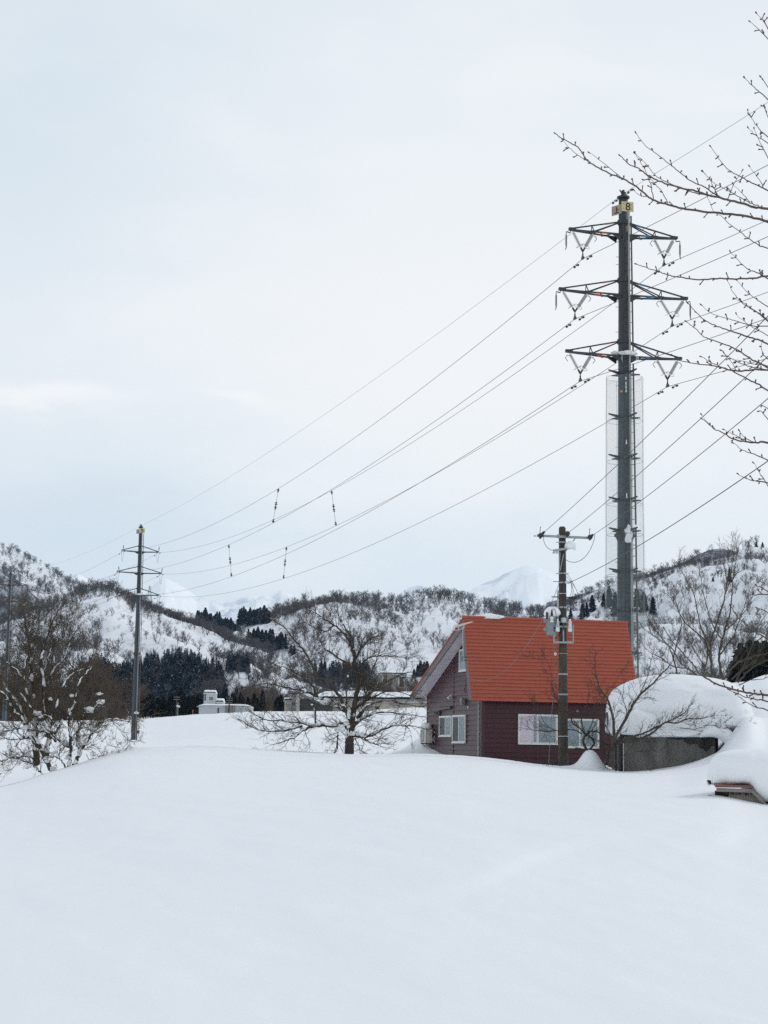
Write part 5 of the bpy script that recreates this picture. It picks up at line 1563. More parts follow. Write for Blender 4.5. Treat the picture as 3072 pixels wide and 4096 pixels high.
# ------------------------------------------------------------------ bare trees near by: limbs traced in real positions, twigs grown from them
BARK = mat('dark_wet_bark', (.036, .029, .023), .9, col2=(.085, .070, .055), vscale=4, bump=.3, bscale=25)
BARK2 = mat('grey_olive_bark', (.050, .044, .034), .9, col2=(.11, .10, .078), vscale=4)
TWIG = mat('brown_twigs', (.062, .047, .034), .9, var=.25, vscale=1.5)
TWIG_OLIVE = mat('olive_twigs', (.085, .064, .040), .9, var=.25, vscale=1.5)
TWIG_RED = mat('reddish_twigs', (.055, .037, .028), .9, var=.2, vscale=1.5)
CHERRY = mat('cherry_bark', (.090, .062, .056), .75, col2=(.15, .115, .105), vscale=9, spec=.3)
TSNOW = snow_material('tree_snow', .3, 10)

def smooth_pts(P, n=5):
    out_ = []
    for i in range(len(P) - 1):
        a, b, c, d = P[max(0, i - 1)], P[i], P[i + 1], P[min(len(P) - 1, i + 2)]
        for k in range(n):
            t = k / n
            out_.append(.5 * ((2 * b) + (c - a) * t + (2 * a - 5 * b + 4 * c - d) * t * t + (3 * b - a - 3 * c + d) * t ** 3))
    out_.append(P[-1]); return out_

def grow(mb, p, d, L, r, lvl, rng, pr):
    """one twig and, recursively, its side twigs"""
    n = 3 if lvl <= 1 else 4
    pts = [V(p)]; q = V(p); dd = V(d).normalized()
    for k in range(n):
        dd = (dd + V((rng.uniform(-1, 1), rng.uniform(-1, 1), rng.uniform(-1, 1))) * pr['jit'] + ZX * pr['up']).normalized()
        q = q + dd * (L / n); pts.append(q)
    mb.tube(pts, [r * (1 - .75 * k / n) for k in range(n + 1)], 4 if r > pr['rmin'] * 2.2 else 3, False)
    if lvl > 0:
        m = rng.randint(*pr['kids'])
        for j in range(m):
            t = rng.uniform(.2, 1.0)
            k = min(n - 1, int(t * n)); b = pts[k] + (pts[k + 1] - pts[k]) * (t * n - k)
            tan = (pts[k + 1] - pts[k]).normalized()
            o = V((rng.uniform(-1, 1), rng.uniform(-1, 1), rng.uniform(-1, 1)))
            o = (o - tan * o.dot(tan)).normalized()
            an = rng.uniform(*pr['ang'])
            grow(mb, b, tan * math.cos(an) + o * math.sin(an), L * rng.uniform(.45, .75), max(pr['rmin'], r * .6), lvl - 1, rng, pr)

def tree_from(name, limbs, conv, label, cat, base, bark, twig, pr, seed, snow=0.0, group=None, lumps=(), zmax_snow=1e9):
    """limbs: list of (list of pixel points, r0 px, r1 px, depth offset start, end)"""
    rng = random.Random(seed)
    root = thing(name, base, label, cat, group)
    mt, mc, ms = MB(), MB(), MB(); allp = []
    for li, (pl, r0, r1, d0, d1) in enumerate(limbs):
        n = len(pl)
        P = [conv(x, y, d0 + (d1 - d0) * (k / (n - 1)) ** 1.2 + (rng.uniform(-.06, .06) if 0 < k < n - 1 else 0)) for k, (x, y) in enumerate(pl)]
        S = smooth_pts(P, 5)
        S = [p + V((rng.uniform(-1, 1), 0, rng.uniform(-1, 1))) * pr.get('wob', .012) if 0 < k < len(S) - 1 else p for k, p in enumerate(S)]
        m = len(S); allp += S
        r0, r1 = r0 * pr.get('fat', 1.0), r1 * pr.get('fat', 1.0)
        RR = [r0 + (r1 - r0) * (k / (m - 1)) ** .8 for k in range(m)]
        mt.tube(S, RR, 7 if r0 > .03 else 5)
        ln = sum((S[k + 1] - S[k]).length for k in range(m - 1))
        nb = max(2, int(ln * pr['dens']))
        for j in range(nb):
            t = rng.uniform(pr.get('t0', .12), 1.0) if j > 1 else 1.0
            k = min(m - 2, int(t * (m - 1)))
            b = S[k] + (S[k + 1] - S[k]) * (t * (m - 1) - k)
            tan = (S[k + 1] - S[k]).normalized()
            o = V((rng.uniform(-1, 1), rng.uniform(-1, 1), rng.uniform(-.6, 1)))
            o = (o - tan * o.dot(tan)).normalized()
            an = rng.uniform(*pr['ang']) if j > 1 else rng.uniform(.05, .35)
            d = tan * math.cos(an) + o * math.sin(an)
            L = pr['len'] * rng.uniform(.5, 1.25) * (1.1 - .35 * t)
            grow(mc, b, d, L, max(pr['rmin'], min(RR[k] * .55, pr['rmax'])), pr['lvl'], rng, pr)
        if snow:
            k = 1
            while k < m - 2:
                seg = (S[k + 1] - S[k]); fl = math.hypot(seg.x, seg.y) / max(1e-6, seg.length)
                if RR[k] > pr.get('snow_rmin', .012) and fl > pr.get('flat', .42) and rng.random() < snow * (.2 + fl) and S[k].z < zmax_snow:
                    e = min(m - 1, k + rng.randint(3, 9))
                    Q = [S[i] + ZX * (RR[i] * .55 + .008) - V((0, RR[i] * .3, 0)) for i in range(k, e + 1)]
                    hw = [max(.014, RR[i] * rng.uniform(.75, 1.25)) for i in range(k, e + 1)]
                    hw[0] *= .3; hw[-1] *= .3
                    ms.tube(Q, hw, 7); k = e
                k += 1
    for c, rad, sd in lumps:
        best = min(((proj(p)[0] - proj(c)[0]) ** 2 + (proj(p)[1] - proj(c)[1] - 4) ** 2, i) for i, p in enumerate(allp))[1]
        pb_ = allp[best]
        c = V((c.x * .5 + pb_.x * .5, pb_.y - .05, c.z * .4 + (pb_.z + rad[2] * .5) * .6))
        mq = MB(); rad = (rad[0] * .72, rad[1], max(rad[2] * .8, rad[0] * .5)); mq.blob(c, rad, sd, .6, 1.9, 20, 14, -.75); mq.build('snow_clump', TSNOW, root, smooth=True)
    mt.build('trunk', bark, root, smooth=True)
    mc.build('crown', twig, root)
    if ms.v: tag(ms.build('branch_snow', TSNOW, root, smooth=True), kind='stuff')
    return root

# --- the spreading tree left of the house -------------------------------------------------
YT = 67.5
def cv(x, y, d=0.0): return at(950 + x / 2.1545, 2400 + y / 2.1545, YT + d)
k1 = 1 / 2.1545 / FPX * YT      # metres per traced pixel
L_ = [
 ([(962, 1345), (966, 1260), (968, 1180), (975, 1120), (985, 1060)], 36*k1, 27*k1, 0, 0),
 ([(985, 1075), (1000, 980), (1012, 900), (1022, 840), (1040, 740), (1035, 660), (1020, 600), (1010, 500)], 24*k1, 11*k1, 0, .3),
 ([(968, 1125), (935, 1085), (900, 1072), (830, 1090), (740, 1080), (640, 1095), (560, 1125), (520, 1160), (480, 1190), (400, 1215), (310, 1245)], 19*k1, 2*k1, 0, -.9),
 ([(640, 1095), (560, 1062), (470, 1052), (380, 1038), (260, 1036), (190, 1010), (120, 970)], 9*k1, 2*k1, -.3, .5),
 ([(560, 1085), (440, 1112), (330, 1130), (200, 1125), (100, 1082), (20, 1030)], 8*k1, 2*k1, -.4, -1.0),
 ([(1000, 1000), (930, 960), (870, 922), (790, 880), (690, 838), (590, 790), (490, 770), (380, 745), (250, 722), (60, 752)], 17*k1, 2*k1, 0, .9),
 ([(690, 840), (640, 735), (560, 670), (450, 600), (330, 560)], 8*k1, 2*k1, .3, .9),
 ([(960, 1010), (880, 830), (800, 740), (760, 690), (690, 650), (620, 510), (540, 400), (480, 330), (420, 250), (340, 190), (280, 160)], 13*k1, 2*k1, -.2, -.9),
 ([(1015, 520), (985, 420), (960, 350), (900, 270), (820, 210), (740, 160), (670, 110), (600, 80)], 11*k1, 2*k1, .2, .9),
 ([(830, 215), (760, 270), (650, 232), (570, 190)], 6*k1, 1.5*k1, .5, .1),
 ([(1020, 500), (985, 330), (930, 240), (880, 155)], 9*k1, 4*k1, .2, -.4),
 ([(1020, 500), (1060, 420), (1090, 390), (1140, 328), (1225, 312)], 9*k1, 4*k1, .2, -.5),
 ([(1015, 620), (960, 560), (900, 520), (840, 480), (790, 440)], 10*k1, 4*k1, .1, -.6),
 ([(1035, 640), (1090, 530), (1150, 492), (1250, 480), (1370, 490), (1480, 500)], 9*k1, 1.5*k1, .2, .9),
 ([(1020, 870), (1070, 840), (1120, 820), (1220, 740), (1330, 682), (1440, 632), (1560, 620)], 11*k1, 2*k1, .1, -.9),
 ([(1030, 930), (1080, 890), (1150, 850), (1290, 785), (1420, 800), (1500, 832)], 9*k1, 2*k1, .1, 1.0),
 ([(985, 1170), (1040, 1172), (1100, 1178), (1170, 1160), (1260, 1112), (1380, 1080), (1500, 1088), (1640, 1112)], 15*k1, 2*k1, 0, -.8),
 ([(1440, 1084), (1480, 1110), (1500, 1180)], 5*k1, 2.5*k1, -.6, -.7),
 ([(1090, 1180), (1120, 1215), (1190, 1240), (1260, 1234)], 8*k1, 3*k1, -.1, -.5),
 ([(1005, 1070), (1050, 1040), (1100, 1012), (1200, 972), (1320, 970), (1480, 990), (1640, 1010)], 12*k1, 2*k1, 0, .8),
 ([(880, 1082), (866, 1150), (862, 1200), (858, 1280), (845, 1308)], 6*k1, 5*k1, -.1, -.2),
 ([(1030, 1020), (1075, 950), (1130, 902), (1300, 872), (1450, 900), (1600, 925)], 9*k1, 2*k1, .1, -.6),
 ([(1000, 1100), (1040, 1040), (1080, 930), (1110, 800), (1130, 700), (1180, 560), (1230, 430)], 9*k1, 2*k1, .1, .8),
 ([(970, 1050), (930, 960), (940, 850), (930, 720), (945, 600), (930, 480)], 9*k1, 2*k1, -.1, -.8),
 ([(1040, 760), (1090, 690), (1060, 640), (990, 610)], 7*k1, 4*k1, .1, -.2),
 ([(670, 1080), (672, 990), (655, 930), (640, 900)], 6*k1, 4*k1, -.2, -.2),
 ([(1060, 1180), (1090, 1230), (1070, 1290), (1100, 1320)], 4*k1, 2*k1, 0, -.3),
 ([(1010, 1190), (1045, 1260), (1060, 1320)], 5*k1, 2*k1, 0, -.2),
 ([(760, 1085), (790, 1150), (810, 1190)], 3*k1, 1.5*k1, 0, -.2),
 ([(580, 1130), (610, 1200), (625, 1255)], 3*k1, 1.5*k1, 0, -.2),
]
lm = [(cv(895, 1120, -.35), (55*k1, .16, 42*k1), 1), (cv(930, 1165, -.3), (24*k1, .12, 50*k1), 2), (cv(990, 1150, -.4), (42*k1, .2, 26*k1), 3), (cv(1080, 1150, -.2), (36*k1, .16, 22*k1), 4), (cv(935, 1058, -.15), (38*k1, .14, 16*k1), 5), (cv(960, 1000, -.1), (18*k1, .1, 55*k1), 6), (cv(760, 900, .2), (60*k1, .16, 20*k1), 7), (cv(850, 905, .1), (50*k1, .16, 26*k1), 8), (cv(690, 868, .2), (30*k1, .12, 18*k1), 9), (cv(640, 900, -.3), (11*k1, .07, 10*k1), 10), (cv(900, 203, -.4), (16*k1, .08, 13*k1), 11), (cv(575, 790, .4), (12*k1, .07, 11*k1), 12), (cv(1096, 760, -.3), (8*k1, .05, 12*k1), 13), (cv(450, 1035, 0), (26*k1, .1, 22*k1), 14), (cv(910, 915, 0), (22*k1, .1, 14*k1), 15), (cv(650, 1070, -.3), (26*k1, .1, 12*k1), 16), (cv(1000, 1000, 0), (20*k1, .1, 16*k1), 17), (cv(1010, 415, .2), (8*k1, .06, 10*k1), 18), (cv(968, 655, .2), (10*k1, .06, 12*k1), 19)]
tree_from('spreading_tree', L_, cv, 'wide spreading bare tree with snow in its forks left of the house', 'tree', gpt(1400, YT, -.1), BARK, TWIG,
          dict(jit=.22, up=.05, rmin=.0056, rmax=.014, kids=(2, 4), ang=(.45, 1.1), dens=8.5, len=.78, lvl=2, wob=.018, fat=1.22), 11, snow=.5, lumps=lm, zmax_snow=zat(1400, 2840, YT))

# --- snow laden bushy tree at the left edge -----------------------------------------------
YL = 60.0
def cb(x, y, d=0.0): return at(x / 3.19, 2750 + y / 3.19, YL + d)
k2 = 1 / 3.19 / FPX * YL
U1 = lambda pts: [(x, y - 1595) for x, y in pts]          # points traced in the upper crop
B_ = [
 ([(595, 1165), (540, 1100), (470, 1040), (420, 985), (360, 950), (300, 940)], 14*k2, 4*k2, 0, .6),
 ([(680, 1120), (640, 1030), (590, 930), (540, 830), (500, 760), (440, 700), (390, 640), (320, 640), (250, 655)], 30*k2, 14*k2, 0, .3),
 ([(470, 1000), (462, 850), (455, 700), (450, 560), (440, 430), (425, 290)] + U1([(430, 1700), (410, 1500), (395, 1300), (390, 1150), (360, 1000), (330, 800), (300, 650), (280, 560)]), 42*k2, 5*k2, .8, 1.2),
 ([(590, 930), (600, 780), (625, 640), (615, 500), (600, 360)] + U1([(585, 1700), (560, 1520), (520, 1300), (560, 1100), (620, 880), (700, 700), (760, 590)]), 34*k2, 4*k2, .5, .2),
 ([(870, 1040), (890, 930), (905, 800), (900, 640), (885, 480), (880, 360), (930, 260), (965, 170), (985, 60)] + U1([(1000, 1560), (1080, 1440), (1180, 1330)]), 22*k2, 6*k2, 0, -.6),
 ([(930, 1030), (980, 920), (1040, 790), (1110, 690), (1160, 600), (1215, 490)], 26*k2, 11*k2, 0, -.3),
 ([(1140, 515), (1220, 490), (1300, 450), (1400, 410), (1500, 408), (1640, 435)], 12*k2, 4*k2, -.2, -.9),
 ([(1030, 790), (985, 720), (985, 640), (1005, 540), (1040, 470), (1070, 420)], 16*k2, 9*k2, 0, .3),
 ([(980, 420), (1010, 480), (1000, 540)], 7*k2, 6*k2, .2, .1),
 ([(720, 690), (640, 600), (560, 560), (440, 545), (330, 525), (220, 530), (100, 545), (0, 560), (-80, 540)], 15*k2, 5*k2, 0, -.9),
 ([(890, 760), (820, 730), (740, 660), (650, 580), (570, 440), (520, 370), (450, 310), (390, 260), (330, 170), (290, 110), (220, 40)] , 17*k2, 5*k2, 0, -.5),
 ([(530, 810), (440, 640), (330, 480), (260, 370), (200, 330), (140, 240), (90, 150), (20, 60), (-60, -20)], 24*k2, 10*k2, .1, -.6),
 ([(470, 700), (380, 510), (300, 360), (220, 200), (160, 110), (90, 40)] + U1([(40, 1520), (-40, 1350)]), 18*k2, 8*k2, .2, .6),
 ([(430, 910), (370, 880), (290, 872), (200, 900), (130, 895), (60, 930), (-20, 950)], 11*k2, 7*k2, 0, -.6),
 ([(900, 700), (960, 600), (1010, 545), (1090, 515), (1200, 495)], 10*k2, 5*k2, 0, -.4),
 (U1([(600, 2050), (570, 1820), (580, 1650), (610, 1550), (700, 1350), (820, 1230), (870, 1080), (940, 930), (1050, 790)]), 16*k2, 3*k2, .4, 1.0),
 (U1([(700, 1900), (760, 1700), (850, 1500), (960, 1400), (1060, 1360), (1180, 1320)]), 13*k2, 4*k2, .2, .9),
 ([(840, 1060), (800, 950), (740, 895), (660, 890), (590, 915)], 11*k2, 4*k2, 0, -.4),
 (U1([(540, 1500), (600, 1250), (680, 1040), (660, 900), (700, 820), (850, 720)]), 10*k2, 3*k2, .5, 0),
 (U1([(370, 1750), (320, 1520), (310, 1350), (350, 1180), (340, 1100)]), 10*k2, 4*k2, .5, .2),
 (U1([(320, 1500), (200, 1370), (100, 1290), (0, 1180), (-60, 1100)]), 10*k2, 5*k2, .5, -.4),
 (U1([(330, 1330), (260, 1220), (180, 1180), (80, 1140)]), 7*k2, 3*k2, .4, 1.0),
 (U1([(430, 1300), (500, 1280), (540, 1140), (560, 1000)]), 8*k2, 3*k2, .8, .4),
 (U1([(700, 1320), (690, 1150), (690, 1040), (790, 1020), (900, 880), (1000, 640)]), 7*k2, 2*k2, .5, 1.3),
 (U1([(870, 1080), (960, 1060), (1040, 1075)]), 5*k2, 2.5*k2, .9, .7),
 (U1([(360, 1000), (420, 860), (430, 740), (500, 640)]), 6*k2, 2*k2, 1.2, .6),
 (U1([(345, 930), (260, 830), (200, 740), (170, 680)]), 6*k2, 2*k2, 1.2, 1.8),
 ([(1080, 790), (1160, 800), (1230, 850), (1270, 890)], 5*k2, 2*k2, -.1, -.4),
 ([(1110, 850), (1130, 910), (1210, 905)], 4*k2, 2*k2, -.1, -.3),
 ([(1410, 420), (1470, 480), (1540, 560), (1600, 640)], 4*k2, 1.5*k2, -.5, -.8),
 ([(1060, 420), (1080, 330), (1180, 310), (1250, 190), (1310, 60)], 8*k2, 4*k2, .3, -.2),
 ([(760, 420), (700, 500), (640, 380), (540, 350)], 9*k2, 5*k2, .3, 0),
 ([(800, 400), (760, 500), (700, 590)], 14*k2, 12*k2, .6, .6),
 ([(640, 520), (650, 400), (620, 390)], 20*k2, 14*k2, .9, .9),
]
lb = [(cb(1125, 290, -.4), (62*k2, .28, 50*k2), 1), (cb(865, 292, -.5), (24*k2, .14, 26*k2), 2), (cb(1310, 205, -.4), (58*k2, .22, 30*k2), 3), (cb(1235, 78, -.3), (40*k2, .18, 22*k2), 4), (cb(655, 150, -.3), (30*k2, .15, 24*k2), 5), (cb(510, 370, -.3), (30*k2, .16, 30*k2), 6), (cb(830, 700, -.2), (60*k2, .22, 42*k2), 7), (cb(1060, 700, -.2), (56*k2, .22, 48*k2), 8), (cb(690, 780, -.3), (44*k2, .2, 26*k2), 9), (cb(440, 740, 0), (70*k2, .25, 40*k2), 10), (cb(880, 95, -.2), (40*k2, .16, 18*k2), 11), (cb(620, 550, .3), (60*k2, .2, 22*k2), 12), (cb(840, 900, -.1), (44*k2, .2, 40*k2), 13), (cb(690, 1060, -.2), (38*k2, .3, 44*k2), 14), (cb(1070, 210, -.2), (24*k2, .1, 20*k2), 15), (cb(60, 660, .5), (80*k2, .3, 30*k2), 16), (cb(340, 510, -.3), (50*k2, .12, 16*k2), 17), (cb(910, 340, -.4), (18*k2, .08, 30*k2), 18), (cb(200, 210, 0), (18*k2, .09, 28*k2), 19), (cb(265, 300, 0), (18*k2, .09, 30*k2), 20), (cb(470, 340, -.3), (60*k2, .12, 14*k2), 21), (cb(1180, 520, -.2), (60*k2, .14, 20*k2), 22), (cb(410, 590, .1), (60*k2, .12, 18*k2), 23), (cb(1000, 830, -.1), (20*k2, .1, 34*k2), 24)]
tree_from('snowy_tree', B_, cb, 'many stemmed bare tree carrying clumps of snow at the left edge', 'tree', gpt(250, YL, -.3), BARK, TWIG_OLIVE,
          dict(jit=.25, up=.08, rmin=.0056, rmax=.013, kids=(2, 4), ang=(.35, 1.0), dens=9.0, len=.70, lvl=3, wob=.022, snow_rmin=.012, fat=1.15, flat=.22), 23, snow=.95, lumps=lb, zmax_snow=zat(200, 2600, YL))

# --- bare trees behind the snow cap on the right -----------------------------------------
YR = 112.0
def cr(x, y, d=0.0): return at(2500 + x / 2.9, 2100 + y / 2.9, YR + d)
k3 = 1 / 2.9 / FPX * YR
RA = [
 ([(1015, 1800), (1000, 1600), (990, 1380), (1050, 1180), (1110, 1000), (1160, 820), (1180, 650), (1150, 480), (1110, 350)], 15*k3, 2*k3, 0, .8),
 ([(990, 1380), (900, 1240), (850, 1050), (810, 850), (720, 650), (650, 500)], 9*k3, 2*k3, 0, -1.0),
 ([(1120, 1780), (1090, 1520), (1130, 1330), (1180, 1150), (1230, 950), (1245, 700), (1280, 480), (1300, 300)], 14*k3, 2*k3, .3, -.6),
 ([(1000, 1580), (930, 1350), (700, 1130), (560, 880), (480, 800)], 9*k3, 2*k3, 0, 1.5),
 ([(1170, 800), (1220, 620), (1250, 420), (1240, 220)], 5*k3, 1.5*k3, .6, .2),
 ([(1110, 1500), (1250, 1300), (1330, 1100), (1400, 900), (1440, 760)], 8*k3, 2*k3, 0, 1.2),
 ([(1130, 1330), (1040, 1200), (960, 1000), (900, 760), (880, 600)], 7*k3, 2*k3, .3, -1.4),
 ([(1160, 1230), (1320, 1080), (1430, 940), (1480, 820)], 6*k3, 2*k3, .2, -1.2)]
RB = [
 ([(830, 1740), (740, 1670), (650, 1600), (560, 1450), (400, 1330), (250, 1230), (170, 1130)], 9*k3, 2*k3, 0, -1.4),
 ([(905, 1750), (930, 1640), (955, 1540), (940, 1400), (860, 1290), (760, 1100)], 9*k3, 2*k3, 0, 1.0),
 ([(610, 1740), (560, 1560), (500, 1400), (300, 1150), (240, 1000)], 9*k3, 2*k3, .2, .9),
 ([(560, 1560), (600, 1380), (650, 1150), (610, 960), (560, 780)], 7*k3, 2*k3, .3, -.6),
 ([(700, 1660), (560, 1640), (420, 1540), (300, 1480), (220, 1420)], 7*k3, 2*k3, 0, -.8),
 ([(930, 1640), (820, 1480), (740, 1330), (700, 1200)], 6*k3, 2*k3, .2, -1)]
RC = [
 ([(1150, 1790), (1280, 1620), (1440, 1545), (1680, 1475), (1850, 1420)], 11*k3, 3*k3, 0, -1.2),
 ([(1290, 1820), (1340, 1700), (1400, 1590), (1500, 1320), (1560, 1150), (1680, 990)], 12*k3, 2*k3, .2, .8),
 ([(1310, 1830), (1420, 1700), (1530, 1620), (1680, 1560), (1850, 1500)], 10*k3, 3*k3, 0, -.5),
 ([(1240, 1790), (1350, 1690), (1520, 1560), (1600, 1400), (1700, 1280)], 9*k3, 2*k3, .1, -1.1),
 ([(1200, 1760), (1180, 1690), (1240, 1600), (1330, 1480), (1370, 1300), (1460, 1180)], 8*k3, 2*k3, .2, 1.0),
 ([(1320, 1860), (1450, 1800), (1580, 1790), (1700, 1740)], 6*k3, 2*k3, 0, -.9)]
prR = dict(jit=.16, up=.12, rmin=.0075, rmax=.016, kids=(2, 4), ang=(.3, .8), dens=3.4, len=1.15, lvl=2, wob=.03, fat=1.2)
tree_from('slender_tree', RA, cr, 'tall bare tree with two slender upright stems behind the garage snow cap', 'tree', gpt(2850, YR, -.2), BARK2, TWIG_OLIVE, prR, 31)
tree_from('slender_tree', RB, cr, 'bare fan shaped tree leaning towards the netted pylon behind the snow cap', 'tree', gpt(2770, YR, -.2), BARK2, TWIG, prR, 32)
tree_from('slender_tree', RC, cr, 'sprawling bare tree reaching towards the right edge before the dark cedars', 'tree', gpt(2960, YR, -.2), BARK2, TWIG_OLIVE, prR, 33)

# --- shrubby trees in front of the house ---------------------------------------------------
YF = 59.3
def cf(x, y, d=0.0): return at(2372 + x / 2.37, 2600 + y / 2.37, YF + d)
k4 = 1 / 2.37 / FPX * YF
FA = [
 ([(160, 1110), (185, 1000), (195, 900), (215, 820), (240, 780), (330, 620), (400, 490), (470, 400), (560, 330), (620, 260), (690, 190), (735, 140)], 24*k4, 4*k4, 0, -.4),
 ([(400, 490), (460, 380), (520, 240), (550, 100)], 6*k4, 1.5*k4, -.2, .3),
 ([(205, 850), (195, 700), (175, 580), (140, 470), (80, 390), (40, 280), (20, 160), (15, 70)], 16*k4, 3*k4, 0, .3),
 ([(250, 750), (320, 600), (285, 470), (290, 350)], 6*k4, 2*k4, 0, .3),
 ([(220, 880), (400, 855), (560, 790), (680, 690), (800, 690), (900, 650), (1000, 650), (1110, 632)], 14*k4, 3*k4, 0, -.5),
 ([(270, 850), (380, 820), (500, 780), (660, 700), (770, 650), (860, 600), (910, 550)], 12*k4, 3*k4, 0, -.4),
 ([(120, 1080), (130, 1000), (160, 930), (200, 900)], 10*k4, 9*k4, .1, 0),
 ([(200, 860), (110, 700), (80, 560), (110, 440), (190, 330), (260, 230)], 6*k4, 1.5*k4, .1, -.4),
 ([(200, 1060), (300, 990), (420, 960), (500, 950), (600, 955), (690, 960)], 4*k4, 1.2*k4, -.1, -.7),
 ([(480, 950), (490, 1030), (500, 1070)], 3*k4, 1.5*k4, -.6, -.7),
 ([(820, 735), (960, 750), (1010, 735), (1110, 715), (1230, 745)], 4*k4, 1.2*k4, -.5, -.9),
 ([(1040, 715), (1150, 712), (1300, 715), (1400, 730)], 2.5*k4, 1*k4, -.8, -.9)]
prF = dict(jit=.24, up=.07, rmin=.0058, rmax=.012, kids=(2, 3), ang=(.4, 1.0), dens=6.5, len=.55, lvl=2, wob=.012)
tree_from('leaning_shrub', FA, cf, 'leafless shrub leaning over the left end of the garage wall', 'shrub', gpt(2440, YF, -.2), BARK, TWIG_RED, prF, 41)
def cg(x, y, d=0.0): return at(2020 + x / 3.456, 2780 + y / 3.456, 63.2 + d)
k5 = 1 / 3.456 / FPX * 63.2
FB = [
 ([(1135, 840), (1130, 760), (1095, 690), (1085, 600), (1120, 560)], 21.6*k5, 15.0*k5, 0, 0),
 ([(1130, 790), (1200, 720), (1235, 660), (1200, 600), (1150, 575)], 14.9*k5, 12.0*k5, 0, -.1),
 ([(1120, 560), (1060, 480), (990, 430), (940, 390), (900, 300), (850, 220), (790, 150), (740, 80), (690, 0)], 14.9*k5, 3.8*k5, 0, -.4),
 ([(1130, 560), (1160, 520), (1220, 500), (1290, 510), (1340, 560), (1340, 680), (1370, 780), (1390, 850)], 12.2*k5, 7.5*k5, 0, -.4),
 ([(1060, 540), (980, 490), (900, 480), (800, 490), (720, 490), (600, 505), (500, 500), (400, 490), (300, 470), (215, 455)], 9.5*k5, 2.2*k5, 0, -.6),
 ([(700, 495), (560, 400), (500, 290), (440, 210), (400, 170)], 5.4*k5, 2.2*k5, -.4, -.5),
 ([(1090, 480), (1060, 390), (1060, 320), (1100, 220), (1150, 60), (1155, -80)], 10.8*k5, 3.0*k5, 0, .3),
 ([(1130, 560), (1180, 440), (1230, 300), (1220, 220), (1250, 130)], 8.1*k5, 3.0*k5, 0, -.3),
 ([(880, 280), (800, 180), (730, 160), (620, 180), (500, 215)], 5.4*k5, 1.8*k5, -.2, -.5),
 ([(1400, 870), (1420, 800), (1440, 720), (1300, 640)], 6.8*k5, 3.0*k5, -.2, -.3),
 ([(760, 130), (690, 20), (650, -150), (640, -330), (560, -500)], 5.4*k5, 1.8*k5, -.4, -.2),
 ([(645, -260), (560, -330), (470, -480), (380, -520)], 4.1*k5, 1.5*k5, -.3, -.5),
 ([(920, 740), (840, 800), (800, 870), (760, 900)], 5.4*k5, 3.0*k5, -.1, -.3),
 ([(1110, 750), (1000, 735), (930, 750), (850, 800)], 6.8*k5, 4.5*k5, -.1, -.3)]
tree_from('twisted_shrub', FB, cg, 'twisted leafless shrub before the right hand house window', 'shrub', gpt(2350, 63.2, -.2), BARK, TWIG_RED, dict(prF, dens=8.5), 42)
def ground_twigs(px, Y, n, seed, label, L=.5):
    rng = random.Random(seed); mb = MB(); b = gpt(px, Y, -.03)
    for k in range(n):
        d = V((rng.uniform(-1.6, .6), rng.uniform(-.3, .3), rng.uniform(.15, .8))).normalized()
        grow(mb, b + V((rng.uniform(-.35, .35), rng.uniform(-.1, .1), 0)), d, L * rng.uniform(.5, 1.3), .006, 1, rng, prF)
    o = mb.build('bare_twigs', TWIG_RED, None, origin=b); tag(o, label, 'shrub', 'twigs poking from the snow')
ground_twigs(2215, 63.0, 14, 5, 'thin arching twigs poking from the snow left of the utility pole')
ground_twigs(2470, 61.2, 10, 6, 'thin twigs poking from the snow at the garage wall corner', .4)

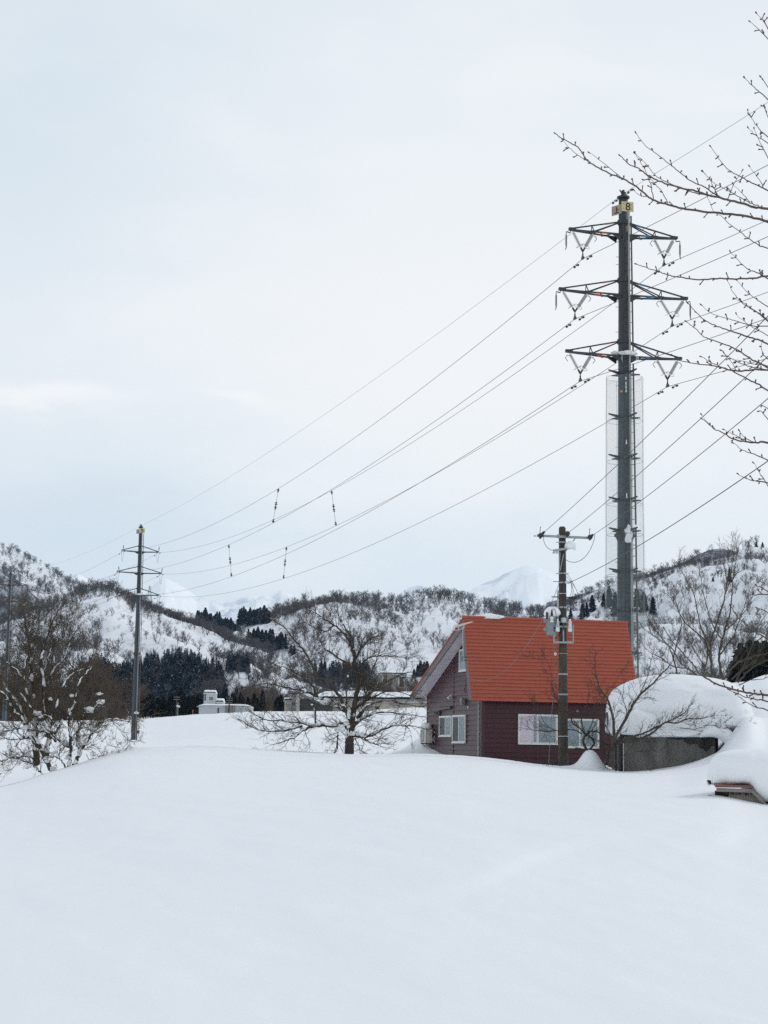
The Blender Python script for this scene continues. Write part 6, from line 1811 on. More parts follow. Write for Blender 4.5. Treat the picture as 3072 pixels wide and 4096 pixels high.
# --- cherry branches reaching in from the right ---------------------------------------------
YC = 14.0
def z7(pts): return [(2150 + x / 1.7993, y / 1.7993) for x, y in pts]
def z8(pts): return [(2450 + x / 1.923, 900 + y / 1.923) for x, y in pts]
def z4(pts): return [(2272 + x / 1.844, 2050 + y / 1.844) for x, y in pts]
CH = [(z7(p), w) for p, w in [
 ([(135, 965), (190, 1005), (290, 1060), (340, 1130), (400, 1185), (515, 1245), (640, 1300), (720, 1350), (800, 1420), (860, 1450), (960, 1480), (1070, 1507), (1270, 1530), (1430, 1545), (1560, 1570), (1659, 1600)], 9),
 ([(185, 1010), (240, 1075), (320, 1135), (380, 1165)], 3), ([(380, 1103), (490, 1185), (600, 1275), (640, 1300)], 3.5), ([(700, 1375), (740, 1408), (790, 1412)], 3.5),
 ([(705, 1108), (750, 1180), (790, 1265), (815, 1330), (835, 1440)], 3.5), ([(800, 1270), (850, 1330), (900, 1385), (940, 1465)], 3.5),
 ([(600, 1125), (660, 1180), (730, 1215), (800, 1265), (870, 1303), (1000, 1345), (1120, 1370), (1230, 1405), (1320, 1425), (1440, 1455), (1560, 1490), (1659, 1505)], 8.5),
 ([(705, 1108), (770, 1170), (830, 1240), (870, 1280), (960, 1325), (1040, 1360), (1150, 1390), (1230, 1408)], 4),
 ([(712, 962), (780, 1050), (860, 1110), (950, 1180), (1030, 1245), (1100, 1300), (1200, 1345), (1270, 1395), (1310, 1415)], 5),
 ([(1195, 1240), (1250, 1310), (1300, 1415)], 3), ([(1470, 1235), (1410, 1330), (1370, 1430)], 3.2), ([(1195, 1240), (1270, 1315), (1350, 1360), (1440, 1410), (1530, 1460), (1590, 1480)], 3.8), ([(1410, 1330), (1470, 1390), (1530, 1455)], 3),
 ([(1250, 1060), (1310, 1150), (1380, 1225), (1470, 1275), (1560, 1325), (1659, 1370)], 4.5), ([(1530, 1203), (1590, 1285), (1625, 1345)], 3),
 ([(1515, 800), (1560, 880), (1610, 945), (1659, 985)], 3.8), ([(1520, 925), (1590, 990), (1659, 1030)], 3.5), ([(1560, 930), (1620, 1060), (1659, 1140)], 3.2),
 ([(1495, 565), (1560, 630), (1659, 720)], 4), ([(1605, 555), (1659, 625)], 3), ([(1580, 100), (1640, 170), (1659, 205)], 3.5), ([(1535, 160), (1600, 220), (1659, 285)], 3.5), ([(1648, 800), (1659, 840)], 2.5),
 ([(1220, 1410), (1270, 1520), (1320, 1555), (1390, 1620), (1460, 1670), (1520, 1720), (1600, 1770), (1659, 1790)], 4)]]
CH += [(z8(p), w) for p, w in [
 ([(190, 303), (250, 325), (330, 350), (400, 375), (470, 395), (540, 405), (680, 420), (800, 412), (950, 415), (1050, 412), (1130, 402), (1196, 395)], 6.5),
 ([(910, 212), (980, 285), (1050, 345), (1120, 370), (1196, 410)], 4.5), ([(940, 570), (1000, 595), (1060, 635), (1130, 680), (1196, 735)], 4), ([(885, 430), (930, 520), (1010, 610), (1100, 665), (1196, 745)], 3.8),
 ([(960, 430), (1030, 510), (1100, 570), (1196, 630)], 3.5), ([(690, 620), (740, 665), (830, 705), (920, 730), (1010, 755), (1090, 780), (1196, 780)], 4), ([(955, 690), (1010, 740), (1080, 790), (1196, 850)], 3),
 ([(590, 610), (650, 680), (740, 750), (850, 795), (950, 830), (1060, 865), (1196, 915)], 6), ([(575, 748), (640, 800), (720, 870), (850, 910), (970, 965), (1080, 1040), (1196, 1100)], 5.5),
 ([(465, 1005), (520, 1040), (620, 1065), (740, 1078), (830, 1095), (900, 1115), (990, 1122), (1196, 1115)], 6), ([(690, 1015), (740, 1050), (820, 1085), (900, 1115), (1000, 1165), (1090, 1210), (1196, 1275)], 5.5),
 ([(845, 968), (900, 1020), (970, 1055), (1060, 1090), (1196, 1120)], 4), ([(910, 1030), (1010, 1050), (1110, 1075), (1196, 1085)], 3.5), ([(1150, 900), (1145, 940), (1160, 1000), (1196, 1030)], 3.2), ([(860, 990), (920, 1060), (950, 1115)], 2.8),
 ([(690, 1465), (740, 1530), (790, 1570)], 2.5), ([(695, 1495), (780, 1565), (860, 1605), (930, 1645), (1030, 1668), (1120, 1674), (1196, 1675)], 7), ([(865, 1577), (930, 1610), (1010, 1655)], 3), ([(980, 1590), (1020, 1640), (1080, 1668)], 3.5),
 ([(935, 1680), (1000, 1730), (1090, 1765), (1196, 1810)], 4), ([(1090, 1835), (1140, 1920), (1196, 2010)], 3), ([(970, 1920), (1030, 1950), (1100, 1970), (1196, 1985)], 4.5), ([(1135, 1430), (1196, 1490)], 3), ([(1150, 1390), (1196, 1412)], 3)]]
CH += [(z4(p), w) for p, w in [
 ([(715, 865), (770, 950), (850, 1040), (920, 1115), (960, 1180), (1010, 1215), (1100, 1265), (1200, 1300), (1300, 1325), (1400, 1340), (1475, 1350)], 8),
 ([(1190, 1310), (1260, 1340), (1320, 1365), (1400, 1380), (1475, 1395)], 5), ([(1240, 1335), (1310, 1395), (1400, 1440), (1475, 1460)], 4.5),
 ([(1200, 690), (1240, 760), (1320, 830), (1400, 890), (1475, 935)], 5), ([(1305, 595), (1370, 610), (1475, 605)], 4.5), ([(1390, 540), (1475, 580)], 4), ([(1395, 705), (1475, 735)], 3.8)]]
ch = thing('cherry_tree', gpt(3980, YC), 'budding bare cherry tree whose twigs reach in from the right edge', 'tree')
mt, mc, mbud = MB(), MB(), MB()
rng = random.Random(77)
tb = gpt(3980, YC, -.3); tt_ = at(3900, -300, YC)
trunk_pts = [tb, at(3960, 2700, YC), at(3930, 2000, YC + .1), at(3880, 1300, YC - .1), at(3920, 500, YC), tt_]
mt.tube(smooth_pts(trunk_pts, 4), [.20 - .13 * k / 20 for k in range(21)], 10)
for pl, w in CH:
    d0 = rng.uniform(-.5, .5); ends = pl[-1][0] > 3060
    P = [at(x, y, YC + d0 * (.4 + .6 * k / len(pl)) + rng.uniform(-.02, .02)) for k, (x, y) in enumerate(pl)]
    n_in = len(P)
    if ends:
        ex, ey = pl[-1]; sl = (pl[-1][1] - pl[-2][1]) / max(8, (pl[-1][0] - pl[-2][0]))
        P += [at(3300, ey + sl * 200 + 40, YC + d0), at(3600, ey + sl * 330 + 160, YC + d0 * .5), at(3920, min(2600, ey + sl * 400 + 420), YC)]
    S = smooth_pts(P, 5)
    wr = w * .62 / FPX * YC
    m = len(S); mi = (n_in - 1) * 5
    rr = [wr * (.34 + .66 * min(1, k / max(1, mi))) + (max(0, k - mi) / 15) * .028 * (w / 8) for k in range(m)]
    S = [p + V((rng.uniform(-1, 1), rng.uniform(-1, 1), rng.uniform(-1, 1))) * .0035 if k else p for k, p in enumerate(S)]
    mc.tube(S, rr, 6)
    # buds on short spurs
    acc_ = 0
    for k in range(0, mi):
        acc_ += (S[k + 1] - S[k]).length
        if k == 0 or acc_ > .075:
            acc_ = rng.uniform(-.03, .01)
            tan = (S[k] - S[k + 1]).normalized()
            for j in range(rng.choice((1, 1, 2))):
                o = V((rng.uniform(-1, 1), rng.uniform(-.5, .5), rng.uniform(-1, 1.4))); o = (o - tan * o.dot(tan)).normalized()
                d = (tan * rng.uniform(.3, 1.0) + o).normalized() if k else tan
                b = S[k]; l = rng.choice((.012, .018, .03, .045)) if k else .012
                mbud.tube([b, b + d * l], [.0045, .004], 5, False)
                for q_ in range(rng.choice((1, 2, 3)) if l > .015 else 1):
                    dq = (d + V((rng.uniform(-1, 1), rng.uniform(-1, 1), rng.uniform(-1, 1))) * .45).normalized()
                    e = b + d * l
                    mbud.lathe(e - dq * .004, dq, [(0, .003), (.006, .0062), (.013, .0055), (.021, .001)], 6)
mt.build('trunk', CHERRY, ch, smooth=True)
mc.build('branches', CHERRY, ch, smooth=True)
mbud.build('buds', mat('reddish_buds', (.085, .045, .038), .7, var=.2, vscale=20), ch)
# ------------------------------------------------------------------ woods on the hills
HBARK = mat('hill_tree_bark', (.085, .077, .084), .95, var=.2, vscale=.05)
HBROWN = mat('brown_thicket', (.092, .064, .050), .95, var=.5, vscale=.12)
CEDAR = mat('haze_blue_cedar', (.010, .036, .078), .9, var=.5, vscale=.35)  # blue tint of the distant air is mixed into the base colour
def dust(m, sc, lo, hi, colr=(.62, .66, .70)):
    nt_ = m.node_tree; b_ = nt_.nodes['Principled BSDF']; src_ = b_.inputs['Base Color'].links[0].from_socket
    tc_ = nt_.nodes.new('ShaderNodeTexCoord'); g_ = nt_.nodes.new('ShaderNodeNewGeometry'); n_ = nt_.nodes.new('ShaderNodeTexNoise'); n_.inputs['Scale'].default_value = sc; n_.inputs['Detail'].default_value = 3
    nt_.links.new(g_.outputs['Position'], n_.inputs['Vector']); r_ = nt_.nodes.new('ShaderNodeValToRGB'); r_.color_ramp.elements[0].position = lo; r_.color_ramp.elements[1].position = hi
    nt_.links.new(n_.outputs['Fac'], r_.inputs['Fac']); x_ = nt_.nodes.new('ShaderNodeMix'); x_.data_type = 'RGBA'; x_.inputs[7].default_value = (*colr, 1)
    nt_.links.new(r_.outputs['Color'], x_.inputs[0]); nt_.links.new(src_, x_.inputs[6]); nt_.links.new(x_.outputs[2], b_.inputs['Base Color'])
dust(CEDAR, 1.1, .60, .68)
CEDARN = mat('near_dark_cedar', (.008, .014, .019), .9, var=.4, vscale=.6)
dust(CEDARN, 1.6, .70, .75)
def tri_twig(vs, fs, p, q, r):
    d = (q - p).normalized(); x = d.orthogonal().normalized(); y = d.cross(x); b = len(vs)
    for k in range(3):
        a = 2 * math.pi * k / 3; vs.append(tuple(p + (x * math.cos(a) + y * math.sin(a)) * r))
    vs.append(tuple(q))
    fs += [(b, b + 1, b + 3), (b + 1, b + 2, b + 3), (b + 2, b, b + 3)]
def bare_template(seed, stems, nl, nt, spread, thick, upw=.35):
    """unit-height leafless tree: stems, limbs and twigs"""
    rng = random.Random(seed); vs, fs = [], []
    for s in range(stems):
        a = rng.uniform(0, 6.28); ln = rng.uniform(.15, .4) * spread if stems > 1 else .06
        top = V((math.cos(a) * ln, math.sin(a) * ln, rng.uniform(.75, 1.0))); base = V((rng.uniform(-.02, .02), rng.uniform(-.02, .02), -.04))
        mid = base * .5 + top * .5 + V((rng.uniform(-.04, .04), rng.uniform(-.04, .04), 0))
        tri_twig(vs, fs, base, mid * .6 + top * .4, .022 * thick); tri_twig(vs, fs, mid, top, .013 * thick)
        for l in range(nl):
            t = rng.uniform(.22, .95); p = base + (top - base) * t
            aa = rng.uniform(0, 6.28); L = rng.uniform(.25, .48) * spread * (1.25 - .75 * t)
            d = V((math.cos(aa), math.sin(aa), rng.uniform(.3, 1.1))).normalized(); q = p + d * L
            tri_twig(vs, fs, p, q, .010 * thick)
            for k in range(nt):
                tt = rng.uniform(.25, 1.0); b = p + (q - p) * tt
                dd = (d * .8 + V((rng.uniform(-1, 1), rng.uniform(-1, 1), rng.uniform(-.5, 1))) * .8 + ZX * upw).normalized()
                e = b + dd * rng.uniform(.08, .2); tri_twig(vs, fs, b, e, .0058 * thick)
                for _ in range(2):
                    b2 = b + (e - b) * rng.uniform(.3, .9); d2 = (dd + V((rng.uniform(-1, 1), rng.uniform(-1, 1), rng.uniform(-.6, 1)))).normalized()
                    tri_twig(vs, fs, b2, b2 + d2 * rng.uniform(.05, .12), .0048 * thick)
    return np.array(vs), np.array(fs)
def conifer_template(seed, tiers=17, w=.25, per=14):
    rng = random.Random(seed); vs, fs = [], []
    tri_twig(vs, fs, V((0, 0, -.05)), V((0, 0, .98)), .016)
    for t in range(tiers):
        z = .06 + .93 * (t / tiers) ** 1.0
        rad = w * (1 - t / tiers) ** .62 * rng.uniform(.75, 1.2) + .012
        for k in range(per):
            a = rng.uniform(0, 6.28); r = rad * rng.uniform(.65, 1.15); z0 = z + rng.uniform(-.02, .03)
            tip = V((math.cos(a) * r, math.sin(a) * r, z0 - r * rng.uniform(.05, .5)))
            s = V((-math.sin(a), math.cos(a), 0)) * (.030 + .16 * r)
            c = V((math.cos(a), math.sin(a), 0)) * r * .45 + ZX * (z0 + .015)
            b = len(vs); vs += [tuple(V((0, 0, z0 + .035))), tuple(c - s), tuple(tip), tuple(c + s), tuple(c - ZX * .035 * rng.uniform(.6, 1.6))]
            fs += [(b, b + 1, b + 4), (b, b + 4, b + 3), (b + 1, b + 2, b + 4), (b + 4, b + 2, b + 3), (b, b + 1, b + 3)]
    return np.array(vs), np.array(fs)
TB = [bare_template(1, 1, 16, 5, .80, 1.1, .6), bare_template(2, 3, 7, 5, .82, 1.0, .6), bare_template(3, 2, 9, 5, .9, 1.0, .55), bare_template(4, 4, 5, 5, .95, .9, .6)]
TSML = [bare_template(5, 3, 4, 3, 1.3, 1.3), bare_template(6, 4, 3, 3, 1.5, 1.2)]
TC = [conifer_template(11), conifer_template(12, 16, .22), conifer_template(13, 19, .27)]
TCS = [conifer_template(14, 10, .20, 8), conifer_template(15, 10, .17, 8)]
def merge(items, temps):
    """items: (point, height, rotation, template index, width factor) -> one big mesh"""
    VS, FS, n = [], [], 0
    for p, h, a, k, wf in items:
        v, f = temps[k]
        c, s = math.cos(a) * h * wf, math.sin(a) * h * wf
        w = np.empty_like(v)
        w[:, 0] = v[:, 0] * c - v[:, 1] * s + p[0]; w[:, 1] = v[:, 0] * s + v[:, 1] * c + p[1]; w[:, 2] = v[:, 2] * h + p[2]
        VS.append(w); FS.append(f + n); n += len(v)
    return np.concatenate(VS), np.concatenate(FS)
def masters(prefix, temps, m):
    out_ = []
    for i, (v, f) in enumerate(temps):
        me = bpy.data.meshes.new(prefix); me.from_pydata([tuple(x) for x in v], [], [tuple(int(q) for q in y) for y in f]); me.materials.append(m); me.update(); out_.append(me)
    return out_
def place(name, mesh, p, h, a, wf, label, cat, group):
    o = bpy.data.objects.new(name, mesh); COL.objects.link(o)
    o.location = p; o.rotation_euler = (0, 0, a); o.scale = (h * wf, h * wf, h)
    return tag(o, label, cat, group)
frng = random.Random(2024)
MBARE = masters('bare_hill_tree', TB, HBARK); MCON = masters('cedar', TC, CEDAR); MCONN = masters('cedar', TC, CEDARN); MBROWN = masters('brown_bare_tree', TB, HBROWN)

CAND = []      # (apparent size, hill, item)
def scatter(hn, n, hr, dens, x0=None, x1=None, seed=0, tmax=1.0):
    """leafless trees over a hill; dens(px, t, clump) -> probability"""
    H = HILLS[hn]; rng = random.Random(seed)
    a, b = (x0 if x0 is not None else max(-60, H.px[0])), (x1 if x1 is not None else min(3140, H.px[-1]))
    k = 0; tries = 0
    while k < n and tries < n * 40:
        tries += 1
        px = rng.uniform(a, b); t = rng.uniform(0.02, tmax) ** .8
        Y_ = H.Yb + (H.Yr - H.Yb) * t; x_ = (px - 1536) / FPX * Y_
        cl = noise.noise(V((x_ / 38, Y_ / 60, seed * 3.1))) + .5 * noise.noise(V((x_ / 13, Y_ / 22, seed)))
        if rng.random() > dens(px, t, cl): continue
        p = H.P(px, t)
        if hn == 'centre_hill' and px < 1160:
            qx, qy = proj(p)
            if any(a_ < qx < b_ and c_ < qy < d_ for a_, b_, c_, d_ in ((765, 960, 2478, 2575), (940, 1085, 2462, 2540), (980, 1150, 2545, 2665))): continue
        h = rng.uniform(*hr) * (1 + .25 * cl)
        CAND.append((h / p.y, hn, (p, h, rng.uniform(0, 6.28), rng.randrange(4), rng.uniform(.85, 1.25))))
        k += 1
sg = lambda x: 1 / (1 + math.exp(-x))
scatter('centre_hill', 1350, (4.8, 8.0), lambda px, t, c: .10 + .75 * sg((c - .02) * 7) + (.35 if t > .93 else 0) + (.5 * sg((1350 - px) / 90) if px < 1500 else 0), 560, 2420, 1)
scatter('centre_hill', 230, (5.0, 8.0), lambda px, t, c: 1 if t > .95 else 0, 560, 2420, 21)
scatter('left_hill', 1050, (3.3, 6.2), lambda px, t, c: (.06 + .8 * sg((c - .08) * 8)) * (.25 if 430 < px < 620 and .35 < t < .85 and c < .3 else 1) + (.7 if t > .9 else 0) + .35 * sg((250 - px) / 60), -60, 1100, 2)
scatter('left_hill', 520, (2.4, 4.2), lambda px, t, c: 1 if t > .93 else 0, 300, 1000, 22)
scatter('left_hill', 380, (3.6, 5.6), lambda px, t, c: .9 if t < .55 else .1, 860, 1420, 23)
scatter('right_hill', 1300, (2.2, 4.8), lambda px, t, c: .05 + .8 * sg((c - .10) * 8) + (.45 if t < .45 else 0), 2080, 3140, 3)
scatter('right_hill', 190, (2.4, 4.4), lambda px, t, c: 1 if t > .95 else 0, 2080, 2850, 24)
scatter('left_mountain', 950, (5, 9), lambda px, t, c: .01 + .95 * sg((c - .18) * 14), -60, 560, 4)
scatter('left_spur', 700, (5, 8), lambda px, t, c: .9, -60, 420, 5)
scatter('right_knoll', 600, (5, 7.5), lambda px, t, c: .9, 2500, 3100, 6)
CAND.sort(key=lambda c: -c[0])
LAB = {'centre_hill': 'leafless tree on the snowy hill behind the house and spreading tree', 'left_hill': 'leafless tree on the rounded hill behind pylon 9', 'right_hill': 'leafless scrubby tree on the steep right hillside'}
indiv, rest = [], {}
quota = {'centre_hill': 125, 'left_hill': 75, 'right_hill': 75}
for c in CAND:
    hn = c[1]
    p, h, a, k, wf = c[2]
    if quota.get(hn, 0) > 0:
        py = proj(p)
        if -40 < py[0] < 3110:
            quota[hn] -= 1
            o = bpy.data.objects.new('bare_hill_tree', MBARE[k]); COL.objects.link(o)
            o.location = p; o.rotation_euler = (0, 0, a); o.scale = (h * wf, h * wf, h)
            tag(o, LAB[hn], 'tree', 'leafless trees on the ' + hn.replace('_', ' '))
            continue
    rest.setdefault(hn, []).append(c[2])
STL = {'centre_hill': 'leafless woodland scattered over the snowy hill behind the house', 'left_hill': 'leafless woodland over the rounded hill behind pylon 9', 'right_hill': 'leafless scrub scattered over the steep right hillside', 'left_mountain': 'faint leafless woodland on the left mountain', 'left_spur': 'leafless woodland on the shaded left spur', 'right_knoll': 'leafless woodland on the dark right knoll'}
for hn, it in rest.items():
    v, f = merge(it, TB)
    o = npmesh('hillside_woodland', v, f, HBARK); tag(o, STL[hn], 'woodland', kind='stuff')
# low brush
def brush(hn, n, hr, dens, x0, x1, seed, m, label):
    H = HILLS[hn]; rng = random.Random(seed); it = []
    tries = 0
    while len(it) < n and tries < n * 30:
        tries += 1
        px = rng.uniform(x0, x1); t = rng.uniform(.01, 1.0)
        Y_ = H.Yb + (H.Yr - H.Yb) * t; x_ = (px - 1536) / FPX * Y_
        cl = noise.noise(V((x_ / 30, Y_ / 40, seed * 1.7))) + .6 * noise.noise(V((x_ / 8, Y_ / 14, seed)))
        if rng.random() > dens(px, t, cl): continue
        p = H.P(px, t)
        it.append((p, rng.uniform(*hr), rng.uniform(0, 6.28), rng.randrange(2), rng.uniform(1.0, 1.5)))
    v, f = merge(it, TSML); o = npmesh('hillside_brush', v, f, m); tag(o, label, 'brush', kind='stuff')
brush('centre_hill', 700, (1.2, 2.8), lambda px, t, c: sg((c - .15) * 8) + .6 * sg((1300 - px) / 80), 560, 2420, 31, HBARK, 'low grey brush on the snowy hill behind the house')
brush('left_hill', 800, (1.0, 2.4), lambda px, t, c: sg((c - .15) * 8) + (.5 if t > .9 else 0) + .4 * sg((200 - px) / 60), -60, 1300, 32, HBARK, 'low grey brush on the rounded left hill')
brush('right_hill', 900, (.7, 1.7), lambda px, t, c: sg((c - .18) * 8) + (.3 if t < .35 else 0), 2080, 3140, 33, HBARK, 'low grey brush on the steep right hillside')
brush('left_mountain', 200, (3, 6), lambda px, t, c: sg((c - .1) * 8), -60, 560, 34, HBARK, 'faint brush on the left mountain')

# conifers on the hills: each readable one is its own tree
def zoom2(x, y): return 700 + x / 2.011, 2050 + y / 2.011
def zoom4_(x, y): return 2272 + x / 1.844, 2050 + y / 1.844
def hillcedars(hn, pts, label, group, near=False):
    H = HILLS[hn]
    for px, py, hpx in pts:
        p, t = H.find(px, py)
        h = hpx / FPX * p.y * frng.uniform(.9, 1.1)
        k = frng.randrange(3)
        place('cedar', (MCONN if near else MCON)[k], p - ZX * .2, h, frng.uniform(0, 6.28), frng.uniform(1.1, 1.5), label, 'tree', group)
def scatterpoly(x0, x1, ytop, ybot, n, h, seed, zoom=zoom2):
    rng = random.Random(seed); out_ = []
    for i in range(n):
        x = x0 + (x1 - x0) * (i + rng.random()) / n; f = (x - x0) / (x1 - x0)
        yt = ytop[0] + (ytop[1] - ytop[0]) * f; yb_ = ybot[0] + (ybot[1] - ybot[0]) * f
        px, py = zoom(x, rng.uniform(yt, yb_)); out_.append((px, py, h * rng.uniform(.8, 1.2)))
    return out_
hillcedars('centre_hill', scatterpoly(165, 505, (860, 930), (890, 1010), 30, 50, 1), 'dark cedar in the diagonal row above the left hill ridge', 'cedars in the diagonal row')
hillcedars('centre_hill', scatterpoly(500, 750, (850, 850), (905, 905), 28, 54, 2), 'dark cedar in the blocky clump on the skyline left of the spreading tree', 'cedars in the skyline clump')
hillcedars('centre_hill', [(*zoom2(345, 830), 36)], 'lone dark cedar on the skyline above the diagonal row', 'lone cedars')
hillcedars('centre_hill', scatterpoly(580, 885, (1010, 1080), (1060, 1135), 32, 54, 3), 'dark cedar in the sloping strip behind the spreading tree top', 'cedars in the sloping strip')
hillcedars('centre_hill', [(*zoom2(930, 1135), 42), (*zoom2(955, 1140), 44)], 'dark cedar of the close pair right of the sloping strip', 'paired cedars')
hillcedars('centre_hill', [(2050 - 380 + x, y, h) for x, y, h in ((0, 2705, 55), (12, 2708, 62), (26, 2706, 60), (38, 2710, 66), (52, 2712, 52), (-14, 2708, 40))], 'dark cedar coloured haze blue just left of the house gable', 'cedars beside the gable')
hillcedars('right_hill', [(*zoom4_(x, b), (b - t) / 1.844) for x, t, b in ((20, 700, 800), (110, 660, 785), (140, 650, 770), (180, 605, 735), (265, 600, 695), (305, 545, 700), (350, 565, 765), (385, 590, 720), (510, 560, 700), (560, 580, 730), (630, 615, 745))], 'dark conifer around the foot of the netted pylon on the right hillside', 'conifers around the netted pylon')
hillcedars('right_hill', [(*zoom4_(1200, 515), 58)], 'big dark conifer high on the right hillside behind the slender tree', 'lone conifers')
hillcedars('right_hill', [(*zoom4_(1078, 505), 20)], 'small dark conifer left of the big one high on the right hillside', 'small conifers')
hillcedars('right_hill', [(*zoom4_(1405, 255), 22), (*zoom4_(1450, 235), 22)], 'tiny conifer on the top of the right ridge', 'ridge conifers')
# cedar plantation on the left: reads as one mass
H = HILLS['left_hill']; it = []
topx = [470, 520, 556, 600, 650, 700, 740, 790, 830, 880, 905]; topy = [2695, 2680, 2662, 2648, 2642, 2632, 2628, 2655, 2665, 2680, 2740]
rng = random.Random(9)
for i in range(1700):
    px = rng.uniform(470, 895); yt = np.interp(px, topx, topy); py = yt + (2835 - yt) * rng.random() ** .9
    p, t = H.find(px, py); it.append((p - ZX * .3, rng.uniform(42, 60) / FPX * p.y, rng.uniform(0, 6.28), rng.randrange(2), rng.uniform(.8, 1.15)))
for i in range(150):
    px, py = zoom2(rng.uniform(410, 600), rng.uniform(1205, 1290)); p, t = H.find(px, py); it.append((p - ZX * .3, rng.uniform(36, 50) / FPX * p.y, rng.uniform(0, 6.28), rng.randrange(2), rng.uniform(.8, 1.1)))
for i in range(150):
    px = rng.uniform(325, 470); py = 2720 + 90 * rng.random(); py -= 35 * math.exp(-((px - 400) / 45) ** 2)
    p, t = H.find(px, py); it.append((p - ZX * .3, rng.uniform(60, 85) / FPX * p.y, rng.uniform(0, 6.28), rng.randrange(2), rng.uniform(.9, 1.2)))
v, f = merge(it, TCS); o = npmesh('cedar_plantation', v, f, CEDAR); tag(o, 'dense dark cedar plantation coloured haze blue below the left hill', 'forest', kind='stuff')
H = HILLS['centre_hill']; it = []
for i in range(170):
    px = rng.uniform(1255, 1480); py = rng.uniform(2690, 2760) ; p, t = H.find(px, py); it.append((p - ZX * .3, rng.uniform(50, 70) / FPX * p.y, rng.uniform(0, 6.28), rng.randrange(2), rng.uniform(.8, 1.15)))
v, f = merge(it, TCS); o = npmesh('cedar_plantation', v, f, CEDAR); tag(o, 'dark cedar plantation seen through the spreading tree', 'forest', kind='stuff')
# valley-floor cedars behind the embankment
def floor_tree(px, ytop, ybase, Y, label, group, meshes, name='cedar', wf=1.0):
    p = at(px, ybase, Y); h = zat(px, ytop, Y) - p.z
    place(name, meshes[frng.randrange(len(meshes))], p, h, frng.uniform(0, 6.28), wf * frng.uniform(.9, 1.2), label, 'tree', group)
for x, t, w in ((10, 1440, 1.3), (40, 1395, 1.2), (75, 1480, 1.5), (110, 1470, 1.4), (140, 1490, 1.4), (175, 1455, 1.3), (205, 1490, 1.3)):
    px, py = zoom2(x, t); floor_tree(px, py, 2862, 436, 'black green cedar in the row left of the lookout building', 'cedars left of the lookout building', MCONN, wf=w)
for x, t in ((1030, 1320), (1075, 1345), (1110, 1335), (1160, 1360), (1200, 1350), (1245, 1365), (1262, 1330), (1330, 1290), (1370, 1355), (1420, 1345), (1455, 1360), (1000, 1350)):
    floor_tree(x / 1.844, 2050 + t / 1.844, 2868, 440, 'black green cedar in the dark row behind pylon 9', 'cedars behind pylon 9', MCONN, wf=1.5)
for x, t, w in ((340, 1440, 1.0), (395, 1425, 1.3), (430, 1470, 1.2), (460, 1450, 1.4), (485, 1475, 1.2), (525, 1450, 1.2), (545, 1490, 1.3), (585, 1480, 1.2), (635, 1450, 1.3), (660, 1490, 1.4), (700, 1425, 1.3), (850, 1465, 1.6), (820, 1480, 1.3)):
    px, py = zoom2(x, t); floor_tree(px, py, 2862, 432, 'black green cedar between the lookout building and the charcoal hall', 'cedars right of the lookout building', MCONN, wf=w)
for x, t in ((400, 1370), (490, 1400), (535, 1395), (600, 1440), (655, 1420), (755, 1480), (790, 1460)):
    px, py = zoom2(x, t); floor_tree(px, py, 2840, 500, 'thin pale cedar rising behind the lookout building row', 'thin cedars farther back', MCON, wf=.9)
for x, t, w in ((1215, 1090, 1.5), (1250, 1020, 1.5), (1275, 960, 1.4), (1320, 985, 1.6), (1340, 935, 1.5), (1375, 965, 1.4), (1395, 945, 1.5), (1425, 960, 1.5), (1455, 940, 1.5), (1490, 955, 1.5), (1530, 930, 1.5), (1300, 1060, 1.7), (1360, 1050, 1.7), (1440, 1060, 1.7), (1240, 1110, 1.5)):
    px, py = zoom4_(x, t); floor_tree(px, py, 2740, 236 + frng.uniform(-6, 10), 'tall black cedar in the dark stand at the right edge', 'cedars in the right edge stand', MCONN, wf=w)
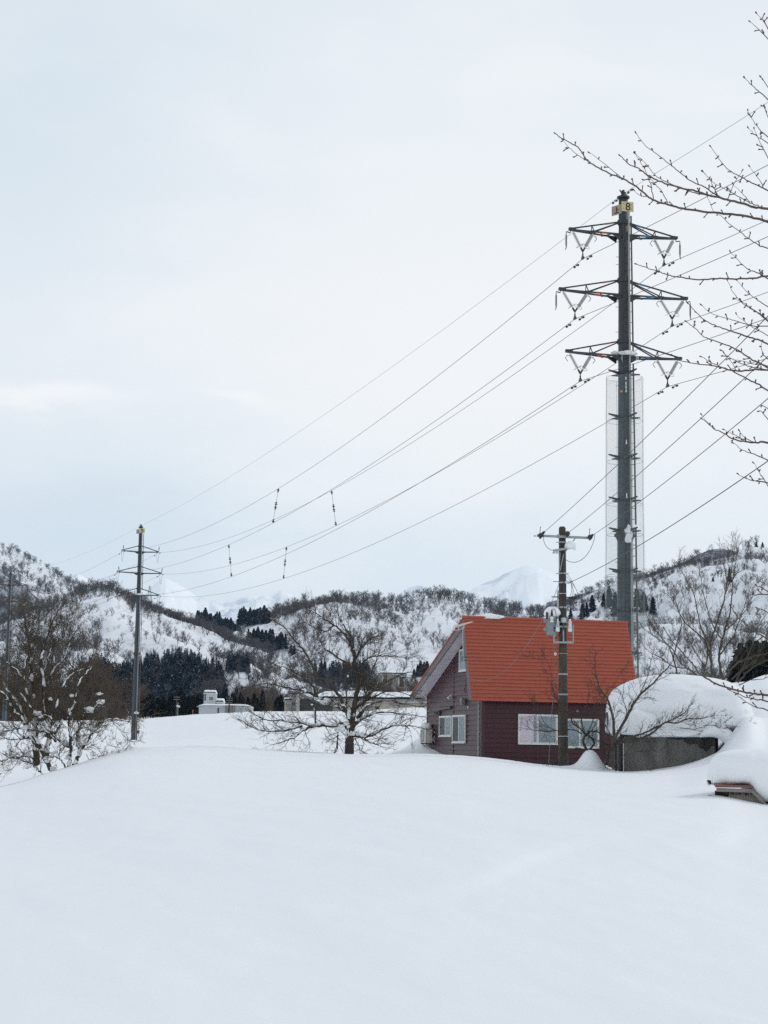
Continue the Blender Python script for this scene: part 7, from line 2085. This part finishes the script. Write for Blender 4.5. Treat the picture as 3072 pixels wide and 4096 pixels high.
# brown thicket behind the left tree
for i in range(34):
    px = -40 + 590 * (i + frng.random()) / 34
    top = 2620 + 60 * frng.random() + (70 if px > 440 else 0) + (20 if px < 80 else 0)
    floor_tree(px, top, 2900, frng.uniform(392, 432), 'brown leafless tree in the thicket behind the snow laden tree', 'brown thicket trees', MBROWN, 'brown_bare_tree', 1.0)
it = []
for i in range(150):
    px = rng.uniform(-60, 500); Y = rng.uniform(388, 450); p = at(px, 2895, Y)
    it.append((p, rng.uniform(4.5, 9.5) * (.7 if px > 440 else 1), rng.uniform(0, 6.28), rng.randrange(4), rng.uniform(.9, 1.4)))
v, f = merge(it, TB); o = npmesh('thicket', v, f, HBROWN); tag(o, 'dense reddish brown undergrowth behind the snow laden tree', 'thicket', kind='stuff')
it = []
for i in range(70):
    px = rng.choice((rng.uniform(950, 1180), rng.uniform(1420, 1700))); Y = rng.uniform(440, 500); p = at(px, 2850, Y)
    it.append((p, rng.uniform(3.5, 7.5) + (2.5 if px > 1400 else 0), rng.uniform(0, 6.28), rng.randrange(4), rng.uniform(.9, 1.3)))
v, f = merge(it, TB); o = npmesh('thicket', v, f, HBROWN); tag(o, 'brown undergrowth among the buildings behind the spreading tree', 'thicket', kind='stuff')
it = []
for i in range(120):
    px = rng.uniform(2520, 2900); Y = rng.uniform(150, 330); p = at(px, 2740 + 30 * rng.random(), Y); p.z = max(ground(p.x, p.y) - .3, p.z - 40)
    it.append((p, rng.uniform(1.2, 3.4), rng.uniform(0, 6.28), rng.randrange(4), rng.uniform(.9, 1.3)))
v, f = merge(it, TB); o = npmesh('thicket', v, f, HBARK); tag(o, 'grey leafless undergrowth behind the garage snow cap', 'thicket', kind='stuff')
HAZE = 2.8e-5
# ------------------------------------------------------------------ air
hb = MB(); hb.box((0, 3500, 410), (9000, 7800, 990 * 1.0))
hm = bpy.data.materials.new('haze')
hm.use_nodes = True
hn = hm.node_tree
for n in list(hn.nodes): hn.nodes.remove(n)
ho = hn.nodes.new('ShaderNodeOutputMaterial')
hv = hn.nodes.new('ShaderNodeVolumePrincipled')
hv.inputs['Color'].default_value = (.52, .77, 1.0, 1)
hv.inputs['Density'].default_value = HAZE
hv.inputs['Anisotropy'].default_value = 0.0
hn.links.new(hv.outputs[0], ho.inputs['Volume'])
hz = hb.build('haze', hm)
tag(hz, 'thin bluish winter haze filling the valley air', 'haze', kind='stuff')
